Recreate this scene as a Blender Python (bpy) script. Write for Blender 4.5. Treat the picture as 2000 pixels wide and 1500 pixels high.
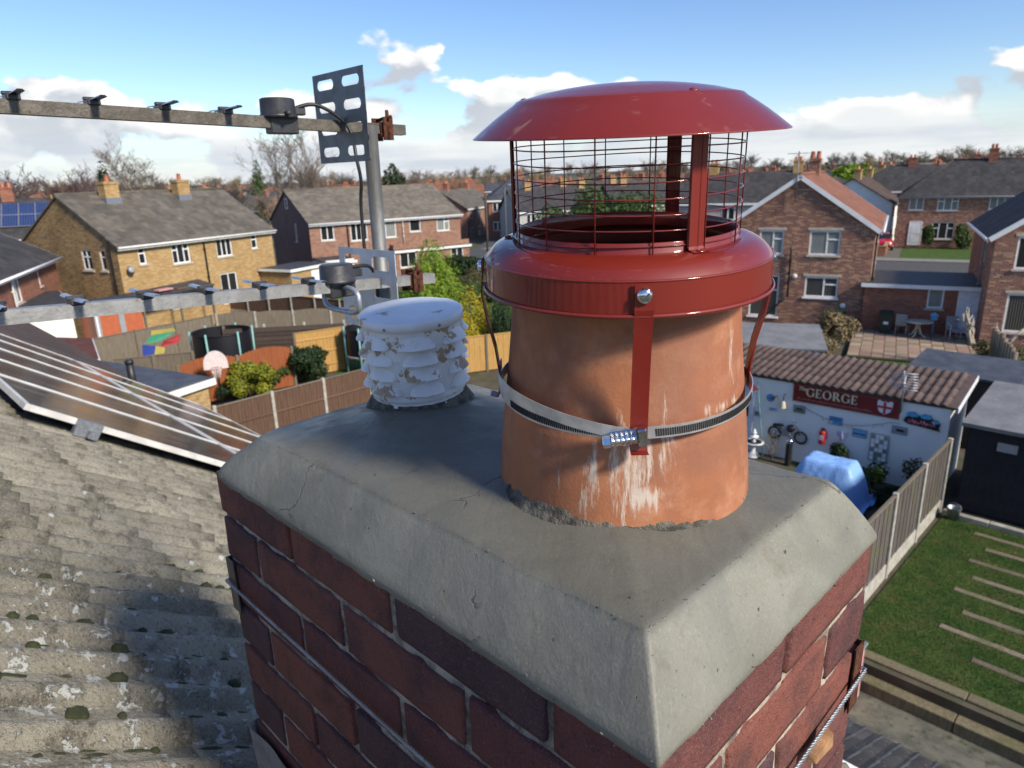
import bpy, math, random
import numpy as np
from mathutils import Vector, Matrix, noise
R_ = math.radians
for o in list(bpy.data.objects): bpy.data.objects.remove(o)
scn = bpy.context.scene
COL = scn.collection

# ------------------------------------------------------------------ camera
H = 7.7                                   # eye height above the gardens
PITCH, ROLL = R_(16.744), R_(-1.8104)
cp, sp, cr, sr = math.cos(PITCH), math.sin(PITCH), math.cos(ROLL), math.sin(ROLL)
cam = bpy.data.cameras.new('camera'); camo = bpy.data.objects.new('camera', cam); COL.objects.link(camo)
cam.sensor_width = 36; cam.lens = 1351.43/2000*36
cam.clip_start = .02; cam.clip_end = 6000
rt = Vector((cr, sr*sp, sr*cp)); up = Vector((-sr, cr*sp, cr*cp)); fw = Vector((0, cp, -sp))
camo.matrix_world = Matrix(((rt.x, up.x, -fw.x, 0), (rt.y, up.y, -fw.y, 0), (rt.z, up.z, -fw.z, H), (0, 0, 0, 1)))
cam.dof.use_dof = True; cam.dof.focus_distance = .72; cam.dof.aperture_fstop = 12
scn.camera = camo

# ------------------------------------------------------------------ light
SUN_AZ = Vector((.74, -.67)).normalized(); SUN_EL = R_(35)
sun = bpy.data.lights.new('sun', 'SUN'); sun.energy = 2.0; sun.angle = R_(8); sun.color = (1, .91, .78)
suno = bpy.data.objects.new('sun', sun); COL.objects.link(suno)
sd = Vector((SUN_AZ.x*math.cos(SUN_EL), SUN_AZ.y*math.cos(SUN_EL), math.sin(SUN_EL)))
suno.rotation_euler = sd.to_track_quat('Z', 'Y').to_euler()
suno.location = (20, -8, 30)

world = bpy.data.worlds.new('World'); scn.world = world; world.use_nodes = True
scn.view_settings.view_transform = 'Standard'; scn.view_settings.look = 'None'
scn.view_settings.exposure = 1.52; scn.view_settings.gamma = 1
scn.view_settings.use_curve_mapping = False

# ------------------------------------------------------------------ node helpers
class NT:
    def __init__(s, tree): s.t = tree; s.t.nodes.clear()
    def n(s, typ, props=None, **kw):
        nd = s.t.nodes.new(typ)
        for k, v in (props or {}).items(): setattr(nd, k, v)
        for k, v in kw.items():
            key = int(k[1:]) if k[0] == 'i' and k[1:].isdigit() else k.replace('_', ' ')
            s.set(nd.inputs[key], v)
        return nd
    def set(s, inp, v):
        if isinstance(v, bpy.types.NodeSocket): s.t.links.new(v, inp)
        elif isinstance(v, bpy.types.Node): s.t.links.new(v.outputs[0], inp)
        else:
            if inp.type == 'RGBA' and len(v) == 3: v = (*v, 1)
            inp.default_value = v
    def noise(s, vec, scale, detail=5, rough=.55, dist=0):
        return s.n('ShaderNodeTexNoise', Vector=vec, Scale=scale, Detail=min(detail, 5), Roughness=rough, Distortion=dist).outputs['Fac']
    def voro(s, vec, scale, feature='F1'):
        return s.n('ShaderNodeTexVoronoi', {'feature': feature}, Vector=vec, Scale=scale).outputs['Distance']
    def ss(s, x, a, b):
        return s.n('ShaderNodeMapRange', {'interpolation_type': 'SMOOTHSTEP'}, Value=x, From_Min=a, From_Max=b).outputs[0]
    def m(s, op, a, b=0, clamp=False):
        return s.n('ShaderNodeMath', {'operation': op, 'use_clamp': clamp}, i0=a, i1=b).outputs[0]
    def mix(s, f, a, b, mode='MIX'):
        nd = s.n('ShaderNodeMix', {'data_type': 'RGBA', 'blend_type': mode})
        s.set(nd.inputs[0], f); s.set(nd.inputs[6], a); s.set(nd.inputs[7], b)
        return nd.outputs[2]
    def scale(s, v, sc): return s.n('ShaderNodeMapping', Vector=v, Scale=sc).outputs[0]
    def xyz(s, v):
        o = s.n('ShaderNodeSeparateXYZ', Vector=v); return o.outputs[0], o.outputs[1], o.outputs[2]
    def comb(s, x, y, z): return s.n('ShaderNodeCombineXYZ', X=x, Y=y, Z=z).outputs[0]
    def bump(s, h, st, dist=.01, normal=None):
        nd = s.n('ShaderNodeBump', Height=h, Strength=st, Distance=dist)
        if normal: s.set(nd.inputs['Normal'], normal)
        return nd.outputs[0]

def new_mat(name):
    m = bpy.data.materials.new(name); m.use_nodes = True
    nt = NT(m.node_tree)
    nt.out = nt.n('ShaderNodeOutputMaterial'); nt.b = nt.n('ShaderNodeBsdfPrincipled')
    nt.t.links.new(nt.b.outputs[0], nt.out.inputs[0])
    tc = nt.n('ShaderNodeTexCoord'); nt.obj = tc.outputs['Object']; nt.uv = tc.outputs['UV']; nt.gen = tc.outputs['Generated']
    nt.pos = nt.n('ShaderNodeNewGeometry').outputs['Position']
    nt.rnd = nt.n('ShaderNodeObjectInfo').outputs['Random']
    nt.m_ = m
    return m, nt
def setb(nt, **kw):
    for k, v in kw.items(): nt.set(nt.b.inputs[k.replace('_', ' ')], v)

# ------------------------------------------------------------------ sky with clouds
w = NT(world.node_tree)
wo = w.n('ShaderNodeOutputWorld'); bg = w.n('ShaderNodeBackground', Strength=.15)
w.t.links.new(bg.outputs[0], wo.inputs[0])
sky = w.n('ShaderNodeTexSky', {'sky_type': 'NISHITA', 'sun_disc': False, 'sun_elevation': SUN_EL,
          'sun_rotation': math.atan2(SUN_AZ.x, SUN_AZ.y), 'altitude': 60, 'air_density': 1.0, 'dust_density': .25, 'ozone_density': 3.5})
hs = w.n('ShaderNodeHueSaturation', Hue=.510, Saturation=1.12, Value=.39, Color=sky.outputs[0]).outputs[0]
dirv = w.n('ShaderNodeTexCoord').outputs['Generated']
dx, dy, dz = w.xyz(dirv)
LOC = (1.2, 6.1, .7)
def cvec(o=(0, 0, 0)): return w.n('ShaderNodeMapping', Vector=dirv, Scale=(1, 1, 1.75), Location=tuple(a+b for a, b in zip(LOC, o))).outputs[0]
def cnoise(v, det): return w.noise(v, 6.5, det, .5, .2)
n1 = cnoise(cvec(), 8)
n2 = cnoise(cvec((.028, -.012, .045)), 5)
n0 = w.noise(cvec((5, 2, 0)), 2.1, 2, .5)
thr = w.n('ShaderNodeFloatCurve')
thr.inputs[0].default_value = 1
c = thr.mapping.curves[0]
pts = [(0, .44), (.03, .44), (.07, .44), (.105, .492), (.14, .585), (.18, .64), (.30, .61), (1, .59)]  # last stops add unseen clouds overhead, put in to lift the fill light
c.points[0].location = pts[0]; c.points[1].location = pts[-1]
for p in pts[1:-1]: c.points.new(*p)
thr.mapping.update()
w.set(thr.inputs[1], dz)
base = w.m('ADD', w.m('MULTIPLY', n1, .66), w.m('MULTIPLY', n0, .34))
dens = w.m('SUBTRACT', base, thr.outputs[0])
mask = w.ss(dens, -.004, .03)
shade = w.ss(w.m('SUBTRACT', n1, n2), -.07, .06)
thick = w.ss(dens, .02, .13)
cc = w.mix(shade, (1.35, 1.42, 1.55), (2.9, 2.8, 2.65))
cc = w.mix(w.m('MULTIPLY', thick, .55), cc, (1.5, 1.58, 1.72))
streak = w.ss(w.noise(w.n('ShaderNodeMapping', Vector=dirv, Scale=(1, 1, 9)).outputs[0], 3.5, 5, .55), .38, .66)
lowc = w.mix(streak, (1.5, 1.64, 1.85), (2.05, 2.12, 2.15))
low = w.ss(dz, .015, .075)
cc = w.mix(low, lowc, cc)
fin = w.mix(w.m('MULTIPLY', mask, .94), hs, cc)
veil = w.m('MULTIPLY', w.m('SUBTRACT', 1.0, w.ss(dz, .0, .10)), .88)
fin = w.mix(veil, fin, lowc)
w.set(bg.inputs['Color'], fin)

# ------------------------------------------------------------------ mesh helpers
class MB:
    def __init__(s): s.v = []; s.f = []; s.mi = []; s.sm = []
    def add(s, vs, fs, mi=0, smooth=False, M=None):
        b = len(s.v)
        s.v += [tuple(M @ Vector(v)) for v in vs] if M else [tuple(v) for v in vs]
        s.f += [tuple(i+b for i in f) for f in fs]; s.mi += [mi]*len(fs); s.sm += [smooth]*len(fs)
        return s
    def box(s, x0, x1, y0, y1, z0, z1, mi=0, M=None):
        vs = [(x0,y0,z0),(x1,y0,z0),(x1,y1,z0),(x0,y1,z0),(x0,y0,z1),(x1,y0,z1),(x1,y1,z1),(x0,y1,z1)]
        return s.add(vs, [(0,3,2,1),(4,5,6,7),(0,1,5,4),(1,2,6,5),(2,3,7,6),(3,0,4,7)], mi, False, M)
    def bbox(s, x0, x1, y0, y1, z0, z1, b=.005, mi=0, M=None):
        # bevelled box
        vs = []; idx = {}
        xs, ys, zs = (x0, x1), (y0, y1), (z0, z1)
        for i in (0,1):
            for j in (0,1):
                for k in (0,1):
                    for ax in (0,1,2):
                        p = [xs[i], ys[j], zs[k]]; sg = [1-2*i, 1-2*j, 1-2*k]
                        for a in (0,1,2):
                            if a != ax: p[a] += sg[a]*b
                        idx[i,j,k,ax] = len(vs); vs.append(p)
        fs = []
        q = lambda *a: fs.append(tuple(idx[t] for t in a))
        for i in (0,1):
            a = [(i,0,0,0),(i,1,0,0),(i,1,1,0),(i,0,1,0)]; q(*(a if i else a[::-1]))
            a = [(0,i,0,1),(0,i,1,1),(1,i,1,1),(1,i,0,1)]; q(*(a if i else a[::-1]))
            a = [(0,0,i,2),(1,0,i,2),(1,1,i,2),(0,1,i,2)]; q(*(a if i else a[::-1]))
        for i in (0,1):
            for j in (0,1):
                q((i,j,0,0),(i,j,1,0),(i,j,1,1),(i,j,0,1)) if (i+j)%2==1 else q((i,j,0,1),(i,j,1,1),(i,j,1,0),(i,j,0,0))
                q((i,0,j,0),(i,0,j,2),(i,1,j,2),(i,1,j,0)) if (i+j)%2==1 else q((i,1,j,0),(i,1,j,2),(i,0,j,2),(i,0,j,0))
                q((0,i,j,1),(0,i,j,2),(1,i,j,2),(1,i,j,1)) if (i+j)%2==0 else q((1,i,j,1),(1,i,j,2),(0,i,j,2),(0,i,j,1))
                for k in (0,1):
                    t = ((i,j,k,0),(i,j,k,1),(i,j,k,2)); q(*(t if (i+j+k)%2==1 else t[::-1]))
        return s.add(vs, fs, mi, False, M)
    def quad(s, a, b, c, d, mi=0): return s.add([a, b, c, d], [(0,1,2,3)], mi)
    def tri(s, a, b, c, mi=0): return s.add([a, b, c], [(0,1,2)], mi)
    def slab(s, a, b, c, d, t, mi=0):
        # quad thickened downwards along its normal by t
        a, b, c, d = map(Vector, (a, b, c, d)); n = (b-a).cross(d-a).normalized()*t
        vs = [a, b, c, d, a-n, b-n, c-n, d-n]
        return s.add(vs, [(0,1,2,3),(7,6,5,4),(0,4,5,1),(1,5,6,2),(2,6,7,3),(3,7,4,0)], mi)
    def tube(s, pts, r, n=8, mi=0, cap=True, smooth=True, closed=False):
        pts = [Vector(p) for p in pts]; N = len(pts)
        rr = r if isinstance(r, (list, tuple)) else [r]*N
        vs, fs = [], []
        prev = None
        for i, p in enumerate(pts):
            if closed: t = pts[(i+1) % N]-pts[i-1]
            else: t = pts[min(i+1, N-1)]-pts[max(i-1, 0)]
            t.normalize()
            if prev is None:
                u = t.orthogonal().normalized()
            else:
                u = (prev-t*prev.dot(t))
                u = u.normalized() if u.length > 1e-6 else t.orthogonal().normalized()
            prev = u; v = t.cross(u)
            for k in range(n):
                a = 2*math.pi*k/n; vs.append(p+(u*math.cos(a)+v*math.sin(a))*rr[i])
        for i in range(N if closed else N-1):
            j = (i+1) % N
            for k in range(n):
                l = (k+1) % n; fs.append((i*n+k, i*n+l, j*n+l, j*n+k))
        if cap and not closed:
            fs.append(tuple(range(n))[::-1]); fs.append(tuple((N-1)*n+k for k in range(n)))
        return s.add(vs, fs, mi, smooth)
    def lathe(s, prof, n=64, M=None, mi=0, smooth=True, a0=0, a1=2*math.pi, fn=None):
        full = abs(a1-a0-2*math.pi) < 1e-6; cnt = n if full else n+1
        vs, fs = [], []
        for (r, z) in prof:
            for k in range(cnt):
                a = a0+(a1-a0)*k/n
                p = Vector((r*math.cos(a), r*math.sin(a), z))
                vs.append(fn(p, a) if fn else p)
        for i in range(len(prof)-1):
            for k in range(n):
                l = (k+1) % cnt; fs.append((i*cnt+k, i*cnt+l, (i+1)*cnt+l, (i+1)*cnt+k))
        return s.add(vs, fs, mi, smooth, M)
    def disc(s, c, r, n=24, mi=0, axis=Vector((0,0,1))):
        c = Vector(c); u = axis.orthogonal().normalized(); v = axis.cross(u)
        return s.add([c+(u*math.cos(2*math.pi*k/n)+v*math.sin(2*math.pi*k/n))*r for k in range(n)], [tuple(range(n))], mi)
    def cyl(s, a, b, r, n=12, mi=0): return s.tube([a, b], r, n, mi)
    def dome(s, c, r, axis=Vector((0,0,1)), flat=.6, n=12, mi=0):
        axis = Vector(axis).normalized(); M = Matrix.Translation(Vector(c)) @ axis.to_track_quat('Z', 'Y').to_matrix().to_4x4()
        return s.lathe([(r*math.cos(a), r*flat*math.sin(a)) for a in (0, .3, .6, .9, 1.2, 1.5)] + [(.0001, r*flat)], n, M, mi)
    def mesh(s, name):
        me = bpy.data.meshes.new(name); me.from_pydata(s.v, [], s.f)
        me.polygons.foreach_set('use_smooth', s.sm); me.polygons.foreach_set('material_index', s.mi)
        uv = me.uv_layers.new(name='UVMap').data
        me.update()
        npol, nl = len(me.polygons), len(me.loops)
        if not npol: return me
        nr = np.empty(npol*3); me.polygons.foreach_get('normal', nr); nr = nr.reshape(-1, 3)
        lt = np.empty(npol, int); me.polygons.foreach_get('loop_total', lt)
        vi = np.empty(nl, int); me.loops.foreach_get('vertex_index', vi)
        co = np.array(s.v)[vi]; nn = np.repeat(nr, lt, 0)
        t = np.stack([-nn[:, 1], nn[:, 0], np.zeros(nl)], 1); ln = np.linalg.norm(t, axis=1, keepdims=True)
        t = np.where(ln < .05, np.array([[1., 0, 0]]), t/np.maximum(ln, 1e-9)); bb = np.cross(nn, t)
        uv.foreach_set('uv', np.stack([(co*t).sum(1), (co*bb).sum(1)], 1).ravel())
        return me
    def build(s, name, mat, parent=None, loc=None, rz=None):
        me = s.mesh(name)
        for m in (mat if isinstance(mat, (list, tuple)) else [mat]): me.materials.append(m)
        return link(name, me, parent, loc, rz)
KIDS = {}
def link(name, me, parent=None, loc=None, rz=None, M=None):
    o = bpy.data.objects.new(name, me); COL.objects.link(o)
    if parent: o.parent = parent; KIDS.setdefault(parent.name, []).append(o)
    if loc is not None: o.location = loc
    if rz is not None: o.rotation_euler = (0, 0, rz)
    if M is not None: o.matrix_local = M
    return o
def tag(o, label, cat, group=None, kind=None):
    o['label'] = label; o['category'] = cat
    if group: o['group'] = group
    return o
def struct(o, label=None, kind='structure'):
    o['kind'] = kind
    if label: o['label'] = label
    return o
def thing(name, label, cat, loc=(0,0,0), rz=0, group=None):
    o = bpy.data.objects.new(name, None); COL.objects.link(o); o.empty_display_size = .2
    o.location = loc; o.rotation_euler = (0, 0, rz)
    return tag(o, label, cat, group)
def copy_tree(o, parent=None):
    c = o.copy(); COL.objects.link(c)
    if parent: c.parent = parent; KIDS.setdefault(parent.name, []).append(c)
    for ch in list(KIDS.get(o.name, ())): copy_tree(ch, c)
    return c
def nz(p, s=1.0): return noise.noise(Vector(p)*s)
rnd = random.Random(7)

# frame of our own house and gardens: X along the ridge to the right, Y down the garden
TH = .794235; CX, CY = .09646, .39857; ZT = H-.40358      # near top corner of the stack
FR = Matrix.Translation((CX, CY, 0)) @ Matrix.Rotation(-TH, 4, 'Z')
def F(x, y, z=0): return FR @ Vector((x, y, z))
def fthing(name, label, cat, x, y, z=0, rz=0, group=None): return thing(name, label, cat, F(x, y, z), rz-TH, group)
# ------------------------------------------------------------------ materials
MT = {}
def simple(name, c1, c2=None, scale=6, rough=.75, bump=0, bs=None, metal=0, coat=0, rv=0, co='obj', st=(1,1,1), lo=.35, hi=.65, spec=.5, dirt=None):
    m, nt = new_mat(name)
    v = nt.scale(getattr(nt, co), st)
    col = c1
    if c2 is not None:
        f = nt.ss(nt.noise(v, scale, 7, .6), lo, hi); col = nt.mix(f, c1, c2)
    if dirt:
        f = nt.ss(nt.noise(v, dirt[1], 8, .65), dirt[2], dirt[3]); col = nt.mix(f, col, dirt[0])
    if rv:
        k = nt.m('ADD', nt.m('MULTIPLY', nt.rnd, rv*2), 1-rv)
        col = nt.mix(1.0, col if not isinstance(col, tuple) else (*col, 1), nt.comb(k, k, k), 'MULTIPLY')
    setb(nt, Base_Color=col, Roughness=rough, Metallic=metal, Coat_Weight=coat, Specular_IOR_Level=spec)
    if coat: setb(nt, Coat_Roughness=.06)
    if bump: setb(nt, Normal=nt.bump(nt.noise(v, bs or scale*4, 8, .65), bump))
    MT[name] = m
    return m
def brickwall(name, ca, cb, mortar, var=.5, stain=(.5,.5,.5), bw=.225, bh=.075, ms=.010, rough=.85, third=None, bump=.5):
    m, nt = new_mat(name)
    bt = nt.n('ShaderNodeTexBrick', {'offset': .5}, Vector=nt.uv, Color1=ca, Color2=cb, Mortar=mortar, Scale=1, Mortar_Size=ms, Mortar_Smooth=.25, Bias=0, Brick_Width=bw, Row_Height=bh)
    col = bt.outputs[0]
    # a third tone picked per brick through cell noise
    if third:
        vx, vy, _ = nt.xyz(nt.uv)
        row = nt.m('FLOOR', nt.m('DIVIDE', vy, bh)); colm = nt.m('FLOOR', nt.m('ADD', nt.m('DIVIDE', vx, bw), nt.m('MULTIPLY', row, .5)))
        wn = nt.n('ShaderNodeTexWhiteNoise', {'noise_dimensions': '2D'}, Vector=nt.comb(colm, row, 0)).outputs[0]
        f = nt.m('MULTIPLY', nt.ss(wn, .72, .76), nt.m('SUBTRACT', 1, bt.outputs[1]))
        col = nt.mix(nt.m('MULTIPLY', f, .8), col, third)
    f = nt.noise(nt.obj, .45, 6, .6); col = nt.mix(nt.m('MULTIPLY', nt.ss(f, .35, .75), var), col, stain, 'MULTIPLY')
    f = nt.noise(nt.obj, 7, 6, .7); col = nt.mix(nt.m('MULTIPLY', nt.ss(f, .3, .7), .35), col, (.45, .42, .4), 'MULTIPLY')
    setb(nt, Base_Color=col, Roughness=rough, Specular_IOR_Level=.25)
    h = nt.m('ADD', nt.m('MULTIPLY', bt.outputs[1], -1), nt.m('MULTIPLY', nt.noise(nt.uv, 60, 4), .5))
    setb(nt, Normal=nt.bump(h, bump, .012))
    MT[name] = m
    return m
def tileroof(name, c1, c2, moss=None, bw=.33, bh=.3, rough=.85, mossamt=(.55,.75), roll=True):
    m, nt = new_mat(name)
    vx, vy, _ = nt.xyz(nt.uv)
    fy = nt.m('FRACT', nt.m('DIVIDE', vy, bh)); fx = nt.m('FRACT', nt.m('DIVIDE', vx, bw))
    row = nt.m('FLOOR', nt.m('DIVIDE', vy, bh)); colm = nt.m('FLOOR', nt.m('DIVIDE', vx, bw))
    wn = nt.n('ShaderNodeTexWhiteNoise', {'noise_dimensions': '2D'}, Vector=nt.comb(colm, row, 0)).outputs[0]
    col = nt.mix(nt.ss(nt.noise(nt.obj, .8, 7, .62), .3, .7), c1, c2)
    k = nt.m('ADD', nt.m('MULTIPLY', wn, .45), .78); col = nt.mix(1, col, nt.comb(k, k, k), 'MULTIPLY')
    if moss:
        f = nt.ss(nt.noise(nt.obj, 1.3, 9, .7), *mossamt); col = nt.mix(nt.m('MULTIPLY', f, .8), col, moss)
    f = nt.ss(nt.noise(nt.obj, 22, 4, .7), .58, .72); col = nt.mix(nt.m('MULTIPLY', f, .4), col, (.35, .34, .3))
    setb(nt, Base_Color=col, Roughness=rough, Specular_IOR_Level=.3)
    hgt = nt.m('MULTIPLY', fy, -1)
    if roll: hgt = nt.m('ADD', hgt, nt.m('MULTIPLY', nt.m('ABSOLUTE', nt.m('SINE', nt.m('MULTIPLY', vx, math.pi/bw*2))), .6))
    hgt = nt.m('ADD', hgt, nt.m('MULTIPLY', nt.noise(nt.obj, 15, 5), .5))
    setb(nt, Normal=nt.bump(hgt, .6, .03))
    MT[name] = m
    return m

# --- close-up materials
m, nt = new_mat('chimney_brick')
col = nt.mix(nt.ss(nt.rnd, .1, .95), (.155, .054, .048), (.235, .080, .056))
k = nt.n('ShaderNodeTexWhiteNoise', {'noise_dimensions': '1D'}, W=nt.rnd).outputs[0]
col = nt.mix(nt.ss(k, .50, .85), col, (.105, .052, .058))
soot = nt.ss(nt.noise(nt.pos, 11, 8, .65), .42, .66); col = nt.mix(nt.m('MULTIPLY', soot, .65), col, (.050, .032, .036))
gr = nt.ss(nt.noise(nt.pos, 330, 4, .75), .56, .66); col = nt.mix(nt.m('MULTIPLY', gr, .55), col, (.30, .19, .15))
gd = nt.ss(nt.noise(nt.pos, 210, 4, .7), .58, .66); col = nt.mix(nt.m('MULTIPLY', gd, .6), col, (.02, .012, .012))
ox = nt.ss(nt.noise(nt.pos, 26, 7, .7), .60, .74); col = nt.mix(nt.m('MULTIPLY', ox, .5), col, (.24, .07, .035))
ef = nt.ss(nt.noise(nt.scale(nt.pos, (1,1,.5)), 45, 8, .75), .66, .80); col = nt.mix(nt.m('MULTIPLY', ef, .5), col, (.42, .37, .34))
setb(nt, Base_Color=col, Roughness=.82, Specular_IOR_Level=.3)
h = nt.m('ADD', nt.noise(nt.pos, 60, 8, .6), nt.m('MULTIPLY', nt.noise(nt.pos, 500, 3, .6), .45))
setb(nt, Normal=nt.bump(h, .9, .006)); MT['chimney_brick'] = m

m, nt = new_mat('lime_mortar')
col = nt.mix(nt.ss(nt.noise(nt.pos, 14, 8, .75), .40, .62), (.62, .55, .42), (.20, .175, .145))
setb(nt, Base_Color=col, Roughness=.95, Specular_IOR_Level=.2, Normal=nt.bump(nt.noise(nt.pos, 180, 8, .75), .9, .006)); MT['lime_mortar'] = m

m, nt = new_mat('wet_cement')
big = nt.noise(nt.scale(nt.pos, (1, 1, 1)), 5, 6, .55, .6)
col = nt.mix(nt.ss(big, .32, .68), (.182, .180, .143), (.245, .243, .196))
st = nt.ss(nt.noise(nt.pos, 13, 8, .7), .5, .75); col = nt.mix(nt.m('MULTIPLY', st, .5), col, (.17, .15, .11))
sand = nt.noise(nt.pos, 380, 4, .7); col = nt.mix(nt.m('MULTIPLY', nt.ss(sand, .52, .68), .3), col, (.38, .365, .32)); col = nt.mix(nt.m('MULTIPLY', nt.ss(nt.noise(nt.pos, 260, 4, .7), .56, .66), .28), col, (.075, .07, .055))
br = nt.ss(nt.noise(nt.scale(nt.pos, (1, 1, .6)), 21, 6, .7, .5), .56, .70); col = nt.mix(nt.m('MULTIPLY', br, .5), col, (.135, .115, .08))
ck = nt.n('ShaderNodeTexVoronoi', {'feature': 'DISTANCE_TO_EDGE'}, Vector=nt.n('ShaderNodeVectorMath', {'operation': 'ADD'}, i0=nt.pos, i1=nt.n('ShaderNodeVectorMath', {'operation': 'SCALE'}, i0=nt.n('ShaderNodeTexNoise', Vector=nt.pos, Scale=30, Detail=4).outputs['Color'], Scale=.05).outputs[0]).outputs[0], Scale=5.5).outputs['Distance']
crk = nt.m('MULTIPLY', nt.m('SUBTRACT', 1, nt.ss(ck, .003, .010)), nt.ss(nt.noise(nt.pos, 7, 3), .56, .62)); col = nt.mix(nt.m('MULTIPLY', crk, .75), col, (.06, .055, .045))
pat = nt.ss(nt.noise(nt.scale(nt.pos, (1, 1, .7)), 8.5, 5, .6, 1.2), .46, .60); col = nt.mix(nt.m('MULTIPLY', pat, .30), col, (.115, .118, .10))
pit = nt.ss(nt.noise(nt.pos, 95, 4, .6), .68, .73); col = nt.mix(pit, col, (.05, .047, .04))
wet = nt.ss(nt.noise(nt.scale(nt.pos, (1, 1, 2)), 4.2, 7, .6, .8), .40, .62)
col = nt.mix(nt.m('MULTIPLY', wet, .25), col, (.13, .12, .10))
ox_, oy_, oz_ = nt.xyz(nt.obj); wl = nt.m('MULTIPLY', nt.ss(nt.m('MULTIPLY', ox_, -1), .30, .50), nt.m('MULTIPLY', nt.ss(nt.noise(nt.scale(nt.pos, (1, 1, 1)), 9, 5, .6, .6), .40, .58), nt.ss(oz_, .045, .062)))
rough = nt.m('SUBTRACT', nt.m('SUBTRACT', .76, nt.m('MULTIPLY', wet, .26)), nt.m('MULTIPLY', wl, .24))
trowel = nt.noise(nt.scale(nt.pos, (2, 3.5, 3)), 6, 4, .5, .6)
hh = nt.m('ADD', nt.m('SUBTRACT', nt.m('ADD', nt.m('MULTIPLY', trowel, .55), nt.m('MULTIPLY', nt.noise(nt.scale(nt.pos, (1.6, .6, 1.2)), 26, 4, .55, 1.4), .28)), nt.m('MULTIPLY', crk, .35)), nt.m('ADD', nt.m('MULTIPLY', sand, .14), nt.m('MULTIPLY', pit, -.4)))
top_dark = nt.m('MULTIPLY', nt.ss(oz_, .060, .067), nt.m('ADD', .75, nt.m('MULTIPLY', nt.ss(big, .4, .6), .25))); col = nt.mix(nt.m('MULTIPLY', top_dark, .62), col, (.070, .068, .054)); rough = nt.m('SUBTRACT', rough, nt.m('MULTIPLY', top_dark, .12))  # flat top above the ridge edge mixed darker and slightly smoother, by height
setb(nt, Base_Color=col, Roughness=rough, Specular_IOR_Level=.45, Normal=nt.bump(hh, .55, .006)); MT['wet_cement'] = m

simple('old_mortar', (.20, .18, .14), (.06, .055, .045), 60, .95, .9, 140, co='pos', dirt=((.10,.11,.05), 40, .55, .7))

m, nt = new_mat('terracotta')
x, y, z = nt.xyz(nt.obj)
n_ = nt.noise(nt.scale(nt.obj, (1, 1, .55)), 9, 8, .6)
col = nt.mix(nt.ss(n_, .3, .7), (.40, .155, .068), (.27, .10, .05))
col = nt.mix(nt.m('MULTIPLY', nt.ss(nt.noise(nt.obj, 24, 8, .7), .45, .72), .5), col, (.50, .26, .155))
grime = nt.ss(nt.noise(nt.scale(nt.obj, (1, 1, .28)), 16, 8, .65), .56, .78); col = nt.mix(nt.m('MULTIPLY', grime, .7), col, (.17, .085, .055))
col = nt.mix(nt.m('MULTIPLY', nt.ss(nt.noise(nt.obj, 380, 3, .6), .62, .75), .35), col, (.22, .08, .04))
# lime run marks: vertical streaks below the band and one patch on the right
stv = nt.noise(nt.scale(nt.obj, (1, 1, .13)), 62, 8, .72)
def blob(x0, z0, wx, wz):
    a = nt.m('DIVIDE', nt.m('SUBTRACT', x, x0), wx); b = nt.m('DIVIDE', nt.m('SUBTRACT', z, z0), wz)
    return nt.m('SUBTRACT', 1, nt.m('SQRT', nt.m('ADD', nt.m('MULTIPLY', a, a), nt.m('MULTIPLY', b, b))))
front = nt.ss(nt.m('MULTIPLY', y, -1), -.06, -.01)
def patch(x0, z0, wx, wz, k, lim):
    g = blob(x0, z0, wx, wz)
    return nt.m('MULTIPLY', nt.ss(nt.m('ADD', nt.m('MULTIPLY', g, k), stv), lim-.02, lim+.12), nt.m('MULTIPLY', nt.ss(g, -.4, .15), front))
p1 = patch(-.012, .062, .080, .080, .26, .65); p2 = patch(.004, .030, .045, .030, .36, .70); p3 = patch(.09, .155, .018, .07, .2, .66); p4 = patch(.118, .03, .03, .07, .2, .74)
p5 = patch(-.09, .19, .012, .035, .2, .72); p6 = patch(.085, .105, .05, .014, .2, .67)
wm = nt.m('MAXIMUM', nt.m('MAXIMUM', nt.m('MAXIMUM', p1, p2), nt.m('MAXIMUM', p3, p4)), nt.m('MAXIMUM', p5, p6))
col = nt.mix(nt.m('MULTIPLY', nt.ss(nt.noise(nt.scale(nt.obj, (1, 1, .6)), 11, 5, .6, .6), .40, .66), .6), col, (.235, .105, .065))
col = nt.mix(nt.m('MULTIPLY', wm, .8), col, (.60, .54, .45))
setb(nt, Base_Color=col, Roughness=.72, Specular_IOR_Level=.35)
h = nt.m('ADD', nt.noise(nt.scale(nt.obj, (1, 1, .6)), 35, 8, .6), nt.m('ADD', nt.m('MULTIPLY', nt.noise(nt.obj, 300, 3), .4), nt.m('MULTIPLY', wm, .35)))
setb(nt, Normal=nt.bump(h, .22, .004)); MT['terracotta'] = m

m, nt = new_mat('red_enamel')
col = nt.mix(nt.ss(nt.noise(nt.obj, 6, 4), .3, .7), (.185, .0175, .010), (.16, .0145, .0085))
f = nt.ss(nt.noise(nt.obj, 240, 3, .7), .72, .76); col = nt.mix(nt.m('MULTIPLY', f, .35), col, (.4, .2, .16))
setb(nt, Base_Color=col, Roughness=.5, Specular_IOR_Level=.25, Coat_Weight=.7, Coat_Roughness=.05)
setb(nt, Normal=nt.bump(nt.noise(nt.obj, 24, 3, .5), .02, .004)); MT['red_enamel'] = m

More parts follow.
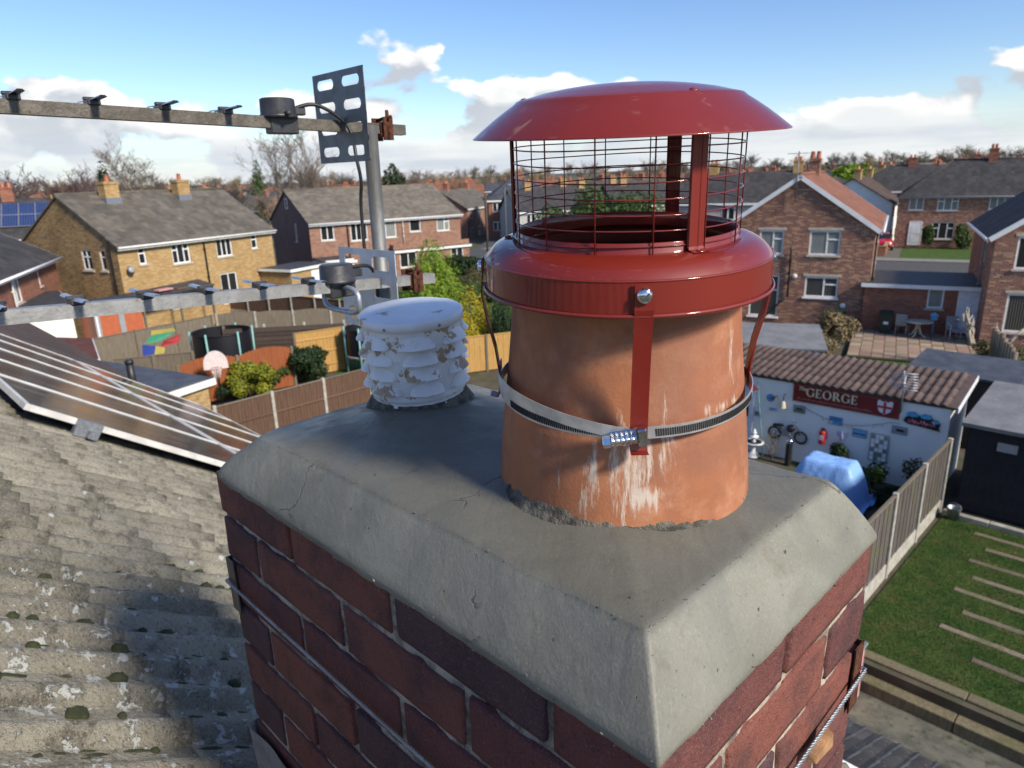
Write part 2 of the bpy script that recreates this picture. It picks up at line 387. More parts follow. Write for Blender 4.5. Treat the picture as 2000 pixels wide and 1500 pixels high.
simple('stainless', (.72, .72, .71), (.58, .58, .58), 60, .36, .05, 90, metal=.7)
simple('chrome', (.75, .75, .74), (.55, .56, .58), 30, .14, 0, metal=1)
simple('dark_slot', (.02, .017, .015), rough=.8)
simple('galvanised', (.34, .36, .38), (.24, .26, .28), 45, .5, .15, 120, metal=.75, dirt=((.17,.16,.14), 70, .58, .75))
simple('aluminium_boom', (.14, .125, .105), (.085, .075, .06), 40, .6, .2, 220, metal=.4, dirt=((.08,.065,.045), 160, .5, .72))
simple('aluminium_clean', (.36, .36, .35), (.27, .27, .26), 40, .5, .12, 220, metal=.5, dirt=((.17,.16,.14), 160, .58, .75))
simple('clip_metal', (.42, .46, .52), (.28, .31, .35), 80, .4, .1, metal=.5)
simple('grey_plate', (.17, .18, .19), (.12, .125, .13), 30, .5, .08, metal=.6, dirt=((.30,.30,.29), 60, .66, .8))
simple('light_plate', (.62, .66, .70), (.52, .55, .58), 25, .45, .06, metal=.3)
simple('mast_steel', (.22, .225, .22), (.13, .13, .12), 22, .55, .12, metal=.6, dirt=((.11,.095,.07), 60, .55, .75), st=(1,1,.3))
simple('black_plastic', (.022, .023, .026), (.05, .05, .055), 30, .42, .1, 100)
simple('black_rubber', (.016, .016, .017), rough=.5)
simple('rust', (.15, .045, .018), (.05, .02, .012), 120, .9, .6, 200, metal=.2)
simple('lead_sheet', (.25, .27, .31), (.17, .185, .215), 30, .55, .25, 40, metal=.4)
simple('weathered_wood', (.40, .22, .10), (.25, .13, .06), 40, .85, .3, 120)

m, nt = new_mat('vent_paint')
col = nt.mix(nt.ss(nt.noise(nt.obj, 18, 6, .6), .35, .7), (.78, .78, .76), (.66, .66, .64))
pe = nt.ss(nt.m('ADD', nt.noise(nt.obj, 30, 8, .6, .4), nt.m('MULTIPLY', nt.rnd, .05)), .58, .60); col = nt.mix(pe, col, nt.mix(nt.noise(nt.obj, 160, 5), (.33, .22, .13), (.46, .34, .22)))
di = nt.ss(nt.noise(nt.obj, 160, 6, .7), .66, .74); col = nt.mix(nt.m('MULTIPLY', di, .8), col, (.10, .09, .07))
setb(nt, Base_Color=col, Roughness=.5, Specular_IOR_Level=.5)
setb(nt, Normal=nt.bump(nt.m('ADD', nt.m('MULTIPLY', pe, -.7), nt.m('MULTIPLY', nt.noise(nt.obj, 120, 6), .5)), .5, .003)); MT['vent_paint'] = m
m, nt = new_mat('vent_lid_paint')
col = nt.mix(nt.ss(nt.noise(nt.obj, 14, 6, .6), .35, .7), (.78, .79, .79), (.70, .71, .71))
pe = nt.ss(nt.noise(nt.obj, 26, 8, .6, .4), .655, .67); col = nt.mix(pe, col, (.40, .30, .20))
di = nt.ss(nt.noise(nt.obj, 120, 5, .7), .70, .76); col = nt.mix(nt.m('MULTIPLY', di, .8), col, (.10, .09, .07))
setb(nt, Base_Color=col, Roughness=.36, Specular_IOR_Level=.5, Normal=nt.bump(nt.noise(nt.obj, 30, 5), .12, .003)); MT['vent_lid_paint'] = m

m, nt = new_mat('roof_concrete_tile')
col = nt.mix(nt.ss(nt.noise(nt.pos, 4, 7, .6), .3, .7), (.255, .235, .18), (.345, .32, .255))
k = nt.m('ADD', nt.m('MULTIPLY', nt.rnd, .4), .8); col = nt.mix(1, col, nt.comb(k, k, k), 'MULTIPLY')
dk = nt.ss(nt.noise(nt.pos, 14, 8, .7), .48, .70); col = nt.mix(nt.m('MULTIPLY', dk, .75), col, (.055, .05, .038))
gn = nt.ss(nt.noise(nt.pos, 5.5, 8, .65), .56, .74); col = nt.mix(nt.m('MULTIPLY', gn, .55), col, (.075, .085, .035))
sp_ = nt.ss(nt.noise(nt.pos, 190, 4, .75), .53, .62); col = nt.mix(nt.m('MULTIPLY', sp_, .6), col, (.46, .42, .33)); col = nt.mix(nt.m('MULTIPLY', nt.ss(nt.noise(nt.pos, 100, 5, .75), .54, .64), .65), col, (.05, .045, .035))
# lichen: pale crusty patches, thicker on the older tiles next to the stack
px, py, pz = nt.xyz(nt.pos)
dist = nt.n('ShaderNodeVectorMath', {'operation': 'DISTANCE'}, i0=nt.pos, i1=(-.75, .75, 6.7)).outputs['Value']
near = nt.m('SUBTRACT', 1, nt.ss(dist, .5, 1.9))
li = nt.noise(nt.pos, 24, 9, .72, .3)
lm = nt.ss(nt.m('ADD', li, nt.m('MULTIPLY', near, .10)), .645, .685)
vor = nt.voro(nt.pos, 10); lm2 = nt.m('MULTIPLY', nt.ss(nt.m('ADD', vor, nt.m('MULTIPLY', nt.noise(nt.pos, 45, 6), .25)), .25, .22), nt.ss(nt.noise(nt.pos, 3.1, 3), .44, .52))
lm = nt.m('MAXIMUM', lm, lm2)
lc = nt.mix(nt.noise(nt.pos, 70, 6, .7), (.45, .48, .45), (.75, .75, .68))
col = nt.mix(nt.m('MULTIPLY', lm, .9), col, lc)
setb(nt, Base_Color=col, Roughness=.93, Specular_IOR_Level=.25)
h = nt.m('ADD', nt.m('ADD', nt.noise(nt.pos, 45, 8, .7), nt.m('MULTIPLY', nt.noise(nt.pos, 260, 4, .7), .5)), nt.m('MULTIPLY', lm, .35))
setb(nt, Normal=nt.bump(h, 1.0, .016)); MT['roof_concrete_tile'] = m
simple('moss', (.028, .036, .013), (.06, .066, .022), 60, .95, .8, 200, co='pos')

m, nt = new_mat('solar_glass')
x, y, z = nt.xyz(nt.obj)
gx = nt.ss(nt.m('ABSOLUTE', nt.m('SUBTRACT', nt.m('FRACT', nt.m('DIVIDE', x, .182)), .5)), .482, .49)
gy = nt.ss(nt.m('ABSOLUTE', nt.m('SUBTRACT', nt.m('FRACT', nt.m('DIVIDE', y, .091)), .5)), .47, .485)
col = nt.mix(nt.m('MULTIPLY', nt.m('MAXIMUM', gx, gy), .35), (.012, .012, .028), (.10, .10, .12))
dust = nt.ss(nt.noise(nt.scale(nt.obj, (1, .35, 1)), 4, 7, .6), .4, .7); col = nt.mix(nt.m('MULTIPLY', dust, .22), col, (.16, .13, .12))
setb(nt, Base_Color=col, Roughness=nt.m('ADD', .12, nt.m('MULTIPLY', dust, .1)), Specular_IOR_Level=.5); MT['solar_glass'] = m
simple('white_frame', (.62, .61, .57), (.50, .49, .46), 8, .45, 0, dirt=((.25,.25,.18), 20, .62, .8))
simple('verge_pink', (.42, .235, .165), (.33, .19, .14), 5, .85, .3, 60, rv=.12)

# --- buildings
brickwall('yellow_brick', (0.493, 0.315, 0.121), (0.378, 0.226, 0.079), (0.378, 0.294, 0.179), .5, (.62, .55, .45), third=(0.546, 0.389, 0.189))
brickwall('yellow_brick_gable', (0.442, 0.293, 0.124), (0.299, 0.182, 0.072), (0.351, 0.273, 0.169), .7, (.5, .45, .38), third=(0.169, 0.111, 0.065))
brickwall('red_brick', (0.319, 0.131, 0.077), (0.188, 0.077, 0.056), (0.375, 0.312, 0.250), .4, (.6, .55, .5), third=(0.413, 0.206, 0.125))
brickwall('purple_brick', (.23, .125, .105), (.165, .09, .085), (.24, .20, .175), .4, (.6, .55, .5))
brickwall('brown_brick', (0.341, 0.143, 0.090), (0.178, 0.081, 0.065), (0.372, 0.295, 0.240), .4, (.55, .5, .45), third=(0.542, 0.310, 0.178))
brickwall('old_red_brick', (0.408, 0.138, 0.066), (0.288, 0.096, 0.060), (0.348, 0.240, 0.180), .5, (.45, .42, .4), third=(0.192, 0.072, 0.060))
tileroof('grey_brown_roof', (.085, .075, .062), (.135, .12, .098), (.19, .165, .10), mossamt=(.56, .75))
tileroof('warm_grey_roof', (.125, .11, .088), (.165, .145, .115), (.08, .07, .06))
tileroof('dark_roof', (.035, .034, .036), (.058, .054, .054), (.12, .12, .095), mossamt=(.6, .8))
tileroof('slate_blue_roof', (.045, .05, .062), (.07, .075, .09))
tileroof('terracotta_roof', (.22, .095, .058), (.18, .075, .048), (.15, .08, .055))
tileroof('brown_roof', (.085, .058, .045), (.065, .045, .037))
tileroof('red_felt_roof', (.12, .042, .032), (.085, .033, .028))
simple('black_felt', (.030, .031, .034), (.055, .056, .06), 3, .62, .3, 60, dirt=((.12,.125,.12), 6, .62, .8))
simple('blue_felt', (.045, .052, .066), (.075, .085, .10), 2.5, .6, .3, 60, dirt=((.13,.14,.15), 4, .6, .8))
simple('grey_felt', (.19, .195, .20), (.14, .145, .15), 2, .8, .3, 50, dirt=((.24,.25,.23), 9, .55, .75))
simple('upvc', (.80, .80, .79), (.72, .72, .70), 3, .4)
simple('white_paint', (.76, .75, .71), (.68, .67, .62), 3, .6, .1, 30)
simple('stone_sill', (.50, .45, .37), (.38, .34, .28), 8, .85, .2)
simple('black_pipe', (.018, .018, .02), rough=.45)
simple('white_pipe', (.70, .70, .68), rough=.45)
simple('render_cream', (.86, .85, .79), (.80, .79, .73), 1.6, .9, .25, 40, dirt=((.36,.38,.28), 2.4, .60, .85))
simple('render_grey', (.42, .41, .38), (.36, .35, .33), 2, .9, .2, 40)
m, nt = new_mat('window_glass'); setb(nt, Base_Color=(.018, .02, .022), Roughness=.04, Specular_IOR_Level=.7); MT['window_glass'] = m
m, nt = new_mat('net_curtain_glass')
f = nt.noise(nt.scale(nt.uv, (1, .06, 1)), 26, 4); setb(nt, Base_Color=nt.mix(f, (.13, .145, .14), (.30, .32, .30)), Roughness=.05, Specular_IOR_Level=.6); MT['net_curtain_glass'] = m
m, nt = new_mat('blind_glass')
f = nt.ss(nt.m('SINE', nt.m('MULTIPLY', nt.xyz(nt.uv)[0], 70)), -.2, .3); setb(nt, Base_Color=nt.mix(f, (.02, .02, .02), (.12, .115, .10)), Roughness=.05); MT['blind_glass'] = m
m, nt = new_mat('pv_blue')
vx, vy, _ = nt.xyz(nt.obj)
g = nt.m('MAXIMUM', nt.ss(nt.m('ABSOLUTE', nt.m('SUBTRACT', nt.m('FRACT', nt.m('DIVIDE', vx, .16)), .5)), .44, .48), 0)
setb(nt, Base_Color=nt.mix(g, (.016, .035, .12), (.22, .25, .3)), Roughness=.15); MT['pv_blue'] = m

# --- gardens
m, nt = new_mat('lawn')
col = nt.mix(nt.ss(nt.noise(nt.pos, 1.4, 8, .65), .3, .7), (.036, .085, .016), (.062, .12, .022))
f = nt.ss(nt.noise(nt.pos, 2.2, 8, .75), .45, .66); col = nt.mix(nt.m('MULTIPLY', f, .7), col, (.12, .115, .04))
setb(nt, Base_Color=col, Roughness=.9, Specular_IOR_Level=.2, Normal=nt.bump(nt.noise(nt.pos, 70, 6, .8), 1, .03)); MT['lawn'] = m
m, nt = new_mat('grass_blade')
col = nt.mix(nt.ss(nt.noise(nt.pos, 1.7, 6, .75), .36, .64), (.024, .066, .012), (.12, .14, .04)); setb(nt, Base_Color=col, Roughness=.7, Specular_IOR_Level=.3); MT['grass_blade'] = m
simple('earth', (.07, .055, .035), (.10, .085, .055), 2, .95, .5, 30, co='pos', dirt=((.045,.06,.025), 1.2, .45, .65))
m, nt = new_mat('far_ground')
col = nt.mix(nt.ss(nt.noise(nt.pos, .05, 8, .7), .35, .65), (.055, .068, .026), (.10, .085, .05))
setb(nt, Base_Color=col, Roughness=.95, Normal=nt.bump(nt.noise(nt.pos, 2, 8), .4, .1)); MT['far_ground'] = m
simple('concrete_old', (.145, .14, .105), (.085, .085, .065), 3.5, .92, .4, 60, co='pos', dirt=((.045,.055,.03), 8, .5, .7))
simple('concrete_pale', (.42, .40, .34), (.30, .285, .24), 6, .9, .3, 40, dirt=((.15,.16,.09), 7, .58, .8))
simple('asphalt', (.055, .055, .055), (.075, .073, .07), 3, .9, .3, 90, co='pos')
simple('pavement', (.22, .21, .19), (.17, .165, .15), 2, .9, .2, 30, co='pos')
simple('slab_pink', (.30, .185, .145), (.23, .15, .12), 4, .9, .2, rv=.2)
simple('slab_buff', (.32, .27, .175), (.26, .22, .15), 4, .9, .2, rv=.2)
def wood(name, c1, c2, green=None, rv=.15, rough=.9):
    m, nt = new_mat(name)
    v = nt.scale(nt.pos, (9, 9, .9)); f = nt.noise(v, 3, 8, .7)
    col = nt.mix(nt.ss(f, .3, .7), c1, c2)
    k = nt.m('ADD', nt.m('MULTIPLY', nt.rnd, rv*2), 1-rv); col = nt.mix(1, col, nt.comb(k, k, k), 'MULTIPLY')
    if green: col = nt.mix(nt.m('MULTIPLY', nt.ss(nt.noise(nt.pos, 1.7, 7, .7), .48, .7), .75), col, green)
    setb(nt, Base_Color=col, Roughness=rough, Specular_IOR_Level=.25, Normal=nt.bump(f, .4, .006)); MT[name] = m
wood('fence_grey', (.15, .13, .115), (.085, .075, .068), (.13, .13, .06))
wood('fence_brown', (.15, .088, .058), (.10, .058, .040))
wood('fence_orange', (.34, .11, .04), (.24, .075, .03))
wood('fence_yellow', (.50, .30, .10), (.38, .22, .07))
wood('fence_dark', (.075, .055, .045), (.05, .038, .033))
wood('fence_weathered', (.20, .17, .125), (.13, .105, .08))
wood('sleeper_wood', (.21, .18, .11), (.11, .095, .06), (.10, .105, .045))
wood('plank_wood', (.23, .19, .135), (.12, .10, .07), (.07, .09, .035), .3)
wood('shed_black', (.014, .015, .020), (.024, .025, .031), rv=.1, rough=.75)
m, nt = new_mat('blue_tarp')
f = nt.noise(nt.obj, 3, 6, .6); setb(nt, Base_Color=nt.mix(f, (.22, .42, .80), (.27, .48, .85)), Roughness=.42, Normal=nt.bump(nt.noise(nt.obj, 9, 6, .6), .5, .03)); MT['blue_tarp'] = m
for nm, c in {'sign_red': (.20, .012, .012), 'letter_cream': (.68, .60, .42), 'letter_dark': (.02, .012, .01), 'cross_red': (.55, .02, .03), 'paint_black': (.015, .015, .016), 'paint_white': (.78, .78, .77),
              'paint_blue': (.05, .20, .50), 'sky_pic': (.16, .42, .66), 'pic_green': (.16, .22, .12), 'fire_red': (.50, .02, .02), 'pink': (.75, .25, .35), 'glasses_blue': (.06, .38, .60), 'yellow_plastic': (.75, .55, .05),
              'teal': (.22, .45, .42), 'net_black': (.008, .008, .012), 'bin_green': (.012, .030, .022), 'bin_blue': (.03, .08, .28), 'car_red': (.55, .015, .03), 'tyre': (.02, .02, .02), 'kite_red': (.50, .07, .07), 'kite_green': (.07, .34, .20), 'kite_yellow': (.55, .46, .12), 'kite_blue': (.04, .07, .34),
              'door_paint': (.70, .74, .80), 'metal_grey': (.30, .31, .32), 'terracotta_brick': (.42, .13, .06), 'orange_panel': (.45, .12, .05), 'lavender': (.55, .50, .66), 'backboard': (.72, .62, .60), 'insulation_pink': (.60, .30, .30)}.items():
    simple(nm, c, tuple(x*.85 for x in c), 5, .5)
simple('bark', (.10, .08, .06), (.06, .048, .038), 8, .95, .5, 30)
simple('birch_bark', (.34, .30, .25), (.20, .17, .14), 6, .9, .3)
simple('twig_brown', (.17, .135, .10), (.13, .10, .08), 1, .95, rv=.25)
simple('twig_red', (.16, .10, .09), (.12, .08, .072), 1, .95, rv=.2)
simple('twig_olive', (.25, .20, .115), (.18, .145, .085), 1, .95, rv=.25)
simple('driftwood', (.50, .42, .33), (.36, .30, .23), 10, .9, .4)
def leafm(name, a, b):
    m, nt = new_mat(name)
    f = nt.noise(nt.pos, 2.6, 6, .7); col = nt.mix(nt.ss(f, .3, .7), a, b)
    setb(nt, Base_Color=col, Roughness=.6, Specular_IOR_Level=.3)
    tr = nt.n('ShaderNodeBsdfTranslucent', Color=col); ms = nt.n('ShaderNodeMixShader', i0=.25)
    nt.t.links.new(nt.b.outputs[0], ms.inputs[1]); nt.t.links.new(tr.outputs[0], ms.inputs[2]); nt.t.links.new(ms.outputs[0], nt.out.inputs[0]); MT[name] = m
leafm('leaf_lime', (.13, .23, .018), (.23, .31, .03)); leafm('leaf_gold', (.46, .36, .02), (.36, .31, .03)); leafm('leaf_dark', (.016, .038, .012), (.03, .055, .018))
leafm('leaf_mid', (.045, .085, .018), (.07, .11, .03)); leafm('leaf_olive', (.08, .085, .03), (.12, .11, .045)); leafm('leaf_yellowgreen', (.28, .28, .02), (.16, .20, .025)); leafm('leaf_yellow', (.50, .42, .02), (.40, .34, .02)); leafm('leaf_straw', (.26, .20, .10), (.17, .13, .07)); leafm('leaf_red', (.20, .05, .03), (.13, .05, .03))
# ================================================================== our own roof
AL = R_(34); CA, SA = math.cos(AL), math.sin(AL)
ZR = ZT-.75                                  # roof height at the up-slope face of the stack (y = 0)
def roofz(y): return ZR-math.tan(AL)*y
EAVE_Y = 3.05; RIDGE_Y = -1.25; VERGE_X = -10.9; END_X = 1.6
house = fthing('house', 'own house with weathered ribbed concrete roof tiles beside the chimney', 'house', 0, 0, 0)
b = MB()
b.box(VERGE_X, END_X, RIDGE_Y*2-EAVE_Y+.25, EAVE_Y-.25, -.4, roofz(EAVE_Y)-.2)
b.build('wall', brickwall('own_brick', (.22, .08, .055), (.14, .055, .045), (.3, .26, .2)), house)
roof = MB().slab((VERGE_X, RIDGE_Y, roofz(RIDGE_Y)-.035), (VERGE_X, EAVE_Y-.06, roofz(EAVE_Y-.06)-.035), (END_X, EAVE_Y-.06, roofz(EAVE_Y-.06)-.035), (END_X, RIDGE_Y, roofz(RIDGE_Y)-.035), .05)
yb = RIDGE_Y*2-EAVE_Y
roof.slab((VERGE_X, RIDGE_Y, roofz(RIDGE_Y)-.035), (END_X, RIDGE_Y, roofz(RIDGE_Y)-.035), (END_X, yb, roofz(EAVE_Y)-.035), (VERGE_X, yb, roofz(EAVE_Y)-.035), .05)
roof = roof.build('roof', MT['roof_concrete_tile'], house)
# ribbed tile, cover width .30, gauge .40
TW, TG = .30, .40
def tile_mesh(seed, nx=40, ny=5):
    g = MB(); rr = random.Random(seed); off = Vector((rr.random()*40, rr.random()*40, 0))
    top = []; Ln = TG+.05
    def prof(x):
        q = (x % .15)-.06
        return .036*(math.cos(min(1, abs(q)/.047)*math.pi)*.5+.5)**.7
    for j in range(ny+1):
        for i in range(nx+1):
            x = TW*i/nx; y = -.05+Ln*j/ny; t = j/ny
            zz = prof(x)+.012+.013*t+.003*nz(Vector((x*14, y*9, 0))+off)
            if j == ny: y += .006*nz(Vector((x*20, 3, 0))+off); zz -= .003
            top.append((x+.0015, y, zz))
    n1 = nx+1
    fs = [(j*n1+i, j*n1+i+1, (j+1)*n1+i+1, (j+1)*n1+i) for j in range(ny) for i in range(nx)]
    base = len(top)
    for i in range(n1): x, y, zz = top[ny*n1+i]; top.append((x, y-.001, zz-.021))
    fs += [(ny*n1+i, ny*n1+i+1, base+i+1, base+i) for i in range(nx)]
    g.add(top, fs, 0, True)
    me = g.mesh('tile'); me.materials.append(MT['roof_concrete_tile'])
    for p in list(me.polygons)[-nx:]: p.use_smooth = False
    return me
tmesh = [tile_mesh(i) for i in range(8)]
SL = Matrix.Translation((0, 0, ZR)) @ Matrix.Rotation(-AL, 4, 'X')      # local y runs down the slope
row0 = .297/CA-TG                         # a course edge lies at y = .297
rest = MB(); ntile = 0
cells = []
r_lo = int(math.floor((RIDGE_Y/CA-row0)/TG)); r_hi = int((EAVE_Y/CA-row0)/TG)
for r in range(r_lo, r_hi):
    for cI in range(int(VERGE_X/TW)+1, int(END_X/TW)):
        x = cI*TW; y = row0+r*TG
        yc = (y+TG/2)*CA
        inst = x < .2 and x+TW > -.9 and -.45 < yc < .52
        if -.777 < x-.0 and x+TW < .02 and .0 < y*CA and (y+TG)*CA < .44: continue
        wp = F(x+TW/2, yc, roofz(yc)); d = (wp-Vector((0, 0, H))).length
        az = math.atan2(wp.x, wp.y)
        vis = 0 if az < -.72 else 1
        if x > -.5: vis = 0
        cells.append((d+(0 if vis else 100), x, y, r, cI))
cells.sort()
for k, (d, x, y, r, cI) in enumerate(cells):
    Mloc = SL @ Matrix.Translation((x, y, 0)) @ Matrix.Rotation(rnd.uniform(-.006, .006), 4, 'Z') @ Matrix.Rotation(rnd.uniform(-.012, .012), 4, 'X')
    if k < 296:
        link('tile', tmesh[rnd.randrange(8)], roof, M=Mloc)
    else:
        me = tmesh[k % 8]
        rest.add([v.co for v in me.vertices], [tuple(p.vertices) for p in me.polygons], 0, True, Mloc)
ro = rest.build('tile_field', MT['roof_concrete_tile'], roof); ro['kind'] = 'stuff'
# pink capping tiles on the party line
cap = MB(); cap.lathe([(.125, 0), (.13, .5), (.118, .5), (.113, 0)], 12, Matrix.Rotation(-math.pi/2, 4, 'X'), a0=math.pi, a1=2*math.pi)
cap = cap.mesh('ridge_tile'); cap.materials.append(MT['verge_pink'])
for k in range(9):
    y = -.25+k*.46
    link('ridge_tile', cap, roof, M=SL @ Matrix.Translation((VERGE_X-.02, y, .03+.01*(k % 2))) @ Matrix.Rotation(R_(-1.8), 4, 'X') @ Matrix.Rotation(math.pi, 4, 'Y'))
g = MB(); g.tube([(VERGE_X-.3, EAVE_Y+.05, roofz(EAVE_Y)-.06), (END_X, EAVE_Y+.05, roofz(EAVE_Y)-.06)], .055, 8)
g.build('gutter', MT['white_pipe'], house)
# moss cushions in the tile valleys
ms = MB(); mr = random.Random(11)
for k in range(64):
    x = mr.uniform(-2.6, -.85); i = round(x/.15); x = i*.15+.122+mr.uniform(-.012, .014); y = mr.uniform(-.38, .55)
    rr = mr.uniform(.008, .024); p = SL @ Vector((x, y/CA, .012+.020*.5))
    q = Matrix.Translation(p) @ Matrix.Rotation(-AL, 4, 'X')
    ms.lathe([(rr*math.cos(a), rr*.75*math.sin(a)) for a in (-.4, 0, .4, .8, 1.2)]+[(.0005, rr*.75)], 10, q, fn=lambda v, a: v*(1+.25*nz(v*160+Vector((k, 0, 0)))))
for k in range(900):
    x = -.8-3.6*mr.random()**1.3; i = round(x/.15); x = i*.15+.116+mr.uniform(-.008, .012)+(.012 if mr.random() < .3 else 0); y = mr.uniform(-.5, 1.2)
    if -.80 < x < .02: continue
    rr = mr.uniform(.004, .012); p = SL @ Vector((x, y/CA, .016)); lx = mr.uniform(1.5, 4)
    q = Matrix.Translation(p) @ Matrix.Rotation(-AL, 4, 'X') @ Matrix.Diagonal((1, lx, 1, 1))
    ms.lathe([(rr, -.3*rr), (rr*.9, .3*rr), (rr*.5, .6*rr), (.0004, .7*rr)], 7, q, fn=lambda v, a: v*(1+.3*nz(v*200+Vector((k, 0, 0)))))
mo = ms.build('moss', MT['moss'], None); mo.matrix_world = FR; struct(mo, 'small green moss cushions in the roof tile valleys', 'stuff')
# solar panels
PWD, PLN = 1.15, 1.80
sp_lab = {}
names_c = ['nearest the chimney', 'second from the tile edge', 'third from the tile edge', 'fourth from the tile edge', 'last before the pink capping tiles']
for ci in range(5):
    for ri in range(2):
        x1 = -4.60-ci*(PWD+.02); x0 = x1-PWD; y0 = .26/CA+ri*(PLN+.025)
        lab = 'dark solar panel in silver frame, %s row, %s' % (['upper', 'lower'][ri], names_c[ci])
        t = thing('solar_panel', lab, 'solar panel', (0, 0, 0), 0, 'solar panels on the tiled roof')
        t.matrix_world = FR @ SL @ Matrix.Translation((x0, y0, .11))
        f = MB(); fw_, fh = .03, .04
        f.bbox(0, PWD, 0, fw_, 0, fh, .003); f.bbox(0, PWD, PLN-fw_, PLN, 0, fh, .003); f.bbox(0, fw_, fw_, PLN-fw_, 0, fh, .003); f.bbox(PWD-fw_, PWD, fw_, PLN-fw_, 0, fh, .003)
        f.build('frame', MT['white_frame'], t)
        MB().box(fw_, PWD-fw_, fw_, PLN-fw_, .02, .034).build('glass', MT['solar_glass'], t)
rail = fthing('mounting_rail', 'grey mounting rail end and clamp under the solar panel edge', 'rail', 0, 0, 0)
rail.matrix_world = FR @ SL
g = MB(); g.box(-10.4, -4.5, .26/CA+.36, .26/CA+.40, .065, .108); g.box(-10.4, -4.5, .26/CA+1.4, .26/CA+1.44, .065, .108); g.build('rail', MT['galvanised'], rail)
for yy in (.38, 1.42): g = MB(); g.bbox(-4.62, -4.56, .26/CA+yy-.09, .26/CA+yy+.06, .05, .155, .004); g.box(-4.66, -4.62, .26/CA+yy-.02, .26/CA+yy+.03, .01, .08); g.build('clamp', MT['galvanised'], rail)

# neighbouring half of the pair, brown roof on the same plane
nb = fthing('house', 'neighbouring house with plain brown roof beyond the solar panels', 'house', 0, 0, 0)
g = MB(); X0, X1 = -21.7, VERGE_X-.16
g.slab((X0, RIDGE_Y, roofz(RIDGE_Y)), (X0, EAVE_Y, roofz(EAVE_Y)), (X1, EAVE_Y, roofz(EAVE_Y)), (X1, RIDGE_Y, roofz(RIDGE_Y)), .06)
g.slab((X0, RIDGE_Y, roofz(RIDGE_Y)), (X1, RIDGE_Y, roofz(RIDGE_Y)), (X1, yb, roofz(EAVE_Y)), (X0, yb, roofz(EAVE_Y)), .06)
g.build('roof', MT['brown_roof'], nb)
MB().box(X0+.2, X1, yb+.3, EAVE_Y-.3, -.4, roofz(EAVE_Y)-.15).build('wall', MT['old_red_brick'], nb)
g = MB(); g.tube([(X0, EAVE_Y+.05, roofz(EAVE_Y)-.03), (X1-.1, EAVE_Y+.05, roofz(EAVE_Y)-.03)], .05, 8); g.build('gutter', MT['black_pipe'], nb)
vp = fthing('soil_pipe', 'short black soil vent pipe standing at the brown roof edge', 'pipe', -10.95, 2.62, roofz(2.62)-.1)
g = MB(); g.tube([(0, 0, 0), (0, 0, .52)], .055, 12); g.tube([(0, 0, .50), (0, 0, .56)], .062, 12); g.build('pipe', MT['black_pipe'], vp)

# lean-to roof of our house below, seen past the stack
lt = fthing('lean_to', 'dark tiled lean-to roof with gutter below the chimney', 'lean-to', -1.2, 5.6, 0)
g = MB(); g.slab((-4, -1.4, 3.25), (-4, 0, 2.6), (1.6, 0, 2.6), (1.6, -1.4, 3.25), .05); ltr = g.build('roof', MT['dark_roof'], lt)
g = MB(); g.box(-3.9, 1.5, -2.6, -.15, -.4, 2.55); g.build('wall', MT['brown_brick'], lt)
lm = tile_mesh(77); lm.materials.clear(); lm.materials.append(simple('dark_tile', (.035, .037, .04), (.065, .064, .06), 8, .7, .5, 60, rv=.3, dirt=((.13,.13,.11), 20, .6, .75)))
LS = Matrix.Translation((0, 0, 2.60)) @ Matrix.Rotation(-math.atan2(.65, 1.4), 4, 'X')
for i in range(-13, 5):
    for j in range(4):
        link('tile', lm, ltr, M=LS @ Matrix.Translation((i*.3, -.36-j*.37, .0)))
g = MB(); g.tube([(-4, .04, 2.55), (1.6, .04, 2.55)], .055, 8); g.build('gutter', MT['black_pipe'], lt)
g = MB(); g.box(-4, 1.6, -.012, .0, 2.605, 2.635); g.build('eave_trim', MT['white_pipe'], lt)

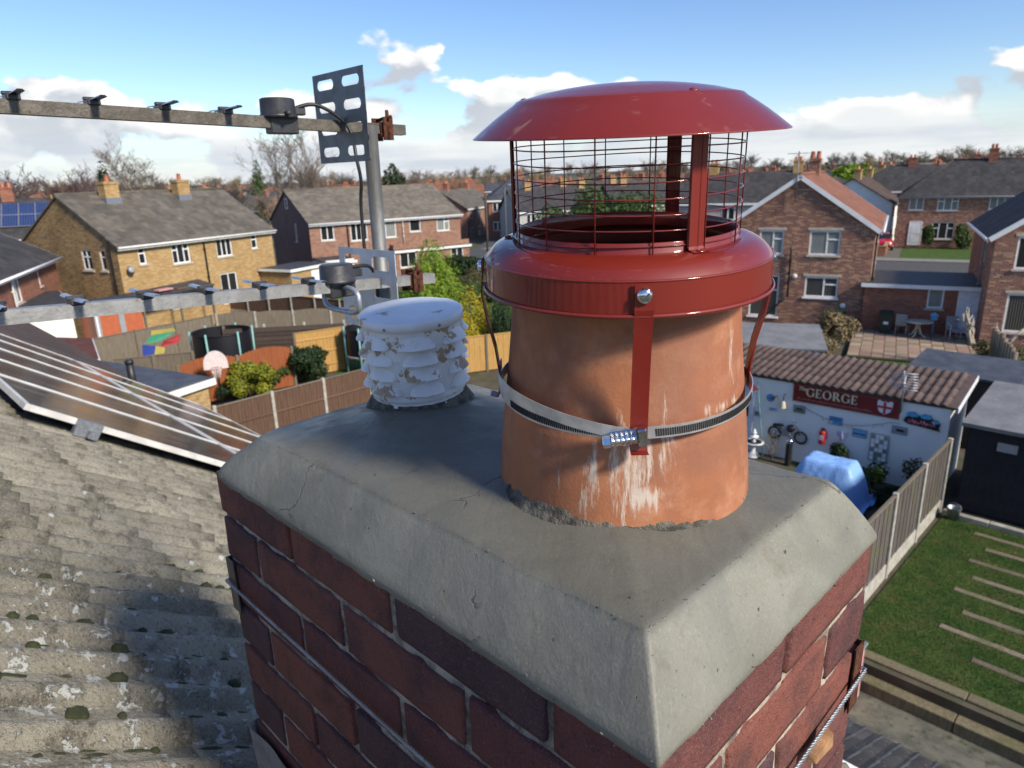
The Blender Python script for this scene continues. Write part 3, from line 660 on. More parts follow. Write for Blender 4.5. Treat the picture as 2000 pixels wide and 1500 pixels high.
# ================================================================== the stack
LX, WY = .770, .437
stack = fthing('chimney_stack', 'dark red brick chimney stack with fresh grey cement cap', 'chimney', 0, 0, ZT)
bricks = 0
def make_brick(x0, x1, y0, y1, zt, seed, hi=True):
    h = .065; c = Vector(((x0+x1)/2, (y0+y1)/2, zt-h/2)); hs = Vector(((x1-x0)/2, (y1-y0)/2, h/2))
    nx, ny, nzc = (max(3, int((x1-x0)/.012)), max(3, int((y1-y0)/.012)), 6) if hi else (3, 3, 2)
    vs = []; ids = {}; fs = []; off = Vector((seed*3.17, seed*1.7, seed*.9))
    def vid(i, j, k):
        if (i, j, k) in ids: return ids[i, j, k]
        def ed(t, n):   # concentrate samples near the edges
            s = t/n*2-1; return math.copysign(abs(s)**.6, s)
        p = Vector((hs.x*ed(i, nx), hs.y*ed(j, ny), hs.z*ed(k, nzc)))
        w = p+c
        r = .0016+.0015*max(0, nz(w*26+off))+.006*max(0, nz(w*55+off)-.30)
        q = Vector([max(-hs[a]+r, min(hs[a]-r, p[a])) for a in range(3)]); d = p-q
        if d.length > 1e-7: p = q+d.normalized()*r
        out = (p.normalized())
        n_ = Vector([p[a]/hs[a] for a in range(3)]); ax = max(range(3), key=lambda a: abs(n_[a])); dn = Vector((0, 0, 0)); dn[ax] = math.copysign(1, p[ax])
        p += dn*(.0008*nz(w*22+off)+.0006*nz(w*70+off))
        ids[i, j, k] = len(vs); vs.append(p+c); return ids[i, j, k]
    for i in range(nx):
        for j in range(ny):
            fs.append((vid(i,j,nzc), vid(i+1,j,nzc), vid(i+1,j+1,nzc), vid(i,j+1,nzc))); fs.append((vid(i,j,0), vid(i,j+1,0), vid(i+1,j+1,0), vid(i+1,j,0)))
    for i in range(nx):
        for k in range(nzc):
            fs.append((vid(i,0,k), vid(i+1,0,k), vid(i+1,0,k+1), vid(i,0,k+1))); fs.append((vid(i,ny,k), vid(i,ny,k+1), vid(i+1,ny,k+1), vid(i+1,ny,k)))
    for j in range(ny):
        for k in range(nzc):
            fs.append((vid(0,j,k), vid(0,j,k+1), vid(0,j+1,k+1), vid(0,j+1,k))); fs.append((vid(nx,j,k), vid(nx,j+1,k), vid(nx,j+1,k+1), vid(nx,j,k+1)))
    g = MB(); g.add(vs, fs, 0, True); g.build('brick', MT['chimney_brick'], stack)
def chunks(lo, hi, n, j=.010):
    L = (hi-lo-(n-1)*j)/n; return [(lo+k*(L+j), lo+k*(L+j)+L) for k in range(n)]
HB = .1025
for k in range(15):
    zt = -k*.075; hi = k < 9; s = k*20
    jig = lambda: rnd.uniform(-.001, .001)
    if k % 2 == 0:
        L = [(a, b_, 0, HB) for a, b_ in chunks(-LX, -HB-.010, 3)]+[(-HB, 0, a, b_) for a, b_ in chunks(0, WY, 2)]
        L += [(a, b_, WY-HB, WY) for a, b_ in chunks(-LX, -HB-.010, 3)]+[(-LX, -LX+HB, a, b_) for a, b_ in chunks(HB+.01, WY-HB-.01, 1)]
    else:
        L = [(a, b_, 0, HB) for a, b_ in chunks(-LX+HB+.010, 0, 3)]+[(-HB, 0, a, b_) for a, b_ in chunks(HB+.01, WY-HB-.01, 1)]
        L += [(-LX, -LX+HB, a, b_) for a, b_ in chunks(0, WY, 2)]+[(a, b_, WY-HB, WY) for a, b_ in chunks(-LX+HB+.010, 0, 3)]
    for i, (x0, x1, y0, y1) in enumerate(L):
        dx, dy = jig(), jig()
        make_brick(x0+dx*.5, x1+dx*.5, y0+dy, y1+dy, zt+rnd.uniform(-.001, .001), s+i, hi and (x1 > -.11 or y0 < .12 or x0 < -LX+.05))
# mortar core, recessed unevenly behind the brick faces
g = MB()
def mface(o, u, v, n, lu, lv, nu, nv):
    vs = []
    for j in range(nv+1):
        for i in range(nu+1):
            p = o+u*(lu*i/nu)+v*(lv*j/nv)
            d = max(.0030, .0040+.0055*max(-.2, min(1, 1.6*nz(p*13)+.5*nz(p*50)))+.0010*nz(p*150))
            vs.append(p-n*max(.0008, d))
    g.add(vs, [(j*(nu+1)+i, j*(nu+1)+i+1, (j+1)*(nu+1)+i+1, (j+1)*(nu+1)+i) for j in range(nv) for i in range(nu)], 0, True)
mface(Vector((-LX+.004, 0, -1.12)), Vector((1,0,0)), Vector((0,0,1)), Vector((0,-1,0)), LX-.008, 1.12, 190, 220)
mface(Vector((0, .004, -1.12)), Vector((0,1,0)), Vector((0,0,1)), Vector((1,0,0)), WY-.008, 1.12, 110, 220)
g.box(-LX+.009, -.016, .016, WY-.009, -1.12, .01)
g.build('mortar_joint', MT['lime_mortar'], stack)
# cement flaunching
def capmesh():
    g = MB()
    NE = 70; NC = 9
    # corners counter-clockwise from (x=-LX,y=0); plan radius grows toward the far left end
    def loop(ins, rad):
        x0, x1, y0, y1 = -LX+ins, -ins, ins, WY-ins
        cs = [(x0, y0, math.pi, rad[0]), (x1, y0, 1.5*math.pi, rad[1]), (x1, y1, 0, rad[2]), (x0, y1, .5*math.pi, rad[3])]
        pts = []
        for i, (cx, cy, a0, r) in enumerate(cs):
            sx = 1 if cx == x0 else -1; sy = 1 if cy == y0 else -1
            r = min(r, (y1-y0)/2*.98)
            c = Vector((cx+sx*r, cy+sy*r, 0))
            arc = [c+Vector((math.cos(a0+math.pi/2*k/NC), math.sin(a0+math.pi/2*k/NC), 0))*r for k in range(NC+1)]
            pts.append(arc)
        out = []
        for i in range(4):
            out += pts[i]
            a, b_ = pts[i][-1], pts[(i+1) % 4][0]
            out += [a.lerp(b_, k/NE) for k in range(1, NE)]
        return out
    side = [(-.0005, -.014), (-.004, -.007), (-.0035, .0), (.0005, .0075), (.007, .019), (.0135, .030), (.020, .0405), (.0265, .0505), (.032, .0585), (.0355, .0632), (.0378, .0655)]
    topp = [(.0378, .0655), (.0400, .0668), (.045, .0676), (.055, .0688), (.070, .0708), (.088, .0738), (.106, .077), (.125, .080), (.145, .083), (.165, .0855), (.185, .0875), (.205, .089)]
    for which, prof in ((0, side), (1, topp)):
        loops = []
        for q, (ins, h) in enumerate(prof):
            t = max(0, ins)
            L = loop(max(ins, -.004), (.028+t*.9, .0035+t*.05, .005+t*.06, .04+t*.9))
            vs = []
            for p in L:
                edge = math.exp(-((p.x+LX)/.10)**2)
                hh = h-.020*edge*(1-math.exp(-(t/.03)**2))
                hh += (.0022*nz(Vector((p.x*6, p.y*6, 1)))+.0016*nz(Vector((p.x*15, p.y*15, 5))))*min(1, t/.03)
                hh += .0006*nz(Vector((p.x*45, p.y*45, 9)))*min(1, t/.02)
                ar = math.exp(-((t-.0378)/.006)**2); hh += ar*(.0012*nz(Vector((p.x*55, p.y*55, 2)))+.0020*nz(Vector((p.x*18, p.y*18, 7))))
                ww = .0035*nz(Vector((p.x*9, p.y*9, h*14+2)))*min(1, max(0, h)/.02)
                if which == 0 and q < 2: hh += .001+.0045*nz(Vector((p.x*20, p.y*20, 3)))+.0028*nz(Vector((p.x*70, p.y*70, 3)))
                if which == 0 and q == 2: hh += .003*nz(Vector((p.x*22, p.y*22, 3)))
                cx = Vector((-LX/2, WY/2, 0)); dirp = (p-cx)
                vs.append(Vector((p.x+dirp.x*ww, p.y+dirp.y*ww*2, hh)))
            loops.append(vs)
        N = len(loops[0])
        vs = [v for l in loops for v in l]
        fs = [(i*N+k, i*N+(k+1) % N, (i+1)*N+(k+1) % N, (i+1)*N+k) for i in range(len(loops)-1) for k in range(N)]
        if which: fs.append(tuple((len(loops)-1)*N+k for k in range(N)))
        g.add(vs, fs, 0, True)
    return g
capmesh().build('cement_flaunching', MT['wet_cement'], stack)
# grit and crumbs left by the trowel
g = MB(); cr_ = random.Random(9)
def crumb(p, r):
    g.add([p+Vector((cr_.uniform(-1, 1), cr_.uniform(-1, 1), cr_.uniform(-.6, 1)))*r for _ in range(6)], [(0, 1, 2), (0, 2, 3), (0, 3, 4), (0, 4, 1), (5, 2, 1), (5, 3, 2), (5, 4, 3), (5, 1, 4)])
for _ in range(130):
    if cr_.random() < .55: p = Vector((-cr_.random()**1.3*LX*.95-.036, .0375+cr_.gauss(0, .0012), .0665+cr_.gauss(0, .0006)))
    else: p = Vector((-.0375+cr_.gauss(0, .0012), cr_.uniform(.04, WY-.04), .0665+cr_.gauss(0, .0006)))
    crumb(p, cr_.uniform(.0005, .0012))
for _ in range(50):
    if cr_.random() < .6: p = Vector((-cr_.random()*LX, -.0035, -.006+cr_.gauss(0, .003)))
    else: p = Vector((.0035, cr_.uniform(0, WY), -.006+cr_.gauss(0, .003)))
    crumb(p, cr_.uniform(.0008, .0024))
o = g.build('mortar_crumbs', MT['wet_cement'], stack); o['kind'] = 'stuff'
# lead flashing at the foot
g = MB()
n = 40
for (o, u, L) in ((Vector((-LX-.006, -.006, 0)), Vector((1, 0, 0)), LX+.012), (Vector((.006, -.006, 0)), Vector((0, 1, 0)), WY+.01), (Vector((-LX-.006, WY, 0)), Vector((0, -1, 0)), WY+.006)):
    vs = []
    for i in range(n+1):
        p = o+u*(L*i/n); y = max(0, p.y)
        top = -.46-.155*round(y/.145)*.75
        if u.x: top = -.462
        for zz in (top+.004*nz(p*14), top-.12, roofz(p.y)-ZT-.02):
            q = p+Vector((u.y, -u.x, 0))*(.003+.005*nz(Vector((p.x*12, p.y*12, zz*9)))); vs.append((q.x, q.y, zz))
    g.add(vs, [(i*3+k, (i+1)*3+k, (i+1)*3+k+1, i*3+k+1) for i in range(n) for k in (0, 1)], 0, True)
g.build('lead_flashing', MT['lead_sheet'], stack)

# lashing wire with corner plates and a wooden wedge
lw = fthing('lashing_wire', 'twisted steel lashing wire tied round the brick chimney stack', 'wire', 0, 0, ZT)
def strand(ph):
    pts = []
    path = [Vector((-LX-.008, WY+.008, -.186)), Vector((-LX-.008, -.008, -.186)), Vector((.009, -.009, -.190)), Vector((.009, WY+.008, -.186)), Vector((-LX-.008, WY+.008, -.186))]
    acc = 0
    for a, b_ in zip(path, path[1:]):
        L = (b_-a).length; n = int(L/.0035); t = (b_-a).normalized(); u = Vector((0, 0, 1)); v = t.cross(u)
        for i in range(n):
            s = L*i/n; an = (acc+s)/.016*2*math.pi+ph
            pts.append(a+t*s+(u*math.cos(an)+v*math.sin(an))*.0014+Vector((0, 0, -.003*math.sin(math.pi*i/n))))
        acc += L
    return pts
for k in range(3):
    g = MB(); g.tube(strand(k*2.094), .00135, 5, closed=True); g.build('strand', MT['galvanised'], lw)
for (cx, cy, sx, sy) in ((-LX, 0, 1, 1), (0, WY, -1, -1), (-LX, WY, 1, -1)):
    g = MB(); ox, oy = cx-sx*.0045, cy-sy*.0045
    g.box(min(ox, ox+sx*.026), max(ox, ox+sx*.026), min(oy, oy+sy*.002), max(oy, oy+sy*.002), -.235, -.145); g.box(min(ox, ox+sx*.002), max(ox, ox+sx*.002), min(oy, oy+sy*.026), max(oy, oy+sy*.026), -.235, -.145)
    g.build('corner_plate', MT['black_plastic'] if cx < 0 else MT['rust'], lw)
wd = fthing('wooden_wedge', 'small pale wooden wedge jammed under the lashing wire', 'wedge', .008, .300, ZT-.198)
g = MB(); vs = [(.0, -.026, -.002), (.0, .024, -.010), (.0, .026, .010), (.0, -.022, .008), (.011, -.023, -.001), (.012, .020, -.007), (.011, .021, .008), (.010, -.019, .006)]
g.add(vs, [(0,3,2,1),(4,5,6,7),(0,1,5,4),(1,2,6,5),(2,3,7,6),(3,0,4,7)]); g.build('wedge', MT['weathered_wood'], wd)

# ================================================================== pot
PX, PY = .1214, .726; POTZ = ZT+.0202
pot = thing('chimney_pot', 'tapered terracotta chimney pot streaked with white lime', 'chimney pot', (PX, PY, ZT+.081), 0)
def pot_r(z):                                # z above the base
    pts = [(-.03, .1385), (0, .1372), (.03, .1352), (.07, .1312), (.10, .1278), (.14, .1232), (.17, .1205), (.20, .1185), (.24, .1172)]
    for (a, ra), (b_, rb) in zip(pts, pts[1:]):
        if a <= z <= b_: return ra+(rb-ra)*(z-a)/(b_-a)
    return pts[-1][1]
prof = []
zz = -.03
while zz < .2401:
    r = pot_r(zz)
    if abs(zz-.087) < .0035: r -= .0012
    prof.append((r, zz)); zz += .0035
prof += [(.1165, .2425)]
def potfn(p, a):
    return Vector((p.x*(1+.004*nz((math.cos(a)*2, math.sin(a)*2, p.z*9))+.0018*nz((math.cos(a)*9, math.sin(a)*9, p.z*50))), p.y*(1+.004*nz((math.cos(a)*2, math.sin(a)*2, p.z*9))+.0018*nz((math.cos(a)*9, math.sin(a)*9, p.z*50))), p.z))
g = MB(); g.lathe(prof, 300, fn=potfn); g.build('pot', MT['terracotta'], pot)
def fillet(a):
    return 1
g = MB()
fp = [(.1348, .016), (.1372, .011), (.1385, .006), (.1405, .001), (.144, -.004), (.149, -.012)]
def ffn(p, a):
    k = .5+.5*math.cos(a-R_(-135)); k = k**5
    w_ = nz((math.cos(a)*3, math.sin(a)*3, 1)); s = .16+.62*k+.30*w_
    rr = math.hypot(p.x, p.y); base_ = .1345
    r2 = base_+(rr-base_)*max(.12, s)+.0018*nz((math.cos(a)*22, math.sin(a)*22, p.z*120))
    z2 = p.z*(max(.15, s) if p.z > 0 else 1)+.002*nz((math.cos(a)*18, math.sin(a)*18, 4))
    return Vector((r2*math.cos(a), r2*math.sin(a), z2))
g.lathe(fp, 160, fn=ffn); g.build('mortar_fillet', MT['old_mortar'], pot)
g = MB(); g.lathe([(.1165, .2428), (.104, .2432), (.101, .236), (.1005, .10)], 96); g.build('sooty_mouth', simple('soot_dark', (.016, .012, .010), (.035, .022, .015), 40, .95), pot)
g = MB(); g.lathe([(.102, .222), (.06, .226), (.0005, .224)], 60, fn=lambda p, a: p+Vector((0, 0, .006*nz(p*40)))); g.build('soot_bed', simple('soot', (.012, .011, .010), (.05, .035, .022), 90, .95, .8, 120, co='pos', lo=.55, hi=.7), pot)

# ================================================================== cowl
cowl = thing('chimney_cowl', 'glossy red metal chimney cowl with hood and wire cage', 'chimney cowl', (PX, PY, POTZ))
nax = Vector((-.0116, -.0716, 1)).normalized()
e1 = (Vector((1, 0, 0))-nax*nax.x).normalized(); e2 = nax.cross(e1)
cowl.matrix_world = Matrix(((e1.x, e2.x, nax.x, PX), (e1.y, e2.y, nax.y, PY), (e1.z, e2.z, nax.z, POTZ), (0, 0, 0, 1)))
RED = MT['red_enamel']
def arcp(c, r, a0, a1, n): return [(c[0]+r*math.cos(a0+(a1-a0)*k/n), c[1]+r*math.sin(a0+(a1-a0)*k/n)) for k in range(n+1)]
cl_ = MB(); cl_.lathe(arcp((.1426, .2792), .0019, -2.9, 1.35, 10), 420); cl_.lathe([(.1415, .2805), (.1412, .29), (.1409, .3075)], 420); cl_.lathe(arcp((.1403, .3082), .0012, -.7, 1.7, 6), 420)
prof = [(.1400, .3094), (.1378, .3128), (.1345, .3163), (.1300, .3202), (.1245, .3230), (.1180, .3246), (.1115, .3248), (.1085, .3242), (.1078, .3248), (.1076, .3330), (.1070, .3338), (.1064, .3330), (.1064, .3215), (.1072, .3190)]
cl_.lathe(prof, 420); cl_.build('collar', RED, cowl)
cage = MB(); rings = []
cage.lathe([(.1066, .3255), (.1078, .3262), (.1066, .3270)], 96); cage = cage.build('cage', RED, cowl)
for k in range(8):
    h = .3300+k*.0133; g = MB()
    g.tube([(.1086*math.cos(a), .1086*math.sin(a), h+.0006*math.sin(3*a+k)) for a in [2*math.pi*i/96 for i in range(96)]], .00062, 6, closed=True); g.build('ring_wire', RED, cage)
for k in range(14):
    a = R_(-113+k*360/14)
    g = MB(); g.tube([(.1099*math.cos(a), .1099*math.sin(a), .3235), (.1099*math.cos(a), .1099*math.sin(a), .437)], .00066, 6); g.build('upright_wire', RED, cage)
prof = [(.1462, .4196), (.1466, .4203), (.1456, .4212)]+[(.1456+(.1046-.1456)*t, .4212+(.4500-.4212)*t+.0012*math.sin(t*math.pi)) for t in (.25, .5, .75, .94)]
prof += [(.1040, .4512), (.1020, .4520), (.095, .4535), (.08, .4572), (.06, .4605), (.04, .4628), (.02, .464), (.0004, .4645)]
g = MB(); g.lathe(prof, 420); inner = [(r, z-.0012) for r, z in prof[2:]]; g.lathe([(.1462, .4196)]+inner, 128); g.build('hood', RED, cowl)
for ang in (-67, 53, 173):
    a = R_(ang); ca, sa = math.cos(a), math.sin(a)
    def P(r, t, z): return Vector((r*ca-t*sa, r*sa+t*ca, z))
    hw = .0083; path = [(.121, .3243), (.1130, .3258), (.1118, .3285), (.1115, .437), (.1085, .4405), (.100, .4460)]
    vs = []
    for (r, z) in path:
        for t, dr in ((-hw, .0022), (-hw+.0008, 0), (-.0022, 0), (-.0012, .0006), (.0012, .0006), (.0022, 0), (hw-.0008, 0), (hw, .0022)):
            flat = z < .3262 or z > .446
            vs.append(P(r-(0 if flat else dr), t, z+(.0004 if flat else 0)))
    n = 8; fs = [(i*n+k, i*n+k+1, (i+1)*n+k+1, (i+1)*n+k) for i in range(len(path)-1) for k in range(n-1)]
    g = MB(); g.add(vs, fs); lg = g.build('leg', RED, cowl)
    g = MB(); g.dome(P(.1175, 0, .3250), .0040, flat=.5); g.build('rivet', RED, lg); g = MB(); g.dome(P(.0970, 0, .4525), .0036, flat=.6); g.lathe([(.0045, -.0012), (.0045, .0004), (.002, .0006)], 12, Matrix.Translation(P(.0970, 0, .4525))); g.build('rivet', RED, lg)
BH = .1672
for ang in (-93, -3, 87, 177):
    a = R_(ang); ca, sa = math.cos(a), math.sin(a)
    def P(r, t, z): return Vector((r*ca-t*sa, r*sa+t*ca, z))
    hw = .0079
    if ang == -93: path = [(.1432, .3075), (.1434, .2960), (.1440, .2850), (.1400, .262), (.1355, .225), (.1325, .19), (.1312, .172), (.1325, .159), (.1345, .1525), (.1400, .1518), (.1445, .1528)]
    else: path = [(.1434, .3075), (.1436, .2960), (.1446, .2840), (.1460, .270), (.1425, .245), (.135, .212), (.1318, .185), (.1312, .172), (.1322, .161), (.135, .156), (.142, .158)]
    vs = []
    for (r, z) in path:
        for t, dr in ((-hw, -.0016), (-hw, 0), (hw, 0), (hw, -.0016)): vs.append(P(r+.0012+dr, t, z))
    n = 4; fs = [(i*n+k, i*n+(k+1) % n, (i+1)*n+(k+1) % n, (i+1)*n+k) for i in range(len(path)-1) for k in range(n)]+[(0, 1, 2, 3), tuple((len(path)-1)*n+k for k in (3, 2, 1, 0))]
    g = MB(); g.add(vs, fs); stp = g.build('strap', RED, cowl)
    g = MB(); g.cyl(P(.1445, 0, .2975), P(.1468, 0, .2975), .0066, 16); g.dome(P(.1468, 0, .2975), .0066, Vector((ca, sa, 0)), .5, 16)
    g.box(-.0045, .0045, -.0007, .0007, -.0003, .0007, M=Matrix.Translation(P(.1501, 0, .2975)) @ Vector((ca, sa, 0)).to_track_quat('Z', 'Y').to_matrix().to_4x4() @ Matrix.Rotation(.7, 4, 'Z'))
    g.build('bolt', MT['chrome'], stp)
# stainless band with worm-drive clamp
def band(rfn, hfn, a0, a1, hw, name):
    n = 140; vs = []
    for k in range(n+1):
        a = a0+(a1-a0)*k/n; r = rfn(a); h = hfn(a)
        for dr, dh in ((0, -hw), (0, hw), (-.0009, hw), (-.0009, -hw)): vs.append((( r+dr)*math.cos(a), (r+dr)*math.sin(a), h+dh))
    fs = [(i*4+k, i*4+(k+1) % 4, (i+1)*4+(k+1) % 4, (i+1)*4+k) for i in range(n) for k in range(4)]
    g = MB(); g.add(vs, fs, 0, False); return g.build(name, MT['stainless'], cowl)
af = R_(-93)
hb = lambda a: BH+.0012*math.cos(a-af)+.010*(.5-.5*math.cos(a-af))
bd = band(lambda a: .1326, hb, af+.02, af+2*math.pi+.10, .0058, 'band')
bd2 = band(lambda a: .1340, lambda a: hb(a)+.0125*math.sin(min(1, max(0, (af-.1-a)/1.25))*math.pi*.62), af-1.75, af-.1, .0056, 'band_tail')
g = MB()
for k in range(118):
    a = af+.12+k*.0168 if k < 62 else af-.17-(k-62)*.0168
    h = hb(a); r = .1328
    M = Matrix.Rotation(a, 4, 'Z') @ Matrix.Translation((r, 0, h)) @ Matrix.Rotation(.12, 4, 'X')
    g.box(-.0006, .0004, -.0006, .0006, -.0036, .0036, M=M)
sl = g.build('slot', MT['dark_slot'], bd); sl['kind'] = 'stuff'
clamp_a = R_(-95.5); MC = Matrix.Rotation(clamp_a, 4, 'Z') @ Matrix.Translation((.1372, 0, BH-.0005)) @ Matrix.Rotation(R_(7), 4, 'X')
g = MB(); g.bbox(-.0035, .0062, .0045, .0125, -.0085, .0085, .0012, M=MC); g.bbox(-.003, .0004, -.020, .0045, -.0075, .0075, .0008, M=MC); ch = g.build('clamp_housing', MT['chrome'], cowl)
g = MB()
pts = []
for k in range(11): pts += [(k*.0022, .0036 if k % 2 else .0050)]
M2 = MC @ Matrix.Translation((.0042, -.0190, 0)) @ Matrix.Rotation(-math.pi/2, 4, 'X')
g.lathe([(0.0003, 0)]+[(r, z) for z, r in pts]+[(.0003, .0221)], 16, M2, smooth=False)
g.lathe([(.0003, -.008), (.0050, -.008), (.0056, -.007), (.0056, -.001), (.0003, -.001)], 6, M2, smooth=False); g.build('clamp_screw', MT['chrome'], ch)

# ================================================================== louvred vent
VX, VY = -.1388, 1.0156
vent = thing('vent_terminal', 'white painted louvred flue vent with flaking paint and round lid', 'vent', (VX, VY, ZT))
nv = Vector((-.0248, -.0833, 1)).normalized(); v1 = (Vector((1, 0, 0))-nv*nv.x).normalized(); v2 = nv.cross(v1)
vent.matrix_world = Matrix(((v1.x, v2.x, nv.x, VX), (v1.y, v2.y, nv.y, VY), (v1.z, v2.z, nv.z, ZT), (0, 0, 0, 1)))
VP = MT['vent_paint']
g = MB()
def vr(h): return .0690+(.0735-.0690)*(h-.085)/.125
g.lathe([(vr(h)+(.0022 if abs(h-.106) < .003 else 0)+(.002 if h < .098 else 0), h) for h in [.06+.003*k for k in range(52)]], 96, fn=lambda p, a: p*(1+.004*nz((math.cos(a)*5, math.sin(a)*5, p.z*60)))); g.build('body', VP, vent)
for row, hb_ in enumerate((.1855, .1625, .1395, .1165)):
    for k in range(7):
        a0 = R_(-104+25+k*360/7+row*2.5); span = R_(21.5); hgt = .0172
        g = MB(); ns, ntt = 14, 8; vs = []
        for j in range(ntt+1):
            t = j/ntt
            for i in range(ns+1):
                s = -1+2*i/ns; ar_ = math.sqrt(max(0, 1-s*s)); a = a0+span*s; h = hb_+hgt*ar_*(1-t)
                bul = ar_**.8*(t**1.15)*.0112
                vs.append(((vr(h)+.0004+bul)*math.cos(a), (vr(h)+.0004+bul)*math.sin(a), h+.0008*nz((s*3, t*3, k+row*9))))
        g.add(vs, [(j*(ns+1)+i, j*(ns+1)+i+1, (j+1)*(ns+1)+i+1, (j+1)*(ns+1)+i) for j in range(ntt) for i in range(ns)], 0, True)
        lo_ = g.build('louvre', VP, vent)
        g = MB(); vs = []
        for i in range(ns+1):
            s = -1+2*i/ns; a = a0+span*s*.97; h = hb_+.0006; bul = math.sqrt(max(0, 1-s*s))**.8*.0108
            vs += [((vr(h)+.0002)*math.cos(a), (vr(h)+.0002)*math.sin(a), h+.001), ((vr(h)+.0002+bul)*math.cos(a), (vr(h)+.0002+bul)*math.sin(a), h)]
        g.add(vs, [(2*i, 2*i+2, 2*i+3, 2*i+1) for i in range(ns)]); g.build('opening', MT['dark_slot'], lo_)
g = MB(); g.lathe([(.0746, .2085), (.0756, .2088), (.0757, .2195), (.0748, .2212), (.0735, .2220), (.05, .2236), (.025, .2243), (.0004, .2246)], 96, fn=lambda p, a: p+Vector((0, 0, .0006*nz(p*45)))); lid = g.build('lid', MT['vent_lid_paint'], vent)
for ang in (-112, -52, 8, 68, 128, 188):
    a = R_(ang); g = MB(); g.dome((.0757*math.cos(a), .0757*math.sin(a), .2140), .0026, Vector((math.cos(a), math.sin(a), 0)), .6, 10); g.build('screw', MT['galvanised'], lid)
g = MB(); g.lathe([(.0705, .099), (.0728, .094), (.0752, .089), (.0785, .084), (.083, .076)], 120, fn=lambda p, a: p*(1+.012*nz((math.cos(a)*9, math.sin(a)*9, p.z*150))+.006*nz((math.cos(a)*26, math.sin(a)*26, p.z*260)))); g.build('mortar_fillet', MT['old_mortar'], vent)

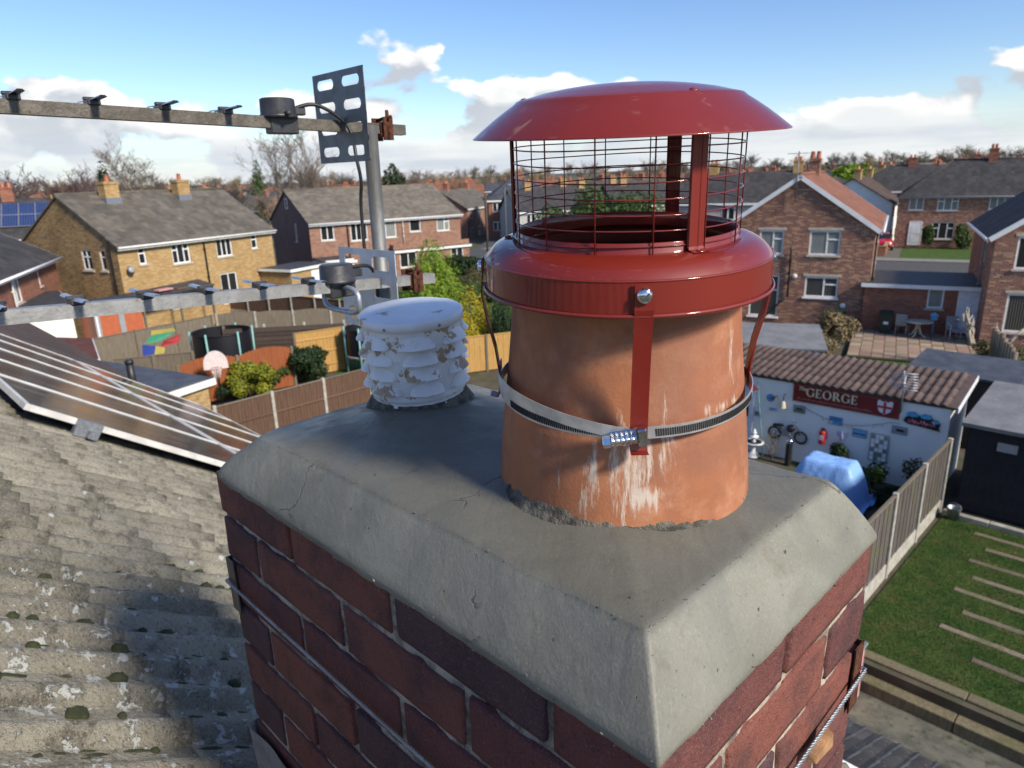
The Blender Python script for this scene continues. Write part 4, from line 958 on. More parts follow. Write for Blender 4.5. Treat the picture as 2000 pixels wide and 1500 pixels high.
# ================================================================== aerials
MX, MY = -.930, .428
mast = fthing('aerial_mast', 'grey steel aerial mast pole standing behind the chimney', 'mast', MX, MY, ZT-.9)
g = MB(); g.tube([(0, 0, 0), (.004, 0, 1.40)], .0135, 24); g.build('pole', MT['mast_steel'], mast)
g = MB(); g.lathe([(.0140, .99), (.0150, .992), (.0150, 1.022), (.0140, 1.024)], 24); g.build('cable_tie', MT['black_plastic'], mast)
g = MB(); g.tube([(-.02, -.02, .35), (.14, -.02, .35)], .01, 8); g.tube([(-.02, .02, .35), (.14, .02, .35)], .01, 8); g.build('bracket', MT['galvanised'], mast)
def aerial(label, bx, by0, by1, bz, tilt, slots, plate_mat, plate, n_el, dip_y, loop_, dz_l, bmat='aluminium_boom'):
    t = fthing('tv_aerial', label, 'aerial', bx, by1, ZT+bz)
    # local frame: -y along the boom to the tip
    L = by1-by0
    g = MB(); zs = lambda y: -tilt*y/L*-1 if False else tilt*(-y)/L
    bw = .0095
    vs = []
    for y in (0, -L):
        for x, z in ((-bw, -bw), (bw, -bw), (bw, bw), (-bw, bw)): vs.append((x+dz_l*(-y)/L, y, z+zs(y)))
    g.add(vs, [(0,1,2,3),(7,6,5,4),(0,4,5,1),(1,5,6,2),(2,6,7,3),(3,7,4,0)]); bm = g.build('boom', MT[bmat], t)
    for y in n_el:
        x0 = dz_l*(-y)/L; z0 = zs(y)+bw
        g = MB(); le = .052
        vs = []
        for i in range(9):
            s = -1+2*i/8
            for w_, h_ in ((-.0058, -.0018), (-.003, .0008), (.003, .0008), (.0058, -.0018)): vs.append((x0+s*le, y+w_+.001*s, z0+.0065+h_+.0015*abs(s)))
        g.add(vs, [(i*4+k, (i+1)*4+k, (i+1)*4+k+1, i*4+k+1) for i in range(8) for k in range(3)], 0, True)
        el = g.build('director', MT['clip_metal'], t)
        g = MB(); g.bbox(x0-.012, x0+.012, y-.009, y+.009, z0-.002, z0+.0075, .002); g.bbox(x0-.004, x0+.004, y-.011, y+.011, z0+.006, z0+.0105, .001); g.build('saddle', MT['black_plastic'], el)
    # reflector plate, upright, slotted
    (pw0, pw1, pz0, pz1, py, cols, rows) = plate
    xs = [pw0]; zs_ = [pz0]
    g = MB()
    cw = (pw1-pw0)/cols; rh = (pz1-pz0)/rows; th_ = .0012
    for ci in range(cols):
        for ri in range(rows):
            xa, za = pw0+ci*cw, pz0+ri*rh; mx, mz = xa+cw/2, za+rh/2; hw, hh = cw*slots[0], rh*slots[1]; r = min(hw, hh)*slots[2]
            N = 24; inn = []; outr = []
            for k in range(N):
                a = 2*math.pi*(k+.5)/N
                ux, uz = math.cos(a), math.sin(a); px_ = hw-r; pz_ = hh-r
                sx, sz = math.copysign(1, ux), math.copysign(1, uz); inn.append((mx+sx*px_+ux*r, mz+sz*pz_+uz*r))
                m_ = max(abs(ux), abs(uz)); outr.append((mx+ux/m_*cw/2, mz+uz/m_*rh/2))
            vs = []
            for (x, z) in inn+outr: vs.append((x, py-th_/2, z))
            for (x, z) in inn+outr: vs.append((x, py+th_/2, z))
            fs = []
            for k in range(N):
                l = (k+1) % N
                fs += [(k, l, N+l, N+k), (2*N+k, 3*N+k, 3*N+l, 2*N+l), (k, 2*N+k, 2*N+l, l)]
            for k in range(N):
                l = (k+1) % N; fs.append((N+k, N+l, 3*N+l, 3*N+k))
            g.add(vs, fs)
            # square corners of the cell
            for sx in (-1, 1):
                for sz in (-1, 1):
                    c = (mx+sx*cw/2, mz+sz*rh/2); ks = sorted(range(N), key=lambda k: (outr[k][0]-c[0])**2+(outr[k][1]-c[1])**2)[:2]
                    for yy in (py-th_/2, py+th_/2): g.add([(c[0], yy, c[1]), (outr[ks[0]][0], yy, outr[ks[0]][1]), (outr[ks[1]][0], yy, outr[ks[1]][1])], [(0, 1, 2)])
    g.build('reflector', plate_mat, t)
    # dipole box
    dzb = zs(dip_y)+bw; x0 = dz_l*(-dip_y)/L
    g = MB(); g.lathe([(.0005, .030), (.024, .030), (.0265, .0285), (.0275, .004), (.0295, .003), (.0295, -.002), (.0005, -.002)], 40, Matrix.Translation((x0, dip_y, dzb)) @ Matrix.Diagonal((1.0, 1.12, 1, 1)))
    g.bbox(x0-.012, x0+.012, dip_y-.022, dip_y+.03, dzb-.028, dzb, .002); g.bbox(x0-.007, x0+.007, dip_y+.02, dip_y+.05, dzb+.004, dzb+.018, .002); g.build('dipole_box', MT['black_plastic'], t)
    if loop_:
        g = MB(); lp = []
        for k in range(25):
            a = 2*math.pi*k/24; 
            lp.append((x0+.058*math.copysign(abs(math.cos(a))**.5, math.cos(a)), dip_y+.004, dzb-.026+.022*math.copysign(abs(math.sin(a))**.6, math.sin(a))-.006))
        g.tube(lp[:-1], .0048, 10, closed=True); g.build('folded_dipole', MT['clip_metal'], t)
    else:
        g = MB(); g.tube([(x0-.055, dip_y, dzb+.004), (x0-.028, dip_y, dzb+.004)], .004, 8); g.tube([(x0+.028, dip_y, dzb+.004), (x0+.04, dip_y, dzb+.004)], .004, 8); g.build('dipole_rod', MT['black_plastic'], t)
    g = MB(); g.bbox(-.014, .014, -L*0-.062, -.036, -.013, .013, .002); g.box(-.02, -.016, -.06, -.038, -.02, .022); g.box(.016, .02, -.06, -.038, -.02, .022); g.tube([(-.018, -.049, .018), (.03, -.049, .022)], .0032, 8); g.tube([(.018, -.049, -.02), (.018, -.049, .02), (.012, -.045, .034)], .0035, 8); g.build('clamp', MT['rust'], t)
    return t
ta = aerial('upper TV aerial with dark slotted plate on a long square boom', -.975, -.75, .540, .497, .035, (.33, .22, .95), MT['grey_plate'],
       (-.078, .092, -.060, .098, -.145, 2, 4), [-.355-.098*k for k in range(9)], -.262, False, -.02)
tb = aerial('lower TV aerial with pale slotted plate and folded loop dipole', -.880, -.75, .515, .213, .068, (.29, .25, .5), MT['light_plate'],
       (-.125, .062, -.085, .068, -.130, 2, 3), [-.275-.088*k for k in range(9)], -.218, True, .04, 'aluminium_clean')
g = MB()
cabp = [F(-.98, .30, ZT+.525), F(-.965, .345, ZT+.535), F(-.955, .40, ZT+.50), F(-.935, .40, ZT+.44), F(-.935, .405, ZT+.40), F(-.948, .408, ZT+.34), F(-.948, .408, ZT+.12), F(-.950, .408, ZT-.12), F(-.95, .408, ZT-.5)]
def smooth_path(P, n=8):
    out = []
    for i in range(len(P)-1):
        p0, p1, p2, p3 = P[max(0, i-1)], P[i], P[i+1], P[min(len(P)-1, i+2)]
        for k in range(n):
            t = k/n; out.append(.5*((2*p1)+(p2-p0)*t+(2*p0-5*p1+4*p2-p3)*t*t+(3*p1-p0-3*p2+p3)*t**3))
    return out+[P[-1]]
g.tube(smooth_path(cabp), .0034, 8)
tag(g.build('coaxial_cable', MT['black_rubber']), 'black coaxial cable running from the upper aerial down the mast', 'cable')
g = MB(); g.tube(smooth_path([F(-.88, .335, ZT+.255), F(-.885, .375, ZT+.25), F(-.905, .40, ZT+.215), F(-.915, .405, ZT+.17), F(-.93, .405, ZT+.05), F(-.935, .405, ZT-.4)]), .0034, 8)
tag(g.build('coaxial_cable', MT['black_rubber']), 'black coaxial cable leaving the lower aerial drum', 'cable')
# ================================================================== ground
g = MB(); S = 3000
g.quad((-S, -S, -.42), (S, -S, -.42), (S, S, -.42), (-S, S, -.42)); struct(g.build('ground', MT['far_ground']))
def sheet(name, pts, z, mat, label=None, frame=False, kind='structure'):
    P = [(F(*p, z) if frame else Vector((p[0], p[1], z))) for p in pts]
    g = MB(); n = len(P); g.add(P, [tuple(range(n))]); return struct(g.build(name, mat), label, kind)
# gardens sit on a slightly raised bed of earth
g = MB(); a = [F(-34, 10.2), F(14, 10.2), F(14, 60), F(-34, 60)]
g.add([(p.x, p.y, -.03) for p in a]+[(p.x, p.y, -.5) for p in a], [(0,1,2,3),(0,4,5,1),(1,5,6,2),(2,6,7,3),(3,7,4,0)]); struct(g.build('garden_ground', MT['earth']))
sheet('yard', [(-14, 2), (9, 2), (9, 10.05), (-14, 10.05)], -.40, MT['concrete_old'], None, True)
sheet('lawn', [(-3.05, 10.5), (5, 10.5), (5, 16.6), (-3.05, 16.6)], .0, MT['lawn'], None, True)
def grass(name, x0, x1, y0, y1, n, seed, hmax=.05, frame=True, label='short mown grass blades'):
    r = random.Random(seed); g = MB(); vs = []; fs = []
    for k in range(n):
        x, y = r.uniform(x0, x1), r.uniform(y0, y1); a = r.uniform(0, 6.28); h = r.uniform(.4, 1)*hmax; w_ = .003+.004*r.random(); l = r.uniform(-.02, .02)
        p = F(x, y, .0) if frame else Vector((x, y, 0))
        b_ = len(vs); vs += [(p.x-w_*math.cos(a), p.y-w_*math.sin(a), p.z), (p.x+w_*math.cos(a), p.y+w_*math.sin(a), p.z), (p.x+l, p.y+l*r.uniform(-1, 1), p.z+h)]; fs.append((b_, b_+1, b_+2))
    g.add(vs, fs); o = g.build(name, MT['grass_blade']); return struct(o, label, 'stuff')
grass('grass', -3.05, 1.6, 10.55, 16.5, 95000, 5, .032)

# ---------------- sleepers, kerbs, planks in the near garden
def fbox(name, label, cat, x, y, z, dx, dy, dz, mat, bev=.006, rz=0, group=None):
    g = MB(); g.bbox(0, dx, 0, dy, 0, dz, bev); o = g.build(name, mat, None, F(x, y, z), rz-TH); return tag(o, label, cat, group)
ends = ['left end by the fence', 'middle', 'right']
for i in range(3):
    fbox('sleeper', 'weathered timber sleeper on the upper step edging the lawn, %s' % ends[i], 'sleeper', -3.0+i*1.82, 10.32+.005*i, -.2, 1.81, .20, .21+.004*i, MT['sleeper_wood'], .012, 0, 'garden sleepers')
    fbox('sleeper', 'weathered timber sleeper on the lower step beside the yard, %s' % ends[i], 'sleeper', -3.05+i*1.82, 9.98-.004*i, -.41, 1.81, .32, .21, MT['sleeper_wood'], .012, 0, 'garden sleepers')
kr = random.Random(4)
for i in range(5):
    fbox('kerb', ['pale concrete kerb before the black shed, leftmost piece', 'pale concrete kerb before the black shed, second piece', 'pale concrete kerb before the black shed, third piece', 'pale concrete kerb before the black shed, fourth piece', 'pale concrete kerb before the black shed, rightmost piece'][i], 'kerb', -3.1+i*.92, 16.5, -.02, .905, .15, .13, MT['concrete_pale'], .008, kr.uniform(-.015, .015), 'concrete kerbs')
plk = [(-2.35, 16.02, 1.3), (-2.02, 15.40, 1.25), (-2.16, 14.72, 1.3), (-1.95, 14.05, 1.2), (-2.10, 13.42, 1.35), (-1.80, 12.70, 1.25), (-1.98, 12.02, 1.3), (-1.36, 11.38, 1.3)]
ordn = ['farthest, nearest the kerb', 'second from the kerb', 'third from the kerb', 'fourth from the kerb', 'fifth from the kerb', 'sixth from the kerb', 'seventh from the kerb', 'closest to the sleepers']
for i, (x, y, L) in enumerate(plk):
    fbox('stepping_plank', 'worn timber stepping plank sunk in the lawn, %s' % ordn[i], 'plank', x, y-.06, -.068, L, .14, .084, MT['plank_wood'], .012, kr.uniform(-.04, .03), 'stepping planks across the lawn')

# ---------------- fences
def board_fence(name, label, P, Q, h, mat, post_mat, nb, npan, group=None, top_rail=True, gravel=True, curve=0, each=True, zb=0, rails=False, flip=1, postw=.1, capm=None):
    P, Q = Vector((*P, zb)), Vector((*Q, zb)); d = Q-P; L = d.length; rz = math.atan2(d.y, d.x)
    t = thing(name, label, 'fence', P, rz, group)
    pl = L/npan
    for i in range(npan+1):
        g = MB(); g.bbox(i*pl-postw/2, i*pl+postw/2, -postw/2, postw/2, -.3, h+.06, .012); g.build('post', post_mat, t)
    if not each: g = MB()
    base = .28 if gravel else .03
    for i in range(npan):
        x0, x1 = i*pl+postw/2, (i+1)*pl-postw/2
        if gravel:
            q = MB(); q.bbox(x0, x1, -.025, .025, -.1, .28, .006); q.build('gravel_board', MT['concrete_pale'] if post_mat == MT['concrete_pale'] else mat, t)
        bw = (x1-x0)/nb
        for k in range(nb):
            s = (k+.5)/nb*2-1; hh = h+curve*(1-s*s)
            if each: g = MB()
            a = x0+k*bw
            vs = [(a, -.006, base), (a+bw*1.08, .004, base), (a+bw*1.08, .016, base), (a, .016, base), (a, -.006, hh), (a+bw*1.08, .004, hh), (a+bw*1.08, .016, hh), (a, .016, hh)]
            g.add([(x, y*flip+(.004*(k % 2)), z) for x, y, z in vs], [(0,3,2,1),(4,5,6,7),(0,1,5,4),(1,2,6,5),(2,3,7,6),(3,0,4,7)])
            if each: g.build('board', mat, t)
        if top_rail and not curve:
            q = MB(); q.bbox(x0, x1, -.03, .035, h-.005, h+.03, .006); q.build('capping_rail', capm or mat, t)
        if rails:
            for zz in (.55, 1.15):
                q = MB(); q.bbox(x0, x1, -.045*flip if flip > 0 else .012, -.010 if flip > 0 else .045, zz, zz+.06, .006); q.build('rail', mat, t)
    if not each:
        o = g.build('boarding', mat, t); o['kind'] = 'stuff'
    return t
a0, a1 = F(-3.17, 9.3), F(-3.20, 16.72)
board_fence('fence', 'grey weathered board fence with concrete posts along the near lawn', a0[:2], a1[:2], 1.72, MT['fence_grey'], MT['concrete_pale'], 14, 4, capm=MT['fence_weathered'])
CP = MT['concrete_pale']
board_fence('fence', 'dark brown boarded fence with cream concrete posts just beyond the chimney vent', (-8.3, 18.3), (-2.3, 24.5), 1.78, MT['fence_brown'], CP, 16, 5, each=False, gravel=False, capm=MT['fence_weathered'], rails=True)
board_fence('fence', 'orange-red fence with curved panel tops behind the basketball hoop', (-11.9, 23.9), (-8.55, 26.3), 1.55, MT['fence_orange'], MT['fence_weathered'], 16, 2, each=False, gravel=False, curve=.18, top_rail=False)
g_ = board_fence('fence', 'bright new yellow timber fence panel standing behind the dark bushes', (-8.75, 27.4), (-7.0, 28.5), 1.85, MT['fence_yellow'], MT['fence_weathered'], 14, 1, each=False, gravel=False)
for zz in (.35, .95, 1.5):
    q = MB(); q.bbox(.05, 2.0, -.035, -.008, zz, zz+.07, .006); q.build('rail', MT['fence_yellow'], g_)
# dark slatted fence, horizontal slats each its own part
t = thing('fence', 'dark brown fence of horizontal waney slats behind the trampoline', 'fence', (-12.2, 28.95, 0), math.atan2(.55, 5.2))
for k in range(9):
    g = MB(); wob = random.Random(k); vs = []
    for i in range(13):
        x = i*.42; vs += [(x, -.03, .1+k*.19+wob.uniform(-.012, .012)), (x, .0, .30+k*.19)]
    g.add(vs, [(2*i, 2*i+2, 2*i+3, 2*i+1) for i in range(12)]); g.build('slat', MT['fence_dark'], t)
for i in range(4):
    g = MB(); g.bbox(i*1.68-.05, i*1.68+.05, 0, .1, -.2, 1.95, .01); g.build('post', CP if i else MT['fence_weathered'], t)
board_fence('fence', 'long grey vertical board fence crossing behind the gardens', (-17.3, 28.0), (-14.2, 32.6), 1.75, MT['fence_weathered'], MT['fence_weathered'], 18, 3, each=False, gravel=False)
board_fence('fence', 'long grey board fence with uneven panels before the brick houses', (-14.1, 32.9), (-3.4, 34.0), 1.75, MT['fence_weathered'], CP, 18, 6, each=False, gravel=False, curve=.06, top_rail=False)
board_fence('fence', 'low far fence with concrete posts in front of the yellow brick house', (-17.6, 43.0), (-6.0, 35.6), 1.45, MT['fence_brown'], CP, 14, 7, each=False, gravel=True)
board_fence('fence', 'yellow-brown woven fence panel under the golden conifer', (-2.6, 27.0), (.6, 28.2), 1.5, MT['fence_yellow'], MT['fence_weathered'], 14, 2, each=False, gravel=False)
board_fence('fence', 'old grey close board fence left of the orange one', (-14.6, 24.6), (-12.0, 25.4), 1.7, MT['fence_weathered'], MT['fence_weathered'], 16, 2, each=False, gravel=False)
sheet('lawn', [(-16, 24), (-8.5, 27), (-9, 32.5), (-15, 32)], .012, MT['lawn'])
sheet('lawn', [(-8, 20), (-2, 26), (-3, 33), (-7, 32)], .008, MT['lawn'])
sheet('lawn', [(-14, 34), (-3, 35), (-6, 50), (-17, 46)], .012, MT['lawn'])

# ================================================================== houses
def holes_face(g, O, ux, w, h, holes, nrm, rev=.09, mi=0, zb=0):
    xs = sorted({0, w, *[q for hh in holes for q in hh[:2]]}); zs = sorted({zb, h, *[q for hh in holes for q in hh[2:]]})
    O = Vector(O); ux = Vector(ux)
    P = lambda x, z, d=0: O+ux*x+Vector((0, 0, z))-nrm*d
    for i in range(len(xs)-1):
        for j in range(len(zs)-1):
            mx, mz = (xs[i]+xs[i+1])/2, (zs[j]+zs[j+1])/2
            if any(a < mx < b_ and c < mz < d for a, b_, c, d in holes): continue
            g.quad(P(xs[i], zs[j]), P(xs[i+1], zs[j]), P(xs[i+1], zs[j+1]), P(xs[i], zs[j+1]), mi)
    for a, b_, c, d in holes:
        g.quad(P(a, c), P(a, c, rev), P(b_, c, rev), P(b_, c), mi); g.quad(P(a, d), P(b_, d), P(b_, d, rev), P(a, d, rev), mi)
        g.quad(P(a, c), P(a, d), P(a, d, rev), P(a, c, rev), mi); g.quad(P(b_, c), P(b_, c, rev), P(b_, d, rev), P(b_, d), mi)
def window(parent, O, ux, nrm, x0, x1, z0, z1, style='3', glass='window_glass', sill='stone_sill', lintel=None, rev=.07, frame='upvc', fwd=.075, silltop=True, name='window'):
    O, ux, nrm = Vector(O), Vector(ux), Vector(nrm)
    Mw = Matrix(((ux.x, -nrm.x, 0, O.x), (ux.y, -nrm.y, 0, O.y), (0, 0, 1, O.z), (0, 0, 0, 1)))      # local y goes inward
    g = MB(); d0, d1 = rev-.025, rev+.03; f = fwd
    def bar(a, b_, c, d, dd=0): g.bbox(a, b_, d0-dd, d1, c, d, .006, M=Mw)
    bar(x0, x1, z0, z0+f); bar(x0, x1, z1-f, z1); bar(x0, x0+f, z0+f, z1-f); bar(x1-f, x1, z0+f, z1-f)
    W, Hh = x1-x0-2*f, z1-z0-2*f; ax, az = x0+f, z0+f
    panes = []
    cols = {'1': [1], '2': [.5, .5], '3': [.33, .34, .33], '4': [.25]*4, 'T': [1], 'big': [.62, .38], 'bay': [.5, .5], '2t': [.5, .5], '3t': [.3, .4, .3], 'lr': [.58, .42]}[style]
    x = ax
    for i, c in enumerate(cols):
        cw = W*c; xa, xb = x, x+cw
        if i: bar(xa-.035, xa+.035, z0+f, z1-f); xa += .035
        if i < len(cols)-1: xb -= .035
        split = style in ('T', '2t') or (style == '3t' and i != 1) or (style in ('big', 'lr') and i == 1)
        if split:
            zs = az+Hh*.66; bar(xa, xb, zs-.035, zs+.035, .008); panes += [(xa, xb, az, zs-.035), (xa, xb, zs+.035, az+Hh)]
        else: panes.append((xa, xb, az, az+Hh))
        x += cw
    wd_ = g.build(name, MT[frame], parent)
    for (a, b_, c, d) in panes:
        q = MB(); q.box(a-.004, b_+.004, rev-.004, rev+.012, c-.004, d+.004, M=Mw); q.build('pane', MT[glass], wd_)
    if sill:
        q = MB(); q.bbox(x0-.08, x1+.08, -.07, rev, z0-.09, z0-.001, .01, M=Mw); q.build('sill', MT[sill], wd_)
    if lintel:
        q = MB(); q.bbox(x0-.1, x1+.1, -.02, rev-.03, z1+.001, z1+.13, .01, M=Mw); q.build('lintel', MT[lintel], wd_)
    return wd_
def gable_house(label, P, e, W, D, eave, ridge, axis, wallm, roofm, wins, chim=(), name='house', gable_wall=None, over=.28, fascia='upvc', barge='upvc', zb=-.4, hip=0, group=None, ridge_mat=None, doors=(), pipes=()):
    """P near corner on the ground, e unit direction of the front face (x); y goes back. axis 'x': ridge parallel to the front."""
    e = Vector((*e, 0)).normalized(); rz = math.atan2(e.y, e.x)
    t = thing(name, label, 'house', (P[0], P[1], 0), rz, group)
    faces = {'front': ((0,0,0), (1,0,0), W, (0,-1,0)), 'left': ((0,D,0), (0,-1,0), D, (-1,0,0)), 'right': ((W,0,0), (0,1,0), D, (1,0,0)), 'back': ((W,D,0), (-1,0,0), W, (0,1,0))}
    g = MB(); mats = [MT[wallm], MT[gable_wall or wallm]]
    for fn, (O, ux, ww, nr) in faces.items():
        isg = (fn in ('left', 'right')) == (axis == 'x')
        hl = [(x0, x1, z0, z1) for (f_, x0, x1, z0, z1, *_) in wins if f_ == fn and z1 < eave]
        holes_face(g, O, ux, ww, eave, hl, Vector(nr), mi=1 if isg and gable_wall else 0, zb=zb)
        if isg and not hip:
            O_ = Vector(O); u_ = Vector(ux); g.tri(O_+Vector((0,0,eave)), O_+u_*ww+Vector((0,0,eave)), O_+u_*(ww/2)+Vector((0,0,ridge-.1)), 1 if gable_wall else 0)
    g.build('wall', mats, t)
    for (f_, x0, x1, z0, z1, *kw) in wins:
        O, ux, ww, nr = faces[f_]; k = dict(kw[0]) if kw else {}
        if z1 >= eave: k['rev'] = -.02
        window(t, O, ux, nr, x0, x1, z0, z1, **k)
    # roof
    g = MB(); o = over; v = .12
    if axis == 'x':
        sl = (ridge-eave)/(D/2); ez = eave-sl*o; hx = hip
        A_, B_, C_, D_ = (-v, -o, ez), (W+v, -o, ez), (W+v-hx-(v if hx else 0), D/2, ridge), (-v+hx, D/2, ridge)
        g.slab(A_, B_, C_, D_, .09); g.slab((W+v, D+o, ez), (-v, D+o, ez), D_, C_, .09)
        if hip:
            g.slab((-v, D+o, ez), A_, D_, (D_[0]+.01, D_[1]+.01, D_[2]), .09); g.slab(B_, (W+v, D+o, ez), C_, (C_[0]-.01, C_[1]-.01, C_[2]), .09)
    else:
        sl = (ridge-eave)/(W/2); ez = eave-sl*o
        g.slab((-o, D+v, ez), (-o, -v, ez), (W/2, -v, ridge), (W/2, D+v, ridge), .09); g.slab((W+o, -v, ez), (W+o, D+v, ez), (W/2, D+v, ridge), (W/2, -v, ridge), .09)
    rf = g.build('roof', MT[roofm], t)
    g = MB()
    if axis == 'x': g.tube([(-v+hip, D/2, ridge+.0), (W+v-hip, D/2, ridge+.0)], .10, 8)
    else: g.tube([(W/2, -v, ridge+.0), (W/2, D+v, ridge+.0)], .10, 8)
    if hip and axis == 'x':
        for (a, b_) in (((-v, -o, ez), (-v+hip, D/2, ridge)), ((-v, D+o, ez), (-v+hip, D/2, ridge)), ((W+v, -o, ez), (W+v-hip, D/2, ridge)), ((W+v, D+o, ez), (W+v-hip, D/2, ridge))): g.tube([a, b_], .09, 6)
    g.build('ridge_cap', MT[ridge_mat or roofm], rf)
    # fascia, gutter, bargeboards
    if axis == 'x':
        for s_, yy in ((-1, -o), (1, D+o)):
            g = MB(); g.box(-v+.01, W+v-.01, min(yy, yy-s_*.03)+s_*.004, max(yy, yy-s_*.03)+s_*.004, ez-.20, ez-.02); g.build('fascia', MT[fascia], rf)
            g = MB(); g.tube([(-v, yy+s_*.065, ez-.06), (W+v, yy+s_*.065, ez-.06)], .055, 8); g.build('gutter', MT[fascia], rf)
        if not hip and barge:
            for xx in (-v-.012, W+v+.012):
                for yy in (-o, D+o):
                    g = MB(); g.slab((xx-.012, yy, ez+.0), (xx+.012, yy, ez+.0), (xx+.012, D/2, ridge+.0), (xx-.012, D/2, ridge+.0), .17); g.build('bargeboard', MT[barge], rf)
    else:
        for xx in (-o, W+o):
            s_ = -1 if xx < 0 else 1
            g = MB(); g.box(min(xx, xx-s_*.03)+s_*.004, max(xx, xx-s_*.03)+s_*.004, -v+.01, D+v-.01, ez-.20, ez-.02); g.build('fascia', MT[fascia], rf)
            g = MB(); g.tube([(xx+s_*.065, -v, ez-.06), (xx+s_*.065, D+v, ez-.06)], .055, 8); g.build('gutter', MT[fascia], rf)
            if barge:
                for yy in (-v-.014, D+v+.014):
                    g = MB(); g.slab((xx, yy-.012, ez), (xx, yy+.012, ez), (W/2, yy+.012, ridge), (W/2, yy-.012, ridge), .20 if xx > 0 else -.20); g.build('bargeboard', MT[barge], rf)
    for (cx, cy, cw, cd, ch, cm, npots) in chim:
        g = MB(); g.box(cx-cw/2, cx+cw/2, cy-cd/2, cy+cd/2, eave, ridge+ch-.15); g.box(cx-cw/2-.04, cx+cw/2+.04, cy-cd/2-.04, cy+cd/2+.04, ridge+ch-.15, ridge+ch); ck = g.build('chimney', MT[cm], t)
        g = MB(); zz = ridge+ch*.0-.25; g.box(cx-cw/2-.05, cx+cw/2+.05, cy-cd/2-.05, cy+cd/2+.05, zz-.5, zz); g.build('flashing', MT['lead_sheet'], ck)
        for k in range(npots):
            px_ = cx+(k-(npots-1)/2)*.3; g = MB(); g.lathe([(.13, ridge+ch-.02), (.12, ridge+ch+.2), (.10, ridge+ch+.36), (.12, ridge+ch+.38), (.09, ridge+ch+.38), (.08, ridge+ch)], 12, Matrix.Translation((px_, cy, 0))); g.build('chimney_pot', MT['terracotta_brick'], ck)
    for (f_, x0, x1, z0, z1, mm) in doors:
        O, ux, ww, nr = faces[f_]; O, ux, nr = Vector(O), Vector(ux), Vector(nr)
        Mw = Matrix(((ux.x, -nr.x, 0, O.x), (ux.y, -nr.y, 0, O.y), (0, 0, 1, 0), (0, 0, 0, 1)))
        g = MB(); g.bbox(x0, x1, -.035, .02, z0, z1, .01, M=Mw)
        for zz in (.12, .5): g.bbox(x0+.12, x1-.12, -.05, -.03, z0+(z1-z0)*zz, z0+(z1-z0)*(zz+.32), .012, M=Mw)
        dr = g.build('door', MT[mm], t)
        q = MB(); q.bbox(x0-.07, x0, -.05, .02, z0, z1+.07, .008, M=Mw); q.bbox(x1, x1+.07, -.05, .02, z0, z1+.07, .008, M=Mw); q.bbox(x0, x1, -.05, .02, z1, z1+.07, .008, M=Mw); q.build('door_frame', MT['upvc'], dr)
        q = MB(); q.tube([Mw @ Vector((x1-.1, -.05, z0+1.0)), Mw @ Vector((x1-.1, -.09, z0+1.0)), Mw @ Vector((x1-.22, -.09, z0+1.0))], .014, 6); q.build('handle', MT['metal_grey'], dr)
    for (f_, x, z0, z1, mm) in pipes:
        O, ux, ww, nr = faces[f_]; O, ux, nr = Vector(O), Vector(ux), Vector(nr)
        p = O+ux*x+nr*.09; g = MB(); g.tube([p+Vector((0,0,z0)), p+Vector((0,0,z1-.25)), p+Vector((0,0,z1))+nr*.12], .045, 8)
        for zz in (z0+.8, (z0+z1)/2, z1-.7): g.box(p.x-.07, p.x+.07, p.y-.07, p.y+.07, zz, zz+.05)
        g.build('downpipe', MT[mm], t)
    return t
